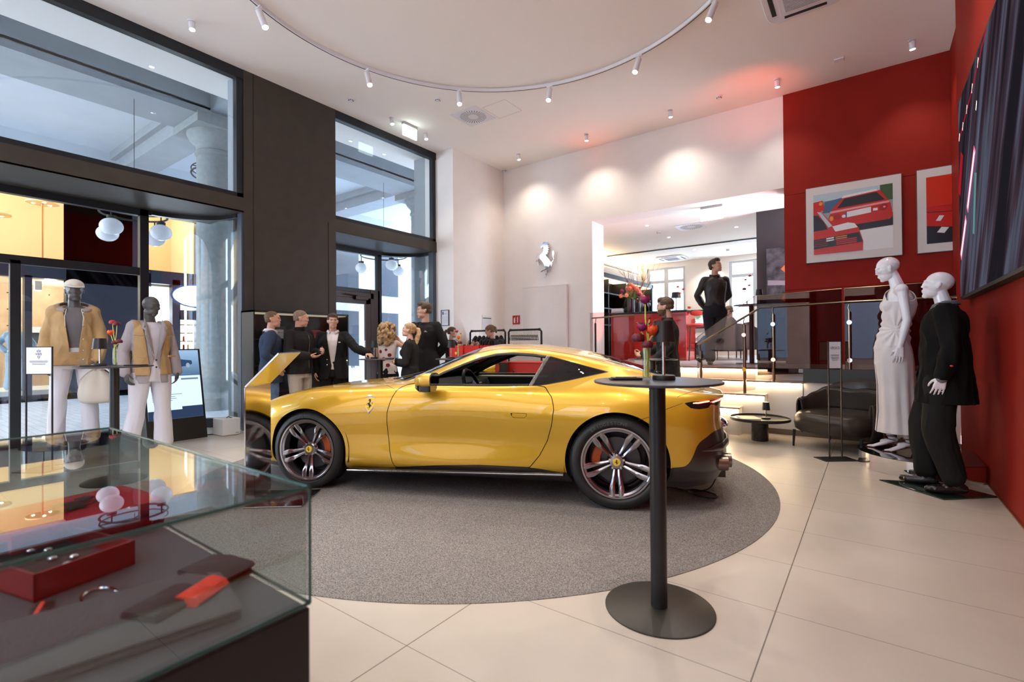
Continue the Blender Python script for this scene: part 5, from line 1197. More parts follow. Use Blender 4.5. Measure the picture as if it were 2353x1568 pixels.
table_lamp((-1.09,6.96,.276),.215,'small black table lamp on the low round coffee table',shade=.048)
def book(pos,rz,w,d,h,label,cm,cat='magazine',group=None,name='magazine'):
    t=thing(name,label,cat,pos,rz,group); MB().box(-w/2,w/2,-d/2,d/2,.002,h-.002).build('pages',bpy.data.materials['sign_paper'],t,smooth=None); m=MB(); m.box(-w/2-.002,w/2+.002,-d/2-.002,d/2+.002,h-.002,h); m.box(-w/2-.002,w/2+.002,-d/2-.002,d/2+.002,0,.002); m.build('cover',cm,t,smooth=None); return t
book((-1.28,6.87,.276),.5,.21,.27,.018,'open magazine with an orange cover on the coffee table',mat('cover_orange',(.7,.3,.15),.3))
# ---------------------------------------------------------------- railing on the platform and steps
brz=mat('railing_bronze',(.30,.25,.18),.22,1)
t=thing('glass_railing','glass and bronze balustrade running from the steps across the raised platform','railing',(-.5,7.55,0))
rp=[(-2.02,7.30,1.225),(-1.24,7.52,1.735),(-.22,7.58,1.765),(.80,7.58,1.765)]
m=MB(); m.tube(rp,[(.024,.016)]*4,12); m.build('handrail',brz,t,world=True,smooth=40)
for (x,y,z0,z1) in ((-1.98,7.30,.38,1.14),(-1.42,7.40,.55,1.50),(-1.07,7.47,.72,1.64),(-.22,7.56,.895,1.64)):
    m=MB(); m.cyl((x,y,z0),(x,y,z1),.021,.021,16); m.tube([(x,y,z1),(x-.012,y+.01,z1+.05),(x,y+.01,z1+.09)],.007,8); o=m.build('post',brz,t,world=True)
    for zz in ((z1-.14,z1-.62) if z1-z0>.7 else (z1-.15,)):
        m=MB(); m.cyl((x,y-.045,zz),(x,y-.02,zz),.028,.028,20); m.build('clamp',chromel,o).location=-t.location
for k,(pts) in enumerate(([(-2.03,7.33,.46),(-1.30,7.48,.60),(-1.30,7.48,1.90),(-2.03,7.33,1.34)],[(-1.27,7.50,.80),(-.30,7.60,.86),(-.30,7.60,1.94),(-1.27,7.50,1.90)],[(-.27,7.60,.90),(.80,7.60,.90),(.80,7.60,1.95),(-.27,7.60,1.94)])):
    m=MB(); sheet(m,*pts,(0,1,0),.012); o=m.build('glass_panel',glassr if k==0 else glassd,t,world=True,smooth=None); 
    m=MB(); m.tube([pts[3],pts[2]],.005,6); m.tube([pts[0],pts[3]],.004,6); m.build('panel_edge',brz,o).location=-t.location
t=thing('glass_railing','short glass balustrade in front of the red reception counter','railing',(-4.0,8.85,P))
m=MB(); sheet(m,(-4.52,8.80,P),(-3.62,8.86,P),(-3.62,8.86,1.87),(-4.52,8.80,1.87),(0,1,0),.012); m.build('glass_panel',glassr,t,world=True,smooth=None)
m=MB(); m.tube([(-4.46,8.76,1.76),(-3.60,8.80,1.79)],[(.022,.015)]*2,10); m.build('handrail',brz,t,world=True)
m=MB(); m.cyl((-4.39,8.78,P),(-4.39,8.78,1.66),.02,.02,14); m.tube([(-4.39,8.78,1.66),(-4.37,8.77,1.75)],.007,8); m.build('post',blk,t,world=True)
# ---------------------------------------------------------------- ceiling fixtures and lights
LK=.75
def spot(loc,to,power,size=70,blend=.6,r=.03,col=(1,.90,.78)):
    l=bpy.data.lights.new('spot_lamp','SPOT'); l.energy=power*LK; l.spot_size=R_(size); l.spot_blend=blend; l.shadow_soft_size=r; l.color=col
    o=bpy.data.objects.new('spot_lamp',l); COL.objects.link(o); o.location=loc; d=Vector(to)-Vector(loc); o.rotation_euler=d.to_track_quat('-Z','Y').to_euler(); return o
CR=(-3.25,3.92); RR=2.86
bulb=emat('bulb_glow',(1,.95,.88),30)
whitem=mat('fixture_white',(.78,.76,.78),.4)
tk=thing('ceiling_track','round white lighting track hanging below the ceiling above the coupe','lighting track',(CR[0],CR[1],H-.06))
m=MB(); m.tube([(RR*math.cos(a),RR*math.sin(a),.02) for a in np.linspace(0,2*PI,160,endpoint=False)],(.018),8,closed=True) if False else None
m=MB(); m.lathe([(RR-.018,.0),(RR+.018,.0),(RR+.018,.045),(RR-.018,.045),(RR-.018,.0)],n=180); m.build('track_rail',whitem,tk,smooth=30)
m=MB(); m.lathe([(RR+.004,-.001),(RR+.018,-.001),(RR+.018,.0005),(RR+.004,.0005),(RR+.004,-.001)],n=180); m.lathe([(RR+.0185,.004),(RR+.0185,.022),(RR+.0195,.022),(RR+.0195,.004),(RR+.0185,.004)],n=180); m.build('track_slot',blkm,tk,smooth=30)  # side slot, plus a black underside ring painted in as the shadow line
for i in range(6):
    a=R_(20+60*i); m=MB(); m.cyl((RR*math.cos(a),RR*math.sin(a),.04),(RR*math.cos(a),RR*math.sin(a),.062),.02,.02,10); m.build('bracket',whitem,tk)
names={0:'white cylinder spotlight at the left end of the round ceiling track',}
ANG=[R_(x) for x in (201,166,137,107,78,52,20,330,300,270,240)]
TL=['leftmost track spotlight, cut by the top edge of the photo','track spotlight nearest the bronze wall panel','track spotlight above the ceiling vent, left of the lowest part of the ring','track spotlight right of the lowest part of the ring','track spotlight on the right curve of the ring','rightmost track spotlight, cut by the top edge of the photo']
PT=[(-6.0,2.95),(-5.99,4.6),(-5.33,5.87),(-4.09,6.64),(-2.64,6.71),(-1.42,6.21),(-.5,4.7),(-.9,2.2),(-2.5,1.15),(-4.3,1.25)]
for i,(x,y) in enumerate(PT):
    v=Vector((x-CR[0],y-CR[1],0)).normalized()*RR; px,py=CR[0]+v.x,CR[1]+v.y
    lab=('white cylinder '+TL[i]) if i<6 else 'white cylinder spotlight on the round track above the camera side'  # remaining track lamps are unseen, added to light the room
    t=thing('track_spotlight',lab,'spotlight',(px,py,H-.06),0,'spotlights on the round track')
    tgt=Vector((CR[0]+v.x*.30,CR[1]+v.y*.30,.6)); d=(tgt-Vector((px,py,H-.2))).normalized()
    m=MB(); m.box(-.05,.05,-.016,.016,-.016,0); m.cyl((0,0,-.015),(0,0,-.05),.012,.012,10); m.build('mount',whitem,t,smooth=30)
    p0=Vector((0,0,-.05)); p1=p0+d*.24; m=MB(); m.cyl(p0,p1,.039,.039,28); m.build('lamp_body',whitem,t,smooth=30)
    m=MB(); m.cyl(p1,p1+d*.004,.033,.033,24); m.build('lamp_lens',bulb,t,smooth=30)
    spot(Vector((px,py,H-.06))+p1+d*.02,tgt,(185 if i<6 else 155),82,.8,.035)
def ceil_spot(x,y,lab,z=H,pw=70,to=None,size=95,group='small surface spotlights',s=1,blend=.7):
    t=thing('ceiling_spotlight',lab,'spotlight',(x,y,z),0,group)
    d=Vector((0,0,-1)) if to is None else (Vector(to)-Vector((x,y,z))).normalized()
    MB().cyl((0,0,0),(0,0,-.008),.045,.045,24).build('ceiling_plate',whitem,t,smooth=30)
    p0=Vector((0,0,-.02)); m=MB(); m.cyl((0,0,-.005),p0,.012,.012,10); m.cyl(p0,p0+d*.10,.036,.036,24); m.build('lamp_body',whitem,t,smooth=30)
    m=MB(); m.cyl(p0+d*.10,p0+d*.104,.030,.030,20); m.build('lamp_lens',bulb,t,smooth=30)
    if pw: spot(Vector((x,y,z))+p0+d*.12,Vector((x,y,z))+d*5,pw,size,blend,.03)
for x,y,lab in ((-6.99,2.63,'small white spotlight above the tall front window, left of the ring'),(-7.06,5.94,'small white spotlight just left of the exit sign by the windows'),(-7.05,6.78,'small white spotlight just right of the exit sign by the windows')): ceil_spot(x,y,lab,to=(x+1.0,y,0))
for x,lab in ((-6.20,'ceiling spotlight nearest the white corner, leftmost of the row along the back wall'),(-4.54,'second ceiling spotlight from the white corner in the row along the back wall'),(-2.86,'third ceiling spotlight from the white corner in the row along the back wall'),(-1.16,'ceiling spotlight in the orange glow at the edge of the red wall'),(.50,'ceiling spotlight above the framed photographs on the red wall')): ceil_spot(x,8.75,lab,to=(x+(.2 if x>.3 else 0),9.35 if x<-2 else 9.3,1.2 if x<-2 else 2.0),pw=(80 if x<-2 else 45),size=(118 if x<-2 else 90),blend=1)
for x,y in ((-5.0,-1.5),(-2.5,-1.5),(0,.8),(-.4,-1.5),(0,5.6)): ceil_spot(x,y,'small white ceiling spotlight outside the top of the photo',pw=125,size=125)  # unseen lamps, added to brighten the room from the camera side
ceil_spot(-6.99,-.5,'small white ceiling spotlight by the window behind the camera side',pw=80)  # another unseen lamp, added for more light behind the camera
def smoke(x,y,lab,z=H,kind='smoke_detector'):
    t=thing(kind,lab,'detector',(x,y,z),0,'ceiling detectors'); MB().lathe([(.0001,-.052),(.03,-.05),(.034,-.035),(.05,-.02),(.055,0),(.0001,0)],n=32).build('detector_body',whitem,t); m=MB()
    for k in range(8): a=2*PI*k/8; m.box(.036*math.cos(a)-.006,.036*math.cos(a)+.006,.036*math.sin(a)-.006,.036*math.sin(a)+.006,-.040,-.030)
    m.build('detector_vents',blkm,t,smooth=None)
smoke(-7.05,5.06,'flat round ceiling detector above the bronze wall panel'); smoke(-5.88,5.94,'slotted round smoke detector between the track and the exit sign'); smoke(-2.03,8.74,'round smoke detector in the orange glow near the back wall'); smoke(-7.02,9.30,'round detector tucked in the white ceiling corner')
t=thing('ceiling_sensor','small flat square sensor on the ceiling above the red wall','sensor',(-.34,8.68,H)); MB().box(-.06,.06,-.05,.05,-.02,0).build('sensor_body',whitem,t,bev=.005)
def swirl(x,y,lab,z=H,s=.60,rz=0):
    t=thing('ceiling_vent',lab,'air vent',(x,y,z),rz,'round swirl air vents'); MB().box(-s/2,s/2,-s/2,s/2,-.008,0).build('vent_plate',whitem,t,bev=.002)
    m=MB(); n=30
    for k in range(n):
        a=2*PI*k/n; d=Vector((math.cos(a),math.sin(a),0)); u=Vector((-math.sin(a),math.cos(a),0)); p=d*s*.155; q=d*s*.40+u*.02; z0=Vector((0,0,-.0095)); m.add([p-u*.003+z0,p+u*.003+z0,q+u*.007+z0,q-u*.007+z0],[(0,1,2,3)])
    m.build('vent_slots',mat('vent_shadow',(.10,.095,.09),.7) if 'vent_shadow' not in bpy.data.materials else bpy.data.materials['vent_shadow'],t,smooth=None)
swirl(-5.83,6.80,'round swirl air vent in the main ceiling near the white corner'); swirl(-3.23,11.24,'round swirl air vent in the lower ceiling of the lounge',OT)
t=thing('ceiling_hatch','flush square access hatch in the ceiling beside the swirl vent','hatch',(-5.24,6.90,H)); m=MB(); 
for a in (-.25,.25): m.box(a-.002,a+.002,-.25,.25,-.002,0); m.box(-.25,.25,a-.002,a+.002,-.002,0)
m.build('hatch_outline',mat('hatch_line',(.5,.47,.44),.6),t,smooth=None)
def exit_sign(pos,rz,lab,w=.34,h=.20):
    t=thing('exit_sign',lab,'sign',pos,rz,'illuminated ceiling signs'); MB().box(-w/2,w/2,-.035,.035,-.045,0).build('sign_housing',mat('sign_grey',(.45,.46,.47),.4),t,bev=.003)
    MB().box(-w/2,w/2,-.012,.012,-h-.045,-.045).build('sign_panel',emat('exit_glow',(.80,1.0,.95),4),t,smooth=None)
exit_sign((-7.01,6.33,H),R_(90),'glowing white-green exit sign hanging from the main ceiling by the windows'); exit_sign((-2.43,9.79,OT),0,'glowing exit sign hanging in the lounge opening',.40,.22)
def cassette(x,y,lab,z=H,s=.84,rz=0):
    t=thing('air_conditioner',lab,'air conditioner',(x,y,z-.002),rz,'ceiling cassette air conditioners')
    m=MB(); P=[]; 
    for k in range(48):
        a=2*PI*k/48; c,q=math.cos(a),math.sin(a); P.append((s/2*math.copysign(abs(c)**.35,c),s/2*math.copysign(abs(q)**.35,q)))
    m.prism(P,(0,0,-.035),(1,0,0),(0,1,0),(0,0,.035)); m.build('outer_panel',whitem,t,bev=.006)
    m=MB(); m.box(-s*.31,s*.31,-s*.31,s*.31,-.045,-.033); g=m.build('inlet_panel',whitem,t,bev=.006)
    m=MB(); 
    for k in range(18): q=-s*.24+k*s*.48/17; m.box(-s*.24,s*.24,q-.004,q+.004,-.048,-.044)
    m.build('inlet_grille',mat('grille_grey',(.30,.31,.36),.5) if 'grille_grey' not in bpy.data.materials else bpy.data.materials['grille_grey'],g,smooth=None)
    for a in range(4): m=MB(); m.M=Matrix.Rotation(PI/2*a,4,'Z'); m.box(-s*.27,s*.27,s*.36,s*.42,-.039,-.034); m.build('air_slot',blkm,t,smooth=None)
cassette(-.62,6.75,'white cassette air conditioner cut by the top edge of the photo',rz=R_(0)); cassette(-4.87,14.95,'white cassette air conditioner in the lounge ceiling before the windows',OT)
def downlight(x,y,lab,z=OT,pw=60):
    t=thing('recessed_downlight',lab,'downlight',(x,y,z),0,'recessed lounge downlights'); MB().lathe([(.03,-.001),(.05,-.003),(.052,0)],n=24).build('trim_ring',whitem,t); MB().lathe([(.032,-.0015),(.0001,-.0015)],n=20).build('lamp_lens',bulb,t,smooth=None); spot((x,y,z-.02),(x,y,0),pw,120,.8,.03)
for x,y,lab in ((-3.99,10.55,'recessed downlight nearest the opening on the left in the lounge ceiling'),(-4.0,12.04,'second recessed downlight in the left row of the lounge ceiling'),(-2.43,11.92,'recessed downlight right of the swirl vent in the lounge ceiling'),(-3.98,14.1,'recessed downlight just beyond the black ceiling track, left'),(-3.95,15.3,'recessed downlight closest to the lounge windows'),(-2.44,14.05,'recessed downlight beyond the black ceiling track, beside the charcoal wall')): downlight(x,y,lab,pw=95)
smoke(-3.99,11.29,'small detector between the downlights in the lounge ceiling',OT); smoke(-3.2,14.6,'small detector beyond the black track in the lounge ceiling',OT)
# coloured accents: red uplights by the opening
for x,y,z,to,pw in ((-4.66,9.65,P+.12,(-4.76,9.75,3.9),70),(-1.30,9.6,3.2,(-2.0,9.6,3.87),22),(-1.3,8.3,4.4,(-1.6,8.9,H),26),(-4.7,9.2,4.6,(-4.6,8.9,H),7)):
    spot((x,y,z),to,pw,100,.9,.05,(1,.12,.05)) if pw!=70 else spot((x+.12,y,z),to,60,70,.9,.05,(1,.13,.06))
t=thing('floor_uplight','small black uplight washing the lounge opening in red','lamp',(-4.54,9.65,P)); MB().cyl((0,0,0),(0,0,.10),.04,.05,20).build('lamp_body',blk,t); 
# ---------------------------------------------------------------- back wall things
t=thing('wall_emblem','large polished chrome prancing horse relief on the white back wall','emblem',(-5.89,9.4,3.17))
m=MB(); m.prism(horse_pts(.80),(0,-.035,0),(1,0,0),(0,0,1),(0,-.04,0)); m.build('horse_relief',chromel,t,smooth=None,bev=.010,bseg=3)
m=MB()
for x,z in ((-.05,.1),(.06,-.15),(-.02,.25)): m.cyl((x,0,z),(x,-.04,z),.012,.012,12)
m.build('standoff',steel,t)
t=thing('wall_radiator','tall flat white radiator panel on the back wall below the chrome horse','radiator',(-5.93,9.4,1.6))
MB().box(-.58,.58,-.09,-.02,-1.1,.95).build('radiator_panel',white,t,bev=.006)
m=MB(); 
for k in range(56): x=-.565+k*1.13/55; m.box(x-.003,x+.003,-.0935,-.089,-1.08,.92)
m.build('radiator_ribs',white,t,smooth=None)
m=MB(); m.box(-.59,.59,-.095,-.015,.95,.965); m.build('radiator_top',whitem,t,smooth=None)
t=thing('fire_sign','square red fire extinguisher sign on the back wall beside the radiator','sign',(-6.76,9.4,1.83)); MB().box(-.105,.105,-.008,0,-.105,.105).build('sign_plate',mat('sign_red',(.45,.02,.015),.4),t,smooth=None)
m=MB(); m.box(-.07,-.025,-.0095,-.0085,-.07,.03); m.box(-.06,-.035,-.0095,-.0085,.03,.055); m.box(-.035,-.01,-.0095,-.0085,.05,.06)
for k in range(3): m.add([(.02,-.009,-.07+.045*k),(.04,-.009,-.07+.045*k),(.065,-.009,-.02+.045*k),(.045,-.009,-.01+.045*k)],[(0,1,2,3)])
m.build('sign_symbol',whitem,t,smooth=None,recalc=False)
def frame(pos,rz,lab,w,h,parts,cat='notice',name='framed_notice'):
    t=thing(name,lab,cat,pos,rz); m=MB(); b=.012; m.box(-w/2,w/2,-.02,0,-h/2,-h/2+b); m.box(-w/2,w/2,-.02,0,h/2-b,h/2); m.box(-w/2,-w/2+b,-.02,0,-h/2,h/2); m.box(w/2-b,w/2,-.02,0,-h/2,h/2); m.build('frame',blk,t,smooth=None)
    pg=MB().box(-w/2+b,w/2-b,-.008,-.002,-h/2+b,h/2-b).build('paper',bpy.data.materials['sign_paper'],t,smooth=None)
    for mm,rects in parts:
        m=MB(); 
        for x0,x1,z0,z1 in rects: m.box(x0,x1,-.0095,-.008,z0,z1)
        m.build('print',mm,pg,smooth=None)
prblue=mat('print_blue',(.02,.10,.30),.5); prgrey=mat('print_grey',(.35,.37,.42),.6); prgreen=mat('print_green',(.12,.22,.12),.6)
frame((-7.35,7.615,1.83),0,'black-framed certificate with a blue emblem on the pale wall edge beside the windows',.23,.34,[(prblue,[(-.08,-.04,.07,.13)]),(prgrey,[(-.03,.06,.09,.10),(-.03,.05,.07,.075)]+[(-.08,.08,.02-.022*k,.024-.022*k) for k in range(7)])])
frame((-7.45,7.615,1.42),0,'small black-framed notice below the framed certificate on the pale wall edge',.17,.20,[(prblue,[(-.06,-.02,-.06,.06)]),(prgrey,[(0,.06,.03-.02*k,.034-.02*k) for k in range(4)])])
t=thing('wall_notice','clear wall notice with a green header bar behind the woman at the clothes rail','notice',(-7.105,8.72,1.70),R_(90)); MB().box(-.17,.17,-.006,0,-.22,.22).build('notice_panel',whitem,t,smooth=None); m=MB(); m.box(-.15,.15,-.0075,-.006,.14,.17); m.build('green_header',prgreen,t,smooth=None); m=MB(); [m.box(-.15,.14,-.0075,-.006,.10-.03*k,.105-.03*k) for k in range(9)]; m.build('notice_text',prgrey,t,smooth=None)
# framed photographs on the red wall: generic red sports cars
def photo(px,lab,w,h,shapes):
    t=thing('framed_photo',lab,'framed picture',(px,9.37,3.155),0,'framed photographs on the red wall')
    m=MB(); m.box(-w/2,w/2,-.045,0,-h/2,h/2); m.build('frame',mat('frame_slim_dark',(.10,.085,.07),.4) if 'frame_slim_dark' not in bpy.data.materials else bpy.data.materials['frame_slim_dark'],t,smooth=None,bev=.003)
    MB().box(-w/2+.008,w/2-.008,-.047,-.045,-h/2+.008,h/2-.008).build('mount',mat('mount_cream',(.66,.62,.58),.5) if 'mount_cream' not in bpy.data.materials else bpy.data.materials['mount_cream'],t,smooth=None)
    iw,ih=w-.22,h-.26; 
    art=MB(); mats=[]; art_n=0
    for i,(c,poly) in enumerate(shapes):
        if c not in mats: mats.append(c)
        y=-.0475-.0003*(i+1); P=[(max(-1,min(1,a))*iw/2,y,max(-1,min(1,b))*ih/2) for a,b in poly]; art.add(P,[tuple(range(len(P)))],mats.index(c))
    ms=[mat('photo_%d_%d'%(int(px*10)+20,i),c,.25) for i,c in enumerate(mats)]; art.build('photograph',ms,t,smooth=None,recalc=False)
def el(cx,cz,rx,rz,n=20): return [(cx+rx*math.cos(2*PI*k/n),cz+rz*math.sin(2*PI*k/n)) for k in range(n)]
def rc(a,b,c,d,sk=0): return [(a,c),(b,c+sk),(b,d+sk),(a,d)]
RED=(.55,.02,.015);RD2=(.35,.012,.01);DKP=(.02,.02,.025);WHT=(.75,.74,.72);GRY=(.30,.32,.30);GRN=(.05,.10,.04);BLU=(.06,.12,.22);PNK=(.75,.30,.30);ORG=(.80,.25,.03);PLB=(.45,.55,.60)
photo(-.225,'framed photo of two red sports cars from behind on the red wall',1.24,1.23,
 [(GRY,rc(-1,1,-1,1)),(WHT,rc(.1,1,-1,-.30)),(PLB,rc(-1,1,.75,1)),(GRN,rc(.7,1,.5,1)),(BLU,[(-.75,.35),(-.2,.35),(-.1,.8),(-.7,.72)]),(DKP,[(.1,-.35),(1,-.3),(1,.1),(.0,-.05)]),
  (RED,[(-.6,.15),(-.5,.45),(-.2,.80),(.7,.85),(.95,.40),(1,.0),(.9,-.12),(-.45,-.18)]),(DKP,[(-.38,.45),(-.18,.74),(.62,.80),(.82,.52)]),(WHT,[(-.25,.76),(.65,.84),(.6,.9),(-.2,.84)]),(PNK,[(-.55,.38),(.9,.48),(.92,.42),(-.55,.31)]),
  (WHT,[(-.12,.12),(.48,.18),(.48,.36),(-.12,.30)]),(BLU,[(-.16,.115),(-.12,.12),(-.12,.30),(-.16,.295)]),(RD2,el(-.36,.17,.09,.10)),(RD2,el(.78,.30,.10,.11)),(PNK,el(.80,.30,.03,.03)),(ORG,el(-.52,.14,.05,.08)),(WHT,el(-.2,.17,.05,.05)),(WHT,rc(.53,.64,.22,.30)),(DKP,[(-.4,-.17),(.9,-.1),(.9,-.13),(-.4,-.2)]),
  (RED,[(-1,.75),(-.75,.78),(-.7,.45),(-1,.4)]),(ORG,el(-.80,.68,.05,.06)),
  (RED,[(-1,-1),(-1,.52),(-.85,.50),(-.62,.15),(-.45,-.10),(.05,-.08),(.17,-.25),(.28,-.70),(.27,-1)]),(WHT,[(-.5,-.12),(-.10,-.05),(.07,-.10),(.15,-.24),(-.42,-.30)]),(DKP,[(-1,.32),(-.88,.30),(-.70,.02),(-.62,-.20),(-1,-.22)]),(PLB,[(-.90,.42),(-.80,.40),(-.50,-.10),(-.60,-.14)]),(DKP,[(-1,-.50),(.18,-.40),(.27,-.72),(-1,-.82)])]
  +[(RD2,rc(-.98,-.62,-.56-.06*k,-.545-.06*k,.02)) for k in range(4)]+[(WHT,rc(-.66,-.46,-.53-.07*k,-.49-.07*k,.02)) for k in range(2)]+[(ORG,rc(-.42,-.12,-.50-.06*k,-.475-.06*k,.02)) for k in range(2)]+[(RED,rc(-.40,.12,-.62-.06*k,-.585-.06*k,.03)) for k in range(3)])
photo(1.18,'framed close-up photo of a red car bonnet with a white stripe',1.24,1.23,
 [(RD2,rc(-1,1,-1,1)),((.62,.03,.01),rc(-1,.0,.1,1)),(DKP,[(-.45,.1),(-.35,.5),(-.1,.85),(.2,1),(1,1),(1,.05)]),(WHT,[(-.28,.08),(-.15,.45),(.1,.75),(.3,.8),(.1,.5),(-.1,.06)]),(RED,[(-1,.1),(1,.0),(1,-.75),(-1,-.5)]),(DKP,[(-1,-.04),(1,-.22),(1,-.24),(-1,-.06)]),(DKP,[(-1,-.46),(1,-.8),(1,-1),(-1,-1)]),(WHT,[(-.80,-.33),(-.70,-.35),(-.62,-.20),(-.72,-.18)]),(WHT,[(-.78,-.68),(-.62,-.72),(-.52,-.56),(-.68,-.53)])])
# LED wall
t=thing('video_wall','huge dark video screen with streaks of light on the right-hand red wall','screen',(.8,5.0,2.7))
MB().box(.745,.82,2.9,6.76,1.675,3.70).build('screen_body',blkm,t,world=True,smooth=None)
def ledmat():
    M=emat('led_picture',(.02,.02,.03),1.0); nt=M.node_tree; e=[n for n in nt.nodes if n.type=='EMISSION'][0]; g=nt.nodes.new('ShaderNodeNewGeometry'); mp=nt.nodes.new('ShaderNodeMapping'); mp.inputs['Rotation'].default_value=(R_(-24),0,0); mp.inputs['Scale'].default_value=(1,1,1)
    mp.inputs['Rotation'].default_value=(R_(-34),0,0)
    n=nt.nodes.new('ShaderNodeTexNoise'); n.inputs['Scale'].default_value=1.3; n.inputs['Detail'].default_value=4; n.inputs['Roughness'].default_value=.55; m2=nt.nodes.new('ShaderNodeMapping'); m2.inputs['Scale'].default_value=(1,2.6,.28); nt.links.new(g.outputs['Position'],mp.inputs[0]); nt.links.new(mp.outputs[0],m2.inputs[0]); nt.links.new(m2.outputs[0],n.inputs['Vector']); rp=nt.nodes.new('ShaderNodeValToRGB'); nt.links.new(n.outputs['Fac'],rp.inputs['Fac'])
    el=rp.color_ramp.elements; el[0].position=.42; el[0].color=(.010,.008,.012,1); el[1].position=.80; el[1].color=(.30,.33,.42,1)
    for p,c in ((.52,(.035,.022,.032,1)),(.59,(.055,.060,.085,1)),(.65,(.065,.065,.10,1)),(.72,(.13,.14,.20,1))): x=el.new(p); x.color=c
    nt.links.new(rp.outputs[0],e.inputs[0]); return M
scr=MB().box(.741,.745,2.93,6.73,1.705,3.67).build('picture',ledmat(),t,world=True,smooth=None)
def streak(pts,w,m_,nm): # pts (y,z)
    mb=MB(); n=len(pts)
    for i in range(n-1):
        a=Vector((0,pts[i][0],pts[i][1]));b=Vector((0,pts[i+1][0],pts[i+1][1])); d=(b-a).normalized(); u=Vector((0,-d.z,d.y))*w; x=Vector((.7395,0,0)); mb.add([x+a-u,x+b-u,x+b+u,x+a+u],[(0,1,2,3)])
    mb.build(nm,m_,scr,smooth=None,recalc=False).location=-t.location
pk=emat('streak_pink',(1,.08,.16),2.2); pk2=emat('streak_core',(1,.55,.62),3.2); wt=emat('streak_white',(1,.9,.8),2.0); gr=emat('streak_teal',(.10,.20,.22),.9); rdm=emat('streak_red',(.35,.01,.02),.8)
streak([(6.66,2.10),(6.30,2.42)],.05,pk,'pink_streak');streak([(6.64,2.12),(6.32,2.40)],.024,pk2,'pink_core'); streak([(6.22,2.48),(5.78,2.92)],.05,pk,'pink_streak'); streak([(6.20,2.50),(5.80,2.90)],.024,pk2,'pink_core')
streak([(6.70,3.28),(6.0,3.44),(5.2,3.66)],.016,rdm,'red_line'); streak([(6.71,2.75),(6.5,3.1)],.08,rdm,'red_patch'); streak([(5.9,2.2),(5.75,2.7)],.05,gr,'teal_streak')
for y,z in ((6.68,3.28),(6.45,3.31),(6.2,3.38),(5.9,3.45),(5.6,3.54),(5.7,3.22)): streak([(y,z),(y-.05,z+.06)],.014,wt,'white_light')
# ---------------------------------------------------------------- glass cabinet against the bronze wall
t=thing('display_cabinet','tall glass display cabinet with lit shelves against the bronze wall behind the three men','cabinet',(-7.38,4.3,0))
m=MB(); x0,x1,y0,y1,zt=-7.58,-7.20,3.50,5.10,1.78
m.box(x0,x1,y0,y1,0,.10); m.box(x0,x1,y0,y1,zt-.03,zt); m.box(x0,x0+.02,y0,y1,.1,zt)
m.box(x0,x1,y0,y0+.02,.1,zt); m.box(x0,x1,y1-.02,y1,.1,zt); m.build('cabinet_frame',blk,t,world=True,smooth=None,bev=.002)
for z in (.55,.95,1.35): m=MB(); m.box(x0+.02,x1-.03,y0+.02,y1-.02,z,z+.015); m.build('shelf',mat('shelf_dark_red',(.10,.02,.015),.4) if z==.55 else bpy.data.materials['shelf_dark_red'],t,world=True,smooth=None)
m=MB(); m.box(x0+.03,x1-.04,y0+.03,y1-.03,zt-.04,zt-.03); m.build('cabinet_light',emat('cabinet_led',(1,.8,.55),.4),t,world=True,smooth=None)
m=MB(); m.box(x1-.008,x1,y0,y1,.1,zt-.03); m.build('cabinet_glass',glassc,t,world=True,smooth=None)
m=MB(); m.box(x1-.004,x1+.006,4.30,4.315,.1,zt); m.build('door_edge',gedge,t,world=True,smooth=None)
for (y,z,w,c,lab) in ((4.55,1.365,.22,(.55,.03,.02),'red leather case on the top shelf of the glass cabinet'),(3.9,1.365,.25,(.55,.50,.42),'pale box on the top shelf of the glass cabinet'),(4.75,.965,.2,(.05,.05,.05),'black case on the middle shelf of the glass cabinet'),(4.4,.115,.3,(.65,.6,.5),'pale box at the bottom of the glass cabinet'),(4.9,.115,.2,(.6,.5,.35),'small tan box at the bottom of the glass cabinet')):
    q=thing('case_box',lab,'box',(-7.42,y,z)); MB().box(-.09,.09,-w/2,w/2,0,.14).build('box_body',mat('box_c',c,.4),q,bev=.01); MB().box(-.092,.092,-w/2-.002,w/2+.002,.09,.096).build('box_seam',blkm,q,smooth=None)
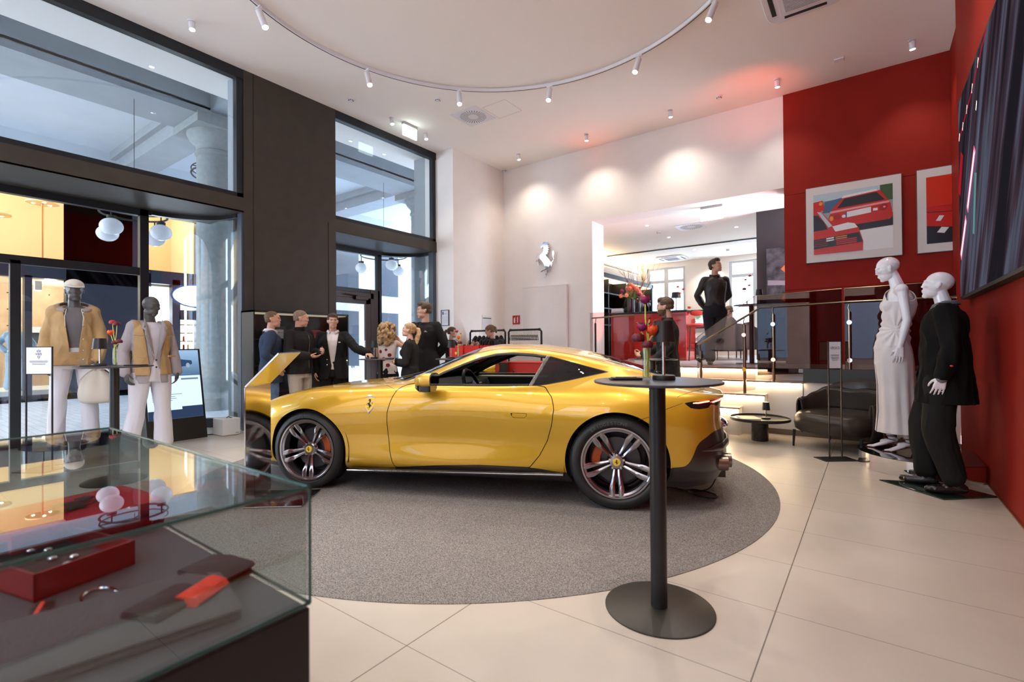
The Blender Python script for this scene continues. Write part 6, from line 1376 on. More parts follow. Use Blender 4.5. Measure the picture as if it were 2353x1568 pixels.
# ---------------------------------------------------------------- red reception desk behind the coupe with carrier bags
rz=R_(12); t=thing('reception_desk','low red desk with a silver horse emblem seen through the coupe windows','desk',(-3.72,6.15,0),rz)
MB().box(-.80,.60,0,.55,0,.97).build('desk_body',mat('desk_red',(.52,.030,.022),.35),t,bev=.004)
MB().box(-.81,.61,-.01,.56,.97,.985).build('desk_top',bpy.data.materials['desk_red'],t,bev=.002)
m=MB(); m.prism(horse_pts(.13),(-.66,-.008,.80),(1,0,0),(0,0,1),(0,-.006,0)); m.build('horse_emblem',steel,t,smooth=None)
m=MB(); m.box(.25,.253,-.002,0,0,.97); m.build('panel_joint',blkm,t,smooth=None)
bagr=mat('bag_red',(.62,.022,.018),.45)
def bag(x,y,z,rz,lab,w=.24,h=.26,tex=True):
    q=thing('carrier_bag',lab,'bag',(x,y,z),rz,'red carrier bags on the desk'); d=.09
    m=MB(); m.add([(-w/2*.92,-d/2,0),(w/2*.92,-d/2,0),(w/2*.92,d/2,0),(-w/2*.92,d/2,0),(-w/2,-d/2,h),(w/2,-d/2,h),(w/2,d/2,h*1.0),(-w/2,d/2,h)],[(0,3,2,1),(0,1,5,4),(1,2,6,5),(2,3,7,6),(3,0,4,7)]); o=m.build('bag_body',bagr,q,smooth=None,solid=.002)
    m=MB(); 
    for yy in (-d/2,d/2): m.tube(catmull([(-.05,yy,h-.01),(-.045,yy,h+.06),(0,yy,h+.085),(.045,yy,h+.06),(.05,yy,h-.01)],5),.0035,6)
    m.build('bag_handle',blkm,q)
    m=MB(); m.prism([(a*.32,b*.32) for a,b in [(-.05,.055),(0,.066),(.05,.055),(.051,0),(.038,-.035),(0,-.078),(-.038,-.035),(-.051,0)]],(0,-d/2-.001,h*.55),(1,0,0),(0,0,1),(0,-.002,0)); m.build('bag_badge',bpy.data.materials['badge_yellow'],q,smooth=None)
for i,(x,y,r,lab) in enumerate(((-5.03,5.46,20,'leftmost red carrier bag on the black side counter, behind the slim flower vase'),(-4.86,5.60,34,'red carrier bag with a yellow badge right of the flower vase'),(-4.76,5.76,75,'narrow red carrier bag seen edge-on in the middle of the row'),(-4.66,5.80,70,'red carrier bag fourth from the left on the side counter'),(-4.55,5.90,30,'rightmost red carrier bag, leaning beside the coupe roof'))): bag(x,y,.985,R_(r),lab,w=(.20 if i in (2,3) else .22),h=.255)
t=thing('side_counter','black side counter carrying the red carrier bags behind the coupe','counter',(-4.82,5.68,0),R_(38)); MB().box(-.34,.46,-.14,.20,0,.983).build('counter_body',blk,t,bev=.004)
# ---------------------------------------------------------------- clothes rails
def rail(x0,x1,y,z,lab):
    q=thing('clothes_rail',lab,'clothes rail',((x0+x1)/2,y,0),0,'black pipe clothes rails'); w=(x1-x0)/2; r=.02
    m=MB(); m.tube(catmull([(-w,0,0),(-w,0,z-.04),(-w+.03,0,z),(w-.03,0,z),(w,0,z-.04),(w,0,0)],1),r,12); m.build('rail_frame',blkm,q); m=MB(); m.cyl((-w,-.25,.02),(-w,.25,.02),r,r,12); m.cyl((w,-.25,.02),(w,.25,.02),r,r,12); m.build('rail_foot',blkm,q)
    m=MB(); 
    for s in (-1,1): m.cyl((s*(w-.06),0,z),(s*(w-.03),0,z),.027,.027,12); 
    m.build('rail_joint',blkm,q)
rail(-7.0,-6.05,8.02,1.545,'black pipe clothes rail holding black garments behind the two women'); rail(-6.02,-5.22,8.1,1.545,'black pipe clothes rail full of empty black hangers below the fire sign')
hook=mat('hanger_wood_top',(.72,.58,.34),.5)
def hanger(mb,c,w=.21):
    c=Vector(c); mb.tube(catmull([c+Vector((0,-w,-.10)),c+Vector((0,-w*.6,-.055)),c+Vector((0,0,0)),c+Vector((0,w*.6,-.055)),c+Vector((0,w,-.10))],4),(.006,.012),6); mb.tube([c+Vector((0,-w,-.10)),c+Vector((0,w,-.10))],.005,6); mb.tube(catmull([c,c+Vector((0,0,.05)),c+Vector((0,.02,.075)),c+Vector((0,0,.09))],4),.0025,5)
for i in range(20):
    x=-5.96+.034*i; q=thing('hanger','black wooden hanger, one of the packed row on the rail below the fire sign','hanger',(x,8.1,1.44),R_(28),'empty hangers on the right rail'); m=MB(); hanger(m,(0,0,0)); m.build('hanger_frame',blkm,q); m=MB(); m.tube([(0,-.05,.002),(0,0,.012),(0,.05,.002)],(.007,.006),6); m.build('hanger_label',hook,q)
for i in range(7):
    x=-6.85+.115*i; q=thing('hanging_garment','black garment, one of the row hanging on the left clothes rail','garment',(x,8.02,1.44),R_(20),'black garments on the left rail'); m=MB(); rows=[]
    for z,w,d in ((0,.03,.02),(-.03,.10,.03),(-.09,.21,.04),(-.16,.23,.045),(-.35,.20,.045),(-.7,.22,.05),(-.72,.20,.04)): rows.append([(d*math.cos(a)*(1+.2*math.sin(3*a+i)),w*math.sin(a),z) for a in np.linspace(0,2*PI,16,endpoint=False)])
    m.grid(rows,closed=True); m.build('garment_cloth',mat('black_cloth',(.014,.014,.017),.9) if 'black_cloth' not in bpy.data.materials else bpy.data.materials['black_cloth'],q,smooth=60,sub=1); m=MB(); hanger(m,(0,0,0),.10); m.build('hanger_frame',hook,q)
# ---------------------------------------------------------------- lounge furnishings
t=thing('bar_counter','glossy red lounge counter with a dark top on the raised level','counter',(-4.0,10.5,P))
MB().box(-4.72,-3.05,10.2,10.85,P,1.90).build('counter_body',redlac,t,world=True,bev=.01); MB().box(-4.75,-3.02,10.15,10.9,1.90,1.935).build('counter_top',blk,t,world=True,bev=.004)
# back shelf unit along the left lounge wall
t=thing('wall_shelving','black shelving unit with glasses along the left lounge wall','shelving',(-5.95,13.5,P)); m=MB(); m.box(-6.28,-5.75,11.2,11.3,P,3.15); m.box(-6.28,-5.75,15.6,15.7,P,3.15); m.box(-6.28,-5.75,11.2,15.7,3.05,3.17); m.box(-6.28,-6.24,11.2,15.7,P,3.15)
for z in (1.75,2.2,2.62): m.box(-6.28,-5.78,11.3,15.6,z,z+.03)
for y in (12.4,13.6,14.7): m.box(-6.28,-5.8,y,y+.04,P,3.1)
m.build('shelf_frame',blk,t,world=True,smooth=None)
m=MB(); m.box(-6.20,-5.80,11.3,15.6,3.03,3.05); m.build('shelf_light',emat('shelf_led',(1,.75,.45),2.5),t,world=True,smooth=None)
# flowers on the counter
t=thing('flower_vase','dark ribbed vase crowded with salmon-orange tulips on the red lounge counter','vase',(-4.33,10.42,1.935))
m=MB(); m.lathe([(.0001,0),(.07,0),(.085,.06),(.085,.30),(.078,.30),(.078,.02),(.0001,.02)],n=36); m.build('glass_vase',mat('dark_vase',(.05,.02,.025),.1,coat=.5),t); rr=random.Random(5); m=MB(); heads=[]
for k in range(30):
    a=rr.uniform(0,2*PI); r=rr.uniform(.02,.30); z=.46+.10*math.cos(r*5)+rr.uniform(-.06,.05)-r*.35; heads.append((r*math.cos(a),r*math.sin(a),z,a)); m.tube([(0,0,.2),(r*.4*math.cos(a),r*.4*math.sin(a),.38),(r*math.cos(a),r*math.sin(a),z)],.005,5)
m.build('stems',stemg,t)
for k,(x,y,z,a) in enumerate(heads): m=MB(); tulip(m,(x,y,z),.045,.085,5,tilt=Matrix.Rotation(-.5,3,Vector((-math.sin(a),math.cos(a),0))),two=1); m.build('flower',fl_sal if k%6 else fl_pur,t,smooth=60,recalc=False)
m=MB()
for k in range(26): a=rr.uniform(0,2*PI); d=Vector((math.cos(a),math.sin(a),rr.uniform(-.3,.6))); u=d.cross(Vector((0,0,1))).normalized(); c=Vector((0,0,.36)); m.grid([[c,c],[c+d*.12+u*.02,c+d*.12-u*.02],[c+d*.24+Vector((0,0,-.03)),c+d*.24+Vector((0,0,-.03))]])
m.build('leaves',leafg,t,smooth=None,recalc=False)
t=thing('branch_vase','tall bare twig arrangement rising behind the salmon tulips','branches',(-4.30,10.75,1.935)); m=MB(); m.lathe([(.0001,0),(.06,0),(.07,.1),(.05,.25),(.045,.25),(.0001,.2)],n=24); m.build('vase_body',blk,t); m=MB()
for k in range(16):
    a=rr.uniform(0,2*PI); p=Vector((0,0,.2)); d=Vector((math.cos(a)*.35,math.sin(a)*.35,1)).normalized(); pts=[p]
    for j in range(6): d=(d+Vector((rr.uniform(-.25,.25),rr.uniform(-.25,.25),.05))).normalized(); p=p+d*.19; pts.append(p)
    m.tube(pts,[.007,.006,.005,.004,.003,.002,.001],5)
    for j in (2,3,4):
        q=pts[j]; e=(d+Vector((rr.uniform(-.8,.8),rr.uniform(-.8,.8),.2))).normalized(); m.tube([q,q+e*.12,q+e*.22+Vector((0,0,.03))],[.004,.003,.001],4)
m.build('branches',mat('twig_brown',(.22,.12,.06),.7),t)
for k,(x,lab) in enumerate(((-4.62,'pile of pale papers at the left end of the red lounge counter'),)):
    t=thing('paper_stack',lab,'papers',(x,10.35,1.935),.2); m=MB()
    for j in range(5): m.box(-.13+.004*j,.13-.003*j,-.09,.09,.001+.022*j,.020+.022*j)
    m.build('papers',bpy.data.materials['sign_paper'],t,smooth=None)
t=thing('lounge_lamp','black-shaded lamp with a warm glow on the lounge counter behind the bearded man','lamp',(-3.33,10.45,1.935)); MB().lathe([(.0001,0),(.06,0),(.06,.02),(.0001,.02)],n=24).build('lamp_base',blk,t); MB().cyl((0,0,.02),(0,0,.30),.014,.014,12).build('lamp_stem',bpy.data.materials['lamp_stem_steel'],t); MB().lathe([(.10,.28),(.085,.40),(.0001,.40)],n=30).build('lamp_shade',blk,t); MB().lathe([(.09,.285),(.0001,.285)],n=20).build('lamp_diffuser',lampw,t,smooth=None)
slim_vase((-3.22,10.42,1.935),'slim vase of small red flowers behind the counter lamp',.18,.02,[(-.06,0,.50,'r',.035),(.05,0,.44,'r',.035),(-.02,0,.36,'o',.04)])
for k,(x,lab) in enumerate(((-4.05,'stemmed wine glass on the lounge counter, left of a pair'),(-3.90,'stemmed wine glass on the lounge counter, right of a pair'))):
    t=thing('wine_glass',lab,'glass',(x,10.38,1.935)); MB().lathe([(.0001,0),(.035,.001),(.005,.008),(.004,.10),(.02,.115),(.038,.15),(.036,.21),(.033,.21),(.035,.15),(.0001,.118)],n=24).build('glass_body',vglass,t)
# charcoal wall artwork
t=thing('wall_artwork','dark abstract picture with orange shapes on the charcoal wall','picture',(-1.45,10.8,2.5)); MB().box(-.20,.33,-.04,0,-.75,.60).build('picture_canvas',mat('art_dark',(.05,.055,.065),.35,var=.9,vscale=7),t,smooth=None)
m=MB(); m.add([(.05,-.041,.18),(.12,-.041,.26),(.33,-.041,.24),(.33,-.041,.06),(.15,-.041,.08)],[(0,1,2,3,4)]); m.add([(.05,-.041,-.42),(.10,-.041,-.30),(.33,-.041,-.36),(.33,-.041,-.55)],[(0,1,2,3)]); m.build('orange_shape',mat('art_orange',(.50,.16,.06),.5),t,smooth=None)
m=MB(); m.add([(-.18,-.0405,-.02),(.1,-.0405,-.05),(.33,-.0405,.0),(.33,-.0405,-.15),(-.18,-.0405,-.12)],[(0,1,2,3,4)]); m.build('pale_band',mat('art_pale',(.22,.24,.28),.5),t,smooth=None)
# lounge television
t=thing('television','wall television showing a bright landscape in the lounge','television',(-4.1,15.75,2.0)); MB().box(-.62,.62,-.06,0,-.29,.29).build('tv_frame',mat('tv_blue_black',(.02,.03,.06),.3),t,smooth=None,bev=.004)
def tvm():
    M=emat('tv_picture',(.7,.85,1),1.6); nt=M.node_tree; e=[n for n in nt.nodes if n.type=='EMISSION'][0]; n=nt.nodes.new('ShaderNodeTexNoise'); n.inputs['Scale'].default_value=3; rp=nt.nodes.new('ShaderNodeValToRGB'); tc=nt.nodes.new('ShaderNodeTexCoord'); nt.links.new(tc.outputs['Object'],n.inputs['Vector']); el=rp.color_ramp.elements; el[0].position=.38; el[0].color=(.12,.22,.12,1); el[1].position=.55; el[1].color=(.8,.9,1,1); nt.links.new(n.outputs['Fac'],rp.inputs[0]); nt.links.new(rp.outputs[0],e.inputs[0]); return M
MB().box(-.59,.59,-.064,-.06,-.24,.26).build('tv_screen',tvm(),t,smooth=None)
# bar stool, bench with vase, grey armchair
t=thing('bar_stool','tall black bar stool with a red seat pad behind the bearded man','stool',(-2.83,10.28,P),.4)
m=MB(); 
for sx in (-1,1):
    for sy in (-1,1): m.tube([(sx*.21,sy*.20,0),(sx*.17,sy*.17,.70)],.012,8)
m.tube([(-.19,-.18,.25),(.19,-.18,.25),(.19,.18,.25),(-.19,.18,.25)],.008,6,closed=True); m.build('stool_legs',blk,t)
m=MB(); m.tube(catmull([(-.17,.17,.70),(-.19,.22,.95),(-.12,.24,1.03),(.12,.24,1.03),(.19,.22,.95),(.17,.17,.70)],5),.012,8); m.build('stool_back',blk,t); m=MB(); m.sphere((0,0,.72),(.20,.20,.045),24,10); m.build('seat',mat('seat_red',(.55,.04,.03),.6),t); m=MB(); m.sphere((0,.22,.98),(.14,.03,.06),18,8); m.build('backrest',bpy.data.materials['seat_red'],t)
t=thing('low_bench','low black side table carrying a white vase in the lounge','table',(-2.98,11.0,P)); m=MB(); m.box(-.48,.02,-.22,.22,.34,.365); m.build('table_top',blk,t,bev=.003)
for sx in (-.40,-.06): 
    for sy in (-.16,.16): MB().cyl((sx,sy,0),(sx*.95,sy,.34),.012,.014,10).build('leg',blk,t)
t=thing('flower_vase','round white vase of coral red blossoms on the low lounge table','vase',(-3.2,10.95,P+.365)); MB().lathe([(.0001,0),(.07,0),(.14,.05),(.16,.11),(.13,.18),(.07,.20),(.065,.20),(.0001,.19)],n=40).build('vase_body',mat('vase_white',(.75,.74,.72),.3),t)
for k in range(26): a=rr.uniform(0,2*PI); z=rr.uniform(.22,.78); r=(.17-.16*(z-.22)/.6); m=MB(); ranunc(m,(r*math.cos(a)*rr.random(),r*math.sin(a),z),.045,n=3,seed=k); m.build('flower',(fl_or if k%5 else fl_dark),t,smooth=60,recalc=False)
m=MB(); 
for k in range(12): a=rr.uniform(0,2*PI); m.tube([(0,0,.15),(.08*math.cos(a),.08*math.sin(a),.4),(.12*math.cos(a),.12*math.sin(a),.62)],.005,5)
m.build('stems',stemg,t)
t=thing('lounge_armchair','grey fabric lounge armchair seen from behind on the raised level','armchair',(-2.28,11.15,P),R_(170)); gf=mat('grey_fabric',(.10,.095,.09),.85,bump=.2,bscale=200); m=MB(); rows=[]
for zf,off in ((.22,0),(.24,.03),(.45,.05),(.70,.05),(.74,.02),(.70,-.04),(.45,-.06),(.3,-.05)):
    rows.append([((.40+off)*math.cos(a),(.36+off)*math.sin(a),zf if zf<.3 else zf*(.86+.16*max(0,math.sin(a)))) for a in np.linspace(R_(-20),R_(200),30)])
m.grid(rows); m.build('back_shell',gf,t,smooth=60,solid=.02); m=MB(); m.sphere((0,-.05,.36),(.36,.34,.10),28,12); m.build('seat_cushion',gf,t)
for sx in (-.30,.30):
    for sy in (-.28,.28): MB().cyl((sx,sy,0),(sx,sy,.26),.011,.014,10).build('leg',blk,t)
# plinths under the mannequins
def plinth(c,r,h,lab,clip=None):
    q=thing('display_plinth',lab,'plinth',(c[0],c[1],0)); pts=[(r*math.cos(a),r*math.sin(a)) for a in np.linspace(0,2*PI,96,endpoint=False)]
    if clip: pts=[(min(x,clip[0]-c[0]),y) for x,y in pts]
    m=MB(); m.prism(pts,(0,0,.002),(1,0,0),(0,1,0),(0,0,h-.006)); m.build('plinth_side',mirrorm,q,smooth=30); m=MB(); m.prism([(x*1.003,y*1.003) for x,y in pts],(0,0,h-.004),(1,0,0),(0,1,0),(0,0,.004)); m.build('plinth_top',mat('plinth_black_glass',(.01,.01,.012),.03,coat=1) if 'plinth_black_glass' not in bpy.data.materials else bpy.data.materials['plinth_black_glass'],q,smooth=30)
plinth((.42,6.27),.545,.155,'round mirrored plinth with black glass top under the white dress mannequin',clip=(.80,9)); plinth((-7.33,1.56),.46,.165,'round mirrored plinth under the hooded jacket mannequin')
# ---------------------------------------------------------------- outside lamps and shop window
opal=mat('opal_globe',(.72,.74,.78),.25,emit=(.8,.85,1),es=.10)
def chandelier(c,r,lab,n=3,a0=0,dz=.35,rs=.17):
    q=thing('globe_chandelier',lab,'lamp',c,0,'ring lamps with white globes in the arcade'); m=MB(); m.tube([(r*math.cos(a),r*math.sin(a),0) for a in np.linspace(0,2*PI,48,endpoint=False)],.018,8,closed=True); m.tube([(r*math.cos(a),r*math.sin(a),.10) for a in np.linspace(0,2*PI,48,endpoint=False)],.012,8,closed=True); m.cyl((0,0,0),(0,0,6.44-c[2]),.005,.005,6)
    for k in range(3): a=2*PI*k/3+.4; m.tube([(0,0,.1),(r*math.cos(a),r*math.sin(a),.1)],.010,6)
    m.build('ring_frame',blkm,q)
    for k in range(n):
        a=a0+2*PI*k/n; x,y=r*math.cos(a),r*math.sin(a); m=MB(); m.cyl((x,y,0),(x,y,-.16),.012,.012,8); m.cyl((x,y,-.14),(x,y,-.19),.07,.07,20); m.build('globe_holder',blkm,q); m=MB(); m.sphere((x,y,-.33),(rs,rs,rs*.86),28,16); m.build('globe',opal,q)
chandelier((-10.9,3.15,3.68),.50,'ring lamp with white globes hanging outside behind the hooded mannequin',4,R_(35)); chandelier((-11.6,5.2,5.05),.8,'ring lamp seen through the upper window beside the stone column',3,R_(200),rs=.24); chandelier((-11.0,8.95,3.75),.62,'ring lamp with white globes outside above the entrance door',3,R_(100),rs=.165)
t=thing('illuminated_sign','bright white oval lit sign on the shop front across the arcade','sign',(-16.15,6.2,2.75)); MB().sphere((0,0,0),(.10,.62,.30),32,16).build('sign_face',emat('oval_sign',(.85,.95,1),3.5),t); MB().tube([(0,.66*math.cos(a),.33*math.sin(a)) for a in np.linspace(0,2*PI,40,endpoint=False)],.02,6,closed=True).build('sign_rim',prblue,t)
def disc_lamp(x,y,z,lab):
    q=thing('pendant_disc_lamp',lab,'lamp',(x,y,z),0,'disc lamps in the shop'); MB().lathe([(.0001,0),(.35,0),(.35,.03),(.0001,.03)],n=36).build('lamp_disc',cream2,q); MB().cyl((0,0,0),(0,0,-4.3 if False else -1.6),.018,.018,8).build('copper_rod',mat('copper',(.65,.28,.12),.3,1) if 'copper' not in bpy.data.materials else bpy.data.materials['copper'],q)
    for k in range(3): a=2*PI*k/3; MB().cyl((.2*math.cos(a),.2*math.sin(a),-.01),(.2*math.cos(a),.2*math.sin(a),0),.03,.03,10).build('lamp_spot',bulb,q)
disc_lamp(-18.5,3.25,5.25,'pale disc lamp on a copper rod inside the upper shop window'); disc_lamp(-18.5,2.3,4.75,'pale disc lamp on a copper rod at the left edge of the shop window')
for y,z,lab in ((1.9,2.85,'white spotlight inside the lower shop window at the left edge'),(2.95,2.85,'white spotlight inside the lower shop window behind the sign stand'),(4.2,2.9,'white spotlight inside the lower shop window behind the cap')):
    q=thing('shop_spotlight',lab,'spotlight',(-17.3,y,z),0,'spotlights inside the shop'); MB().box(-.07,.07,-.07,.07,-.12,.12).build('lamp_body',whitem,q,bev=.01); MB().box(-.06,.06,-.06,.06,-.125,-.12).build('lamp_lens',bulb,q,smooth=None)
t=thing('shop_counter','dark radio-like box on a white shelf in the shop across the arcade','box',(-18.7,3.55,1.25)); MB().box(-.1,.1,-.5,.5,.0,.42).build('box_body',mat('radio_dark',(.05,.07,.10),.5),t,smooth=None); MB().box(-.15,.15,-.6,.6,.42,.58).build('shelf_top',whitem,t,smooth=None)
t=thing('shop_basket','white basket of folded clothes in the shop across the arcade','basket',(-18.0,3.7,.19)); MB().box(-.3,.3,-.35,.35,0,.55).build('basket_body',whitem,t,bev=.03); m=MB(); [m.sphere((rr.uniform(-.2,.2),rr.uniform(-.25,.25),.6),(.14,.16,.09),14,8) for k in range(6)]; m.build('clothes',mat('pale_cloth',(.6,.62,.65),.8),t)
t=thing('bottle_display','warm lit shelf of small bottles in the shop right of the vest mannequin','shelf',(-16.9,6.0,.9)); MB().box(-.2,.2,-.3,.3,0,.05).build('shelf_board',wood,t,smooth=None)
for k in range(4): MB().box(-.2,.2,-.3,.3,.25+.25*k,.28+.25*k).build('shelf_board',wood,t,smooth=None)
for k in range(9): m=MB(); m.cyl((0,-.24+.12*(k%5),.28+.25*(k//5)),(0,-.24+.12*(k%5),.42+.25*(k//5)),.03,.025,10); m.build('bottle',[fl_red,hook,fl_or][k%3],t)
# shop interior lamps (warm)
for x,y,z,p in ((-18,2,5.6,260),(-18.3,5.5,5.6,220),(-17.9,1.5,2.9,150),(-17.9,3.3,2.9,170),(-17.6,5.2,2.3,14),(-18,-1,2.9,110),(-18,-1.5,5.6,180)):
    l=bpy.data.lights.new('shop_lamp','POINT'); l.energy=p*.32; l.color=(1,.86,.66); l.shadow_soft_size=.12; o=bpy.data.objects.new('shop_lamp',l); COL.objects.link(o); o.location=(x,y,z)
# floor cable by the coupe tail
cb=[(-1.06,4.27,.33),(-1.03,4.25,.20),(-1.08,4.22,.06),(-1.20,4.17,.012),(-1.12,4.10,.012),(-1.02,4.12,.012),(-1.03,4.22,.012),(-1.16,4.26,.012),(-1.24,4.18,.014),(-1.15,4.08,.016),(-1.02,4.10,.016),(-1.04,4.20,.018),(-1.2,4.24,.018),(-1.3,4.2,.012),(-1.5,4.3,.012)]
props(MB().tube(catmull(cb,8),.0055,6).build('charging_cable',blkm,loc=(-1.1,4.15,0)),'thin black cable coiled on the carpet below the coupe exhausts','cable')
# ---------------------------------------------------------------- the people in the room
def cloth(nm,c,r=.85,**k): return mat(nm,c,r,spec=.2,sheen=(.1 if sum(c)>.3 else 0),**k)
navy=cloth('navy_wool',(.030,.045,.085)); suit=cloth('suit_black',(.013,.013,.013)); blackc=cloth('black_cotton',(.016,.015,.016)); shirtw=cloth('white_shirt',(.72,.70,.72)); denim=cloth('blue_denim',(.09,.15,.26),var=.2,vscale=20); beigec=cloth('stone_chinos',(.42,.38,.32)); charc=cloth('charcoal_trousers',(.030,.028,.027)); blackshirt=mat('black_satin_cotton',(.018,.016,.016),.5)
suede=cloth('beige_suede',(.46,.30,.14),var=.10,vscale=6); whitec=cloth('white_trousers',(.66,.65,.70)); gknit=cloth('grey_knit_top',(.16,.15,.155)); glin=cloth('pale_grey_blazer',(.38,.35,.37)); ivory=cloth('ivory_cloth',(.62,.58,.50)); denimp=cloth('pale_denim',(.30,.42,.52))
def at(px,d): # plan position on a bearing (tangent of the bearing from the view axis) and depth
    return None
def local(pos,yaw,H,w):
    S=H/1.8; v=Vector(w)-Vector(pos); v=Matrix.Rotation(-yaw,3,'Z')@v; return tuple(v/S)
def ldir(yaw,d): return tuple(Matrix.Rotation(-yaw,3,'Z')@Vector(d))
def vee(w=.075,z0=1.10,z1=1.52,lo=None): # open front of a jacket
    def f(p):
        if p.y<=.02 or abs(p.x)>.2: return False
        if z0<p.z<z1: return abs(p.x)<.012+w*((p.z-z0)/(z1-z0))**.8
        if lo and p.z<=z0: return abs(p.x)<.012+lo*(z0-p.z)
        return False
    return f
def small(root,S,name,m_,fn,smooth=40,**k):
    mb=MB(); fn(mb); mb.v=[tuple(Vector(v)*S) for v in mb.v]; return mb.build(name,m_,root,smooth=smooth,**k)
def collar(root,S,q,m_,r=.070,h=.05,name='collar',open_=.35):
    nk=Vector(q['neck']); rows=[]
    for t in (0,.5,1):
        rows.append([nk+Vector(((r+.010*t)*math.cos(a),(r*1.0+.012*t)*math.sin(a)+.004,-.02+h*(t)+(-.030*max(0,math.sin(a)) if True else 0))) for a in np.linspace(PI/2+open_,PI/2+2*PI-open_,28)])
    for t in (.5,):
        rows.append([nk+Vector(((r+.026)*math.cos(a),(r+.030)*math.sin(a)+.004,-.02+h*.45-.045*max(0,math.sin(a))**2)) for a in np.linspace(PI/2+open_,PI/2+2*PI-open_,28)])
    return small(root,S,name,m_,lambda mb:mb.grid(rows),60,solid=.005)
# P1 navy blazer
y1=face(.42,.90)
def ex1(root,q,S,Rm):
    collar(root,S,q,shirtw,.070,.055,'shirt_collar')
person('person','man in navy blazer and blue jeans, seen from behind, leftmost of three men',(-6.635,3.46,0),y1,1.745,dict(re=(.29,-.08,1.17),rw=(.20,.10,.97),rd=(-.5,.2,-.8),le=(-.27,.03,1.18),lw=(-.17,.18,1.05),ld=(.6,.6,-.3),hy=R_(-12),hp=R_(4),build=1.05),(.60,.33,.23),(.20,.115,.055),'crop',
  top=[dict(name='shirt',m=shirtw,g=.008,hem=.02,collar=.02),dict(name='blazer',m=navy,g=.026,hem=.17,cut=vee(.085,1.02),fold=.008)],bottom=dict(m=denim,name='jeans',flare=.02),extra=ex1)
# P2 black zip jacket
y2=face(.90,.35)
def ex2(root,q,S,Rm):
    small(root,S,'zip',steel,lambda mb:mb.tube(catmull([(0,.150,1.43),(.004,.166,1.32),(0,.150,1.15),(0,.155,1.0),(0,.155,.90)],6),.0042,6))
    nk=Vector(q['neck']); small(root,S,'jacket_collar',blackc,lambda mb:mb.lathe([(.078,-.03),(.082,.0),(.074,.055),(.070,.055)],tuple(nk+Vector((0,.0,-.01))),30),60)
person('person','man with shaved head in black zip jacket and stone chinos, gesturing between the two others',(-6.50,3.80,0),y2,1.765,dict(ty=R_(-8),re=(.27,.02,1.17),rw=(.12,.24,1.13),rd=(-.55,.75,-.1),rp=(-.2,-.3,1),rt=(0,.4,.9),rc=.25,le=(-.27,.02,1.18),lw=(-.12,.27,1.17),ld=(.45,.7,.25),lp=(.6,-.5,.2),lt=(0,.3,.9),lc=.7,hy=R_(34),hp=R_(-4),build=1.05),(.60,.35,.26),(.36,.24,.17),'crop',
  top=dict(name='zip_jacket',m=blackc,g=.028,hem=.07,collar=.035,fold=.008),bottom=dict(m=beigec,name='chinos',flare=.02,g=.014),extra=ex2)
# P3 black suit, white shirt, hand on table
p3=(-6.50,4.33,0); y3=face(.80,-.60); H3=1.745; h3=Vector(local(p3,y3,H3,(-5.74,4.47,1.085))); w3=h3+(Vector((-.17,0,1.42))-h3).normalized()*.15; e3=Vector((-.17,0,1.42)).lerp(w3,.53)+Vector((0,-.02,-.05))
def ex3(root,q,S,Rm):
    collar(root,S,q,shirtw,.068,.055,'shirt_collar',.5)
    small(root,S,'belt',leather,lambda mb:mb.lathe([(.150,0),(.152,.018),(.150,.035)],(0,0,1.0),36,sy=.75)); small(root,S,'belt_buckle',chromel,lambda mb:mb.box(-.022,.022,.114,.124,1.0,1.032))
    small(root,S,'name_badge',whitem,lambda mb:mb.box(-.115,-.060,.139,.144,1.335,1.35)); 
    for z in (1.08,1.00): small(root,S,'button',steel,lambda mb:mb.sphere((.075,.155,z),(.010,.006,.010),12,8))
person('person','man in open black suit and white shirt facing the camera, hand on bar table',p3,y3,H3,dict(re=(.27,-.03,1.16),rw=(.25,.06,.90),rd=(-.05,.15,-1),le=tuple(e3),lw=tuple(w3),ld=tuple(h3-w3),lp=(0,0,-1),lt=(.3,1,0),lc=.45,hy=R_(10),sw=.175,build=1.08),(.62,.36,.26),(.10,.055,.03),'side',
  top=[dict(name='shirt',m=shirtw,g=.008,hem=.02,collar=.02,cut=None),dict(name='suit_jacket',m=suit,g=.030,hem=.17,cut=vee(.080,.99,1.52,.25),fold=.008)],bottom=dict(m=suit,name='suit_trousers',flare=.022,g=.014),extra=ex3)
# P4 curly-haired woman
def flowery(c):
    return 1 if any((c-Vector(p)).length<r for p,r in FL) else 0
FL=[(Vector((.06,-.12,1.24)),.035),(Vector((-.05,-.125,1.17)),.042),(Vector((.03,-.12,1.07)),.035),(Vector((-.10,-.10,1.30)),.03),(Vector((.12,-.06,1.12)),.035),(Vector((-.11,-.07,1.05)),.035),(Vector((.0,-.13,1.33)),.025),(Vector((.05,.12,1.2)),.04),(Vector((-.06,.12,1.1)),.04)]
person('person','curly-haired blonde woman seen from behind in sleeveless white top with red flowers',(-5.97,4.92,0),face(-.62,.78),1.60,dict(re=(.36,.06,1.33),rw=(.16,.24,1.50),rd=(-.6,.3,.6),rp=(-.6,-.5,0),le=(-.20,.14,1.20),lw=(-.06,.28,1.15),ld=(.6,.6,0),hy=R_(-10),hp=R_(-8)),(.66,.40,.28),(.62,.40,.19),'curly',fem=True,
  top=dict(name='floral_top',m=[cloth('white_floral',(.74,.66,.62)),cloth('floral_red',(.25,.02,.03))],g=.008,sleeve=.0,hem=.03,fold=.003,classify=flowery,neckcut=-.0,cut=lambda p:abs(p.x)>.165),bottom=dict(m=blackc,name='black_trousers',flare=.03,g=.014))
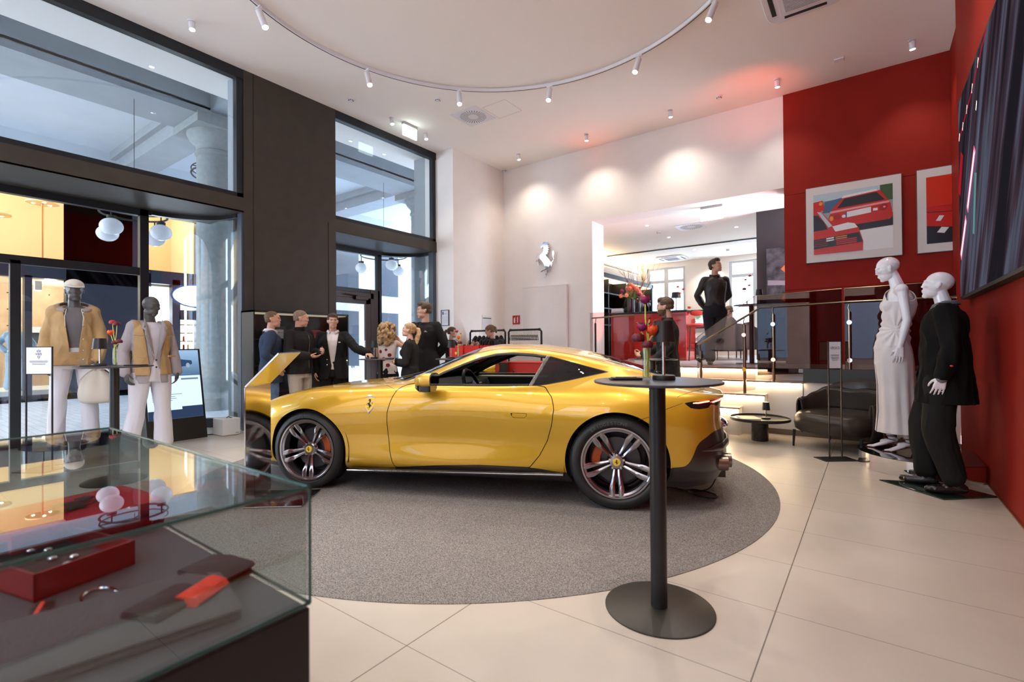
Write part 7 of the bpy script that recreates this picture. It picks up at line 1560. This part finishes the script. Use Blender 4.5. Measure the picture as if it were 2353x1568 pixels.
# P5 blonde ponytail
person('person','blonde woman with wavy ponytail and folded arms in black blouse, profile to the left',(-5.24,4.72,0),face(-.80,-.58),1.58,dict(le=(-.24,.03,1.14),lw=(.03,.21,1.13),ld=(1,.1,.05),lp=(0,-1,.1),re=(.24,.03,1.14),rw=(-.03,.24,1.16),rd=(-1,.1,0),rp=(0,-1,0),hp=R_(12),hy=R_(8)),(.66,.40,.30),(.60,.38,.18),'ponytail',fem=True,
  top=dict(name='blouse',m=blackc,g=.020,hem=.05,collar=.02,fold=.008),bottom=dict(m=charc,name='trousers',flare=.05,g=.02))
# P6 tall man, black suit
def ex6(root,q,S,Rm):
    small(root,S,'pocket_logo',shirtw,lambda mb:[mb.tube([(-.075,.152,1.36),(-.085,.153,1.375),(-.105,.150,1.362)],.0022,5),mb.tube([(-.07,.152,1.358),(-.12,.148,1.358)],.0016,5)])
person('person','tall young man in black double-breasted suit with hands behind his back, looking left',(-5.53,5.28,0),face(.30,-.95),1.92,dict(re=(.29,-.06,1.17),rw=(.10,-.17,.98),rd=(-1,-.1,0),rp=(0,1,0),le=(-.30,-.06,1.17),lw=(-.09,-.19,1.0),ld=(1,-.1,-.1),lp=(0,1,0),hy=R_(-52),sw=.178,build=1.08),(.60,.36,.26),(.11,.065,.035),'quiff',
  top=[dict(name='t_shirt',m=blackc,g=.008,collar=.01),dict(name='suit_jacket',m=suit,g=.030,hem=.20,cut=vee(.07,1.22),fold=.006)],bottom=dict(m=suit,name='suit_trousers',flare=.022,g=.014),extra=ex6)
# P7 girl with ponytail
person('person','young woman with long brown ponytail in black, profile to the right, behind red bags',(-6.58,6.98,0),face(.92,.40),1.61,dict(re=(.24,.12,1.22),rw=(.10,.34,1.36),rd=(-.2,.8,.4),rp=(-.5,0,.5),le=(-.24,.14,1.22),lw=(-.08,.42,1.42),ld=(.2,.8,.4),lp=(.5,0,-.5),rc=.8,lc=.8),(.66,.40,.29),(.16,.09,.045),'ponytail',fem=True,
  top=dict(name='black_top',m=blackc,g=.018,hem=.05,collar=.02),bottom=dict(m=blackc,name='trousers',flare=.03))
# P8 woman at the rail
def bun(root,q,S,Rm):
    h=Vector(q['head']); hm=[m for m in bpy.data.materials if m.name.startswith('hair')][-1]
    mb=MB(); mb.sphere(h+Rm@Vector((0,-.115,.02)),(.036,.034,.05),16,10); mb.sphere(h+Rm@Vector((.01,-.125,-.03)),(.028,.026,.045),14,8); bake(mb,'hair_knot',hm,root,.006,1,S,disp=.005,dscale=30,stretch=(1,1,1))
    small(root,S,'glasses',blk,lambda mb:[mb.tube([tuple(h+Rm@Vector((e*.032+.019*math.cos(a),.096,.006+.017*math.sin(a)))) for a in np.linspace(0,2*PI,16,endpoint=False)],.0016,5,closed=True) for e in (1,-1)])
person('person','woman with pinned-up light brown hair and glasses in black, arranging garments at the rail',(-5.66,7.25,0),face(-.90,-.45),1.655,dict(pel=(0,-.04,.95),chest=(0,.03,1.28),neck=(0,.09,1.47),head=(0,.15,1.63),hp=R_(-18),re=(.24,.20,1.17),rw=(.14,.40,1.33),rd=(-.1,.6,.7),rp=(-.8,0,.2),le=(-.24,.20,1.17),lw=(-.10,.46,1.30),ld=(.1,.7,.6),lp=(.8,0,.2),rc=.7,lc=.7),(.66,.40,.29),(.26,.155,.075),'short',fem=True,
  top=dict(name='black_shirt',m=blackc,g=.018,hem=.05,collar=.025),bottom=dict(m=blackc,name='trousers',flare=.03),extra=bun)
# P9 bearded man
def ex9(root,q,S,Rm):
    nk=Vector(q['neck']); small(root,S,'polo_neck',blackc,lambda mb:mb.lathe([(.074,-.03),(.072,.02),(.066,.035)],tuple(nk+Vector((0,0,-.01))),28),60)
person('person','bearded brown-haired man in dark jacket, left profile, standing behind the coupe tail',(-2.23,6.60,0),face(-.92,-.36),1.885,dict(le=(-.27,-.02,1.15),lw=(-.22,.16,.97),ld=(.1,.5,-.8),re=(.26,.06,1.15),rw=(.16,.30,1.04),rd=(-.3,1,.1),rp=(-.5,0,.5),rc=.6,hp=R_(-3),hy=R_(-6)),(.60,.36,.26),(.12,.065,.035),'quiff',beard=True,
  top=dict(name='jacket',m=cloth('dark_jacket',(.022,.022,.024)),g=.028,hem=.19,collar=.0,fold=.008),bottom=dict(m=charc,name='trousers',flare=.03,g=.018),extra=ex9)
# P10 man on the platform
def ex10(root,q,S,Rm):
    collar(root,S,q,blackshirt,.066,.05,'shirt_collar',.4)
    small(root,S,'button_placket',blackshirt,lambda mb:mb.tube(catmull([(.0,.128,1.44),(.0,.142,1.35),(.0,.142,1.2),(0,.128,1.05)],5),(.007),6))
person('person','young man in black shirt on the raised platform, hands behind his back, gazing up right',(-2.10,8.62,P),face(.52,-.85),1.775,dict(pel=(.02,.05,.93),chest=(-.0,.02,1.29),neck=(0,-.01,1.50),head=(-.01,.03,1.665),re=(.265,-.11,1.18),rw=(.13,-.16,.97),rd=(-1,-.3,-.1),rp=(0,1,0),le=(-.265,-.11,1.18),lw=(-.12,-.17,.99),ld=(1,-.1,0),lp=(0,1,0),hy=R_(42),hp=R_(12),rk=(.10,.06,.50),ra=(.10,.03,.09),rf=(.3,1,0),lk=(-.02,.10,.50),la=(.16,-.16,.15),lf=(.6,.5,0)),(.58,.33,.23),(.075,.045,.03),'quiff',
  top=dict(name='black_shirt',m=blackshirt,g=.014,hem=.0,collar=.02,fold=.010,ds=9,tuck=1),bottom=dict(m=cloth('black_trousers_blue',(.014,.015,.020)),name='trousers',flare=.02,g=.022),shoe=(.035,.028,.024),extra=ex10)
# P11 behind the lounge counter
person('person','fair-haired man in black jacket bending behind the salmon tulips at the lounge counter',(-4.72,11.35,P),face(-.6,-.5),1.84,dict(hp=R_(-15),re=(.28,.08,1.18),rw=(.14,.30,1.06),rd=(-.2,1,-.2),le=(-.28,.08,1.18),lw=(-.14,.30,1.06),ld=(.2,1,-.2)),(.62,.38,.28),(.34,.24,.15),'crop',
  top=dict(name='black_jacket',m=blackc,g=.026,hem=.1,collar=.02),bottom=dict(m=blackc,name='trousers'))
# P12 seated guest
person('person','seated guest in grey jacket and white trainers beyond the grey lounge armchair',(-2.86,12.35,P),face(-.95,-.35),1.72,dict(pel=(0,-.10,.44),chest=(0,-.22,.80),neck=(0,-.20,1.0),head=(0,-.15,1.16),hp=R_(-12),rk=(.16,.38,.50),ra=(.15,.72,.10),rf=(.1,1,0),lk=(-.16,.36,.50),la=(-.12,.62,.10),lf=(-.1,1,0),re=(.27,-.10,.66),rw=(.12,.16,.72),rd=(-.4,.8,.2),rp=(0,0,1),le=(-.27,-.10,.66),lw=(-.12,.16,.72),ld=(.4,.8,.2),lp=(0,0,1)),(.62,.38,.28),(.20,.12,.07),'short',
  top=dict(name='grey_jacket',m=cloth('guest_grey',(.10,.10,.11)),g=.024,hem=.05,nolow=True),bottom=dict(m=cloth('guest_trousers',(.05,.05,.06)),name='trousers',upto=.93),shoe=(.70,.69,.66),vox=.009)
t=thing('lounge_chair','low grey lounge chair under the seated guest','armchair',(-2.86,12.35,P),face(-.95,-.35)); m=MB(); m.box(-.34,.34,-.42,.30,.16,.33); m.build('seat_cushion',cloth('chair_grey',(.10,.10,.10)),t,bev=.04); m=MB(); m.obox((0,-.46,.55),(1,0,0),(0,.9,.35),(0,-.35,.9),.36,.05,.30); m.build('backrest',bpy.data.materials['chair_grey'],t,bev=.03)
for sx in (-.3,.3):
    for sy in (-.36,.24): MB().cyl((sx,sy,0),(sx,sy,.18),.012,.014,10).build('leg',blk,t)
# ---------------------------------------------------------------- mannequins
mgrey=mat('mannequin_grey',(.075,.070,.070),.38); mwhite=mat('mannequin_white',(.80,.77,.80),.22,coat=.3)
def mannequin(label,pos,yaw,H,q,mt,vox=.005,hs=1.0,fem=False,hands='rl',group=None,feet=True):
    q=sk(q); q['fem']=1 if fem else 0; S=H/1.80; root=thing('mannequin',label,'mannequin',pos,yaw,group); b,Rm=body(root,q,S,[mt],vox=vox,classify=False,headfem=fem,hs=hs,smooth=3,feet=feet); b['label']='smooth mannequin figure'
    return root,q,S,Rm
# M1 hooded suede jacket
p=(-7.28,1.543,.165); y=face(.97,-.22)
r,q,S,Rm=mannequin('grey mannequin in beige hooded suede jacket, white trousers and cap, holding a white bag',p,y,1.86,dict(le=(-.225,.02,1.15),lw=(-.20,.12,.92),ld=(.05,.25,-.9),lp=(1,0,0),re=(.23,-.03,1.16),rw=(.235,.05,.90),rk=(.13,.04,.51),ra=(.15,-.02,.09),lk=(-.12,.05,.51),la=(-.14,.02,.09),hy=R_(6),lc=1.0,sw=.150),mgrey,vox=.007)
def tj(mb,q): 
    pel=Vector(q['pel']); ring_loft(mb,[(pel+Vector((0,0,-.06)),.195,.145,0),(pel+Vector((0,0,.04)),.190,.152,0),(pel+Vector((0,0,.2)),.190,.158,0),(pel+Vector((0,0,.38)),.18,.152,0)],24)
def garment(r,q,S,name,m_,g,hem=0,sleeve=.97,cut=None,fold=.006,add=None,vox=.009,seed=1,nolow=False,stretch=(1,1,.45),solid=.008,neck=True,colr=0,ds=10):
    mb=MB(); torso(mb,q,g); arms(mb,q,g*.75,sleeve); pel=Vector(q['pel']); nk=Vector(q['neck'])
    if hem: ring_loft(mb,[(pel+Vector((0,0,-hem)),.180+g,.128+g,0),(pel,.170+g,.120+g,0),(pel+Vector((0,0,.12)),.150+g,.108+g,0)],24)
    if add: add(mb,q)
    zlo=pel.z-hem if hem else pel.z-.03
    def cf(p):
        d=p-nk
        if neck and abs(d.x)<.070 and abs(d.y)<.078 and d.z>colr-.012: return True
        if p.z<zlo and not nolow:
            for k in 'rl':
                e=Vector(q[k+'e']); w=Vector(q[k+'w']); tt=max(0,min(1,(p-e).dot(w-e)/(w-e).length_squared))
                if (p-e.lerp(w,tt)).length<.065: return bool(cut and cut(p))
            return True
        return bool(cut and cut(p))
    return bake(mb,name,m_,r,vox,2,S,disp=fold,dscale=ds,cut=cf,solid=solid,seed=seed,stretch=stretch)
def pants(r,q,S,name,m_,g=.014,flare=.02,upto=.93,fold=.006,B=1.0):
    mb=MB(); legs(mb,q,g,upto,flare); pel=Vector(q['pel']); ring_loft(mb,[(pel+Vector((0,0,-.13)),.16+g,.115+g,0),(pel+Vector((0,0,-.04)),.168+g,.122+g,0),(pel+Vector((0,0,.07)),.150+g*.6,.110+g*.6,0),(pel+Vector((0,0,.10)),.148+g*.5,.108+g*.5,0)],24); return bake(mb,name,m_,r,.009,2,S,disp=fold,dscale=9,seed=4)
def shoes(r,q,S,m_,g=.008,heel=0):
    for k in 'rl': mb=MB(); foot(mb,q[k+'a'],q[k+'f'],g,heel); o=bake(mb,'shoe',m_,r,.006,1,S); flat_bottom(o)
garment(r,q,S,'knit_top',gknit,.006,.02,fold=.002); garment(r,q,S,'suede_jacket',suede,.026,.09,.97,cut=lambda p:p.y>.03 and ((abs(p.x)<.040+.05*max(0,(p.z-1.05)/.4)) if p.z>1.0 else False),add=tj,fold=.010); pants(r,q,S,'trousers',whitec,.016,.016); shoes(r,q,S,mat('pale_trainer',(.55,.52,.47),.6),.010)
nk=Vector(q['neck'])
def hood(mb):
    rows=[]
    for t in range(9):
        u=t/8; rr_=.085+.075*math.sin(PI*u*.9); zz=-.055+.10*u-.03*u*u
        rows.append([nk+Vector((rr_*1.12*math.cos(a),rr_*math.sin(a)*.95-.02,zz+.045*max(0,-math.sin(a))-.05*max(0,math.sin(a)))) for a in np.linspace(PI/2+.45,PI/2+2*PI-.45,36)])
    mb.grid(rows)
small(r,S,'hood',cloth('hood_grey',(.36,.31,.28)),hood,80,solid=.012)
for e in (1,-1): small(r,S,'drawstring',ivory,lambda mb:mb.tube([(e*.06,.16,1.46),(e*.075,.185,1.38),(e*.07,.19,1.28)],.004,6))
for z in (1.42,1.28,1.14,1.02,.92): small(r,S,'snap_button',steel,lambda mb:mb.sphere((-.075,.185,z),(.008,.005,.008),10,6))
small(r,S,'jacket_hem',cloth('rib_beige',(.40,.29,.18)),lambda mb:mb.lathe([(.200,.0),(.208,.02),(.206,.05),(.20,.07)],(0,0,.855),40,sy=.73))
h=Vector(q['head']); mb=MB(); mb.sphere(h+Rm@Vector((0,-.012,.062)),(.088,.108,.072),26,12); 
def capcut(p):
    d=Rm.transposed()@(p-h); return d.z<.042
bake(mb,'cap',ivory,r,.006,1,S,cut=capcut,solid=.005)
small(r,S,'cap_peak',ivory,lambda mb:mb.grid([[h+Rm@Vector((.080*math.sin(a)*(1-.0*t),.045+ (.045+.065*t)*math.cos(a)+.0,.052-.022*t*math.cos(a))) for a in np.linspace(-1.35,1.35,17)] for t in (0,.5,1)]),60,solid=.006)
bw=Vector(q['lw'])+Vector((.0,.03,-.12))
# bag carried by M1
bt=thing('drawstring_bag','cream canvas drawstring bag hanging from the hand of the hooded jacket mannequin','bag',tuple(Vector(p)+Matrix.Rotation(y,3,'Z')@(Vector((bw.x,bw.y,0))*S)+Vector((0,0,bw.z*S))),y)
mb=MB(); rows=[]
for z,rx,ry in ((0.02,.02,.02),(-.01,.05,.04),(-.05,.10,.07),(-.14,.165,.11),(-.26,.185,.125),(-.34,.175,.12),(-.37,.14,.09),(-.375,.05,.04)): rows.append([(rx*math.cos(a)*(1+.07*math.sin(9*a)*(1 if z>-.2 else .2)),ry*math.sin(a)*(1+.08*math.sin(7*a)*(1 if z>-.2 else .2)),z) for a in np.linspace(0,2*PI,56,endpoint=False)])
mb.grid(rows,closed=True); mb.build('bag_body',ivory,bt,smooth=70,sub=1)
mb=MB(); 
for k in range(7): a=2*PI*k/7; mb.sphere((.05*math.cos(a),.04*math.sin(a),.035),(.030,.02,.035),12,8)
mb.build('bag_ruffle',ivory,bt); mb=MB(); mb.tube(catmull([(.16,.08,-.1),(.10,.11,-.02),(.0,.06,.05),(-.10,.11,-.02),(-.16,.08,-.12)],6),.010,8); mb.build('bag_strap',ivory,bt)
# M2 vest
p=(-6.88,2.144,0); y=face(.985,.02)
r,q,S,Rm=mannequin('grey mannequin in beige suede vest over pale grey blazer and white trousers',p,y,1.865,dict(re=(.25,-.04,1.15),rw=(.26,.06,.92),rd=(-.2,.3,-1),le=(-.235,-.03,1.15),lw=(-.25,.05,.91),ld=(.2,.35,-1),rk=(.14,.03,.51),ra=(.20,-.02,.09),lk=(-.10,.06,.51),la=(-.12,.03,.09),hy=R_(18),hr=R_(-4),hp=R_(-4),sw=.155),mgrey,vox=.006)
garment(r,q,S,'white_t_shirt',whitec,.006,.02,.3,fold=.002); garment(r,q,S,'blazer',glin,.022,.15,.97,cut=vee(.075,1.08,1.52,.2),fold=.006)
garment(r,q,S,'suede_vest',suede,.034,.06,.0,cut=lambda p:abs(p.x)>.178 or (p.y>.02 and abs(p.x)<.055+.065*max(0,(p.z-1.0)/.5)) ,fold=.008); pants(r,q,S,'trousers',whitec,.022,.030); shoes(r,q,S,mat('white_trainer',(.62,.62,.60),.6),.010)
for e in (1,-1): small(r,S,'lapel',glin,lambda mb:mb.add([(e*.02,.172,1.12),(e*.105,.165,1.34),(e*.10,.150,1.40),(e*.125,.135,1.42),(e*.085,.09,1.53),(e*.062,.12,1.44)],[(0,1,2,3,4,5)]),40,solid=.006)
for z in (1.02,1.10): small(r,S,'blazer_button',blk,lambda mb:mb.sphere((0,.168,z-.04),(.010,.005,.010),12,8))
small(r,S,'vest_seam',cloth('seam_brown',(.33,.20,.09)),lambda mb:[mb.tube(catmull([(e*.10,.205,1.33),(e*.15,.185,1.33),(e*.195,.13,1.34)],5),.004,5) for e in (1,-1)])
small(r,S,'pocket_flap',suede,lambda mb:[mb.obox((e*.145,.185,1.10),(1,-e*.45,0),(e*.45,1,0),(0,0,1),.045,.010,.012) for e in (1,-1)],bev=.004)
# FM white dress
p=(.205,6.27,.155); y=face(-1,-.10)
r,q,S,Rm=mannequin('white female mannequin in long white one-shoulder draped dress on the mirrored plinth',p,y,1.955,dict(pel=(0,.03,1.00),chest=(0,-.03,1.345),neck=(0,-.02,1.53),head=(0,.06,1.685),hp=R_(-14),le=(-.205,-.05,1.20),lw=(-.20,-.0,.96),ld=(.02,.12,-1),lp=(1,0,0),lt=(0,1,0),lc=.20,re=(.20,-.02,1.20),rw=(.20,.03,.96),heel=.055,sw=.155,hw=.075,rk=(.075,.05,.55),ra=(.07,.05,.135),lk=(-.07,.02,.55),la=(-.065,-.06,.135),rf=(.1,1,0),lf=(-.15,1,0)),mwhite,vox=.0045,hs=.96,fem=True)
dress=cloth('dress_white',(.74,.70,.69))
def dadd(mb,q):
    ring_loft(mb,[((0,-.01,.165),.165,.175,0),((0,.0,.35),.150,.150,0),((0,.01,.6),.155,.140,0),((0,.02,.82),.178,.150,0),((0,.03,.95),.180,.140,0),((0,.01,1.08),.140,.110,0),((0,-.01,1.2),.122,.100,0)],36)
mb=MB(); qq=dict(q); torso(mb,qq,.010); s1,s2=shoulders(q); mb.cap(Vector(q['chest'])+Vector((0,0,.1)),s1,.07,.052); dadd(mb,q)
def dcut(p):
    if p.z<.17: return True
    if p.z>1.375+.13*max(0,min(1.25,(p.x+.13)/.20)): return True
    if (p-Vector(q['neck'])).length<.080: return True
    if p.x>.175: return True
    # front slit
    return p.z<.80 and p.y>.04 and abs(p.x+.04)<.004+.012*(.8-p.z)
o=bake(mb,'dress',dress,r,.007,3,S,cut=dcut,solid=.005)
for v in o.data.vertices: # gathered drape radiating from the hip
    p_=v.co/S; c=Vector((-.15,.02,1.12)); d=p_-c; a=math.atan2(d.z,d.y); rr_=math.sqrt(d.y*d.y+d.z*d.z); k=math.exp(-((rr_-.12)/.16)**2); u=p_.copy(); u.z=0; u=u.normalized() if u.length>1e-4 else u
    fold=.006*math.sin(a*14)*k + (.007*math.sin(math.atan2(p_.y,p_.x)*11+p_.z*1.5)*max(0,min(1,(.95-p_.z)/.5)))
    v.co+=u*fold*S
sand=mat('sandal_dark',(.10,.025,.02),.35)
for k in 'rl':
    a=Vector(q[k+'a']); f=Vector((q[k+'f'][0],1,0)).normalized()
    sdv=Vector((-f.y,f.x,0))*.030
    def sh(mb): 
        P5=[a+Vector((0,0,-.088))-f*.05,a+Vector((0,0,-.088)),a+f*.06+Vector((0,0,-.108)),Vector((a.x,a.y,.004))+f*.13,Vector((a.x,a.y,.004))+f*.185]
        mb.grid([[q_-sdv*k_,q_+sdv*k_] for q_,k_ in zip(P5,(.7,.9,.8,1.1,.5))]); mb.tube([a+Vector((0,0,-.09))-f*.035,Vector((a.x,a.y,.002))-f*.045],[.010,.005],8); return
        mb.tube([a+Vector((0,-.02,-.03))-f*.03,Vector((a.x,a.y,0.006))-f*.045],[.010,.006],8); mb.tube(catmull([a+Vector((0,0,-.075))-f*.03,a+f*.06+Vector((0,0,-.105)),Vector((a.x,a.y,.012))+f*.14,Vector((a.x,a.y,.010))+f*.19],5),[.016]*16 if False else .014,8)
    small(r,S,'heel_sole',sand,sh,solid=.006); small(r,S,'ankle_strap',sand,lambda mb:[mb.tube([tuple(a+Vector((.042*math.cos(t),.046*math.sin(t),-.010+.01*j*math.sin(t)-.03*j))) for t in np.linspace(0,2*PI,20,endpoint=False)],.004,6,closed=True) for j in (0,1)])
# MM black jacket
p=(.475,5.47,.010); y=face(-.985,.06)
r,q,S,Rm=mannequin('white male mannequin in black velvet jacket, striped shirt and baggy black trousers',p,y,1.85,dict(pel=(0,.0,.95),chest=(0,-.02,1.30),neck=(0,-.03,1.50),head=(0,.02,1.665),hp=R_(10),le=(-.265,-.06,1.16),lw=(-.255,-.0,.93),ld=(.05,.25,-1),lp=(1,.1,0),lt=(0,1,0),lc=.28,re=(.25,-.04,1.16),rw=(.24,.04,.93),rk=(.10,.12,.52),ra=(.10,.10,.09),lk=(-.12,.03,.51),la=(-.12,-.07,.09),sw=.165,build=1.03),mwhite,vox=.0045,hs=.98)
velvet=mat('black_velvet',(.007,.007,.007),.85,spec=.15); stripe=mat('striped_shirt',(.06,.06,.07),.7)
nt=stripe.node_tree; wv=nt.nodes.new('ShaderNodeTexWave'); wv.inputs['Scale'].default_value=28; wv.bands_direction='Z'; tcx=nt.nodes.new('ShaderNodeTexCoord'); rpx=nt.nodes.new('ShaderNodeValToRGB'); rpx.color_ramp.interpolation='CONSTANT'; rpx.color_ramp.elements[0].color=(.02,.02,.03,1); rpx.color_ramp.elements[1].color=(.35,.35,.38,1); rpx.color_ramp.elements[1].position=.6; nt.links.new(tcx.outputs['Object'],wv.inputs['Vector']); nt.links.new(wv.outputs['Fac'],rpx.inputs[0]); nt.links.new(rpx.outputs[0],nt.nodes['Principled BSDF'].inputs['Base Color'])
garment(r,q,S,'striped_shirt',stripe,.010,.05,1.06,fold=.003)
collar(r,S,q,stripe,.070,.055,'shirt_collar',.35)
garment(r,q,S,'velvet_jacket',velvet,.028,.24,.90,cut=vee(.06,1.15,1.52,.12),fold=.012,add=lambda mb,q:ring_loft(mb,[((0,-.02,.70),.225,.20,0),((0,-.02,.95),.215,.175,0),((0,-.02,1.15),.195,.155,0),((0,-.02,1.34),.180,.130,0),((0,-.02,1.42),.10,.08,0)],24))
0 and small(r,S,'lapel',velvet,lambda mb:[mb.add([(e*.03,.20,1.18),(e*.11,.18,1.34),(e*.13,.15,1.42),(e*.085,.08,1.54),(e*.055,.12,1.43)],[(0,1,2,3,4)]) for e in (1,-1)],40,solid=.006)
small(r,S,'cuff_button',mat('button_red',(.5,.06,.02),.3),lambda mb:mb.sphere((-.365,-.05,1.02),(.007,.012,.007),10,6))
mb=MB(); pel=Vector(q['pel'])
for k,e in (('r',1),('l',-1)):
    h_=pel+Vector((e*.10,0,-.05)); kn=Vector(q[k+'k']); a=Vector(q[k+'a']); mb.cap(h_,kn,.118,.100); mb.cap(kn,kn.lerp(a,.5),.100,.095); mb.cap(kn.lerp(a,.5),kn.lerp(a,.88),.095,.085)
ring_loft(mb,[(pel+Vector((0,0,-.13)),.185,.14,0),(pel,.18,.135,0),(pel+Vector((0,0,.1)),.16,.12,0)],24); bake(mb,'baggy_trousers',cloth('baggy_black',(.014,.014,.013)),r,.009,2,S,disp=.012,dscale=8,seed=6)
shoes(r,q,S,mat('loafer_black',(.012,.010,.010),.2,coat=.4),.009)
t=thing('glass_base_plate','triangular clear glass stand plate under the shoes of the black-jacketed mannequin','plate',(.47,5.42,0)); MB().prism([(-.42,.10),(-.02,-.30),(.34,.02),(.05,.28)],(0,0,.001),(1,0,0),(0,1,0),(0,0,.009)).build('glass_plate',glassmat('plate_glass',(.45,.60,.55),ior=1.6),t,smooth=None)
m=MB(); P4=[(-.42,.10,.005),(-.02,-.30,.005),(.34,.02,.005),(.05,.28,.005)]; m.tube(P4,.004,6,closed=True); m.build('plate_edge',gedge,t)
m=MB(); m.cyl((.06,.02,.01),(.06,.02,.35),.012,.012,12); m.build('support_rod',steel,t)
# shop mannequin across the arcade
r,q,S,Rm=mannequin('white mannequin in pale blue denim behind the shop window across the arcade',(-17.2,2.55,.19),face(.97,-.2),1.75,dict(re=(.36,-.05,1.18),rw=(.20,.05,1.02),rd=(-.7,.3,-.5),le=(-.30,-.02,1.17),lw=(-.30,.04,.93)),mwhite,vox=.010)
garment(r,q,S,'denim_jacket',denimp,.035,.05,.95,fold=.012,vox=.013); pants(r,q,S,'denim_trousers',denimp,.035,.05)
# ---------------------------------------------------------------- world and view
w=bpy.data.worlds.new('sky'); sc.world=w; w.use_nodes=True; bg=w.node_tree.nodes['Background']; bg.inputs[0].default_value=(.76,.86,1.0,1); bg.inputs[1].default_value=14
sc.view_settings.view_transform='Standard'; sc.view_settings.look='None'; sc.view_settings.gamma=1; sc.view_settings.use_curve_mapping=False; sc.view_settings.exposure=0.42
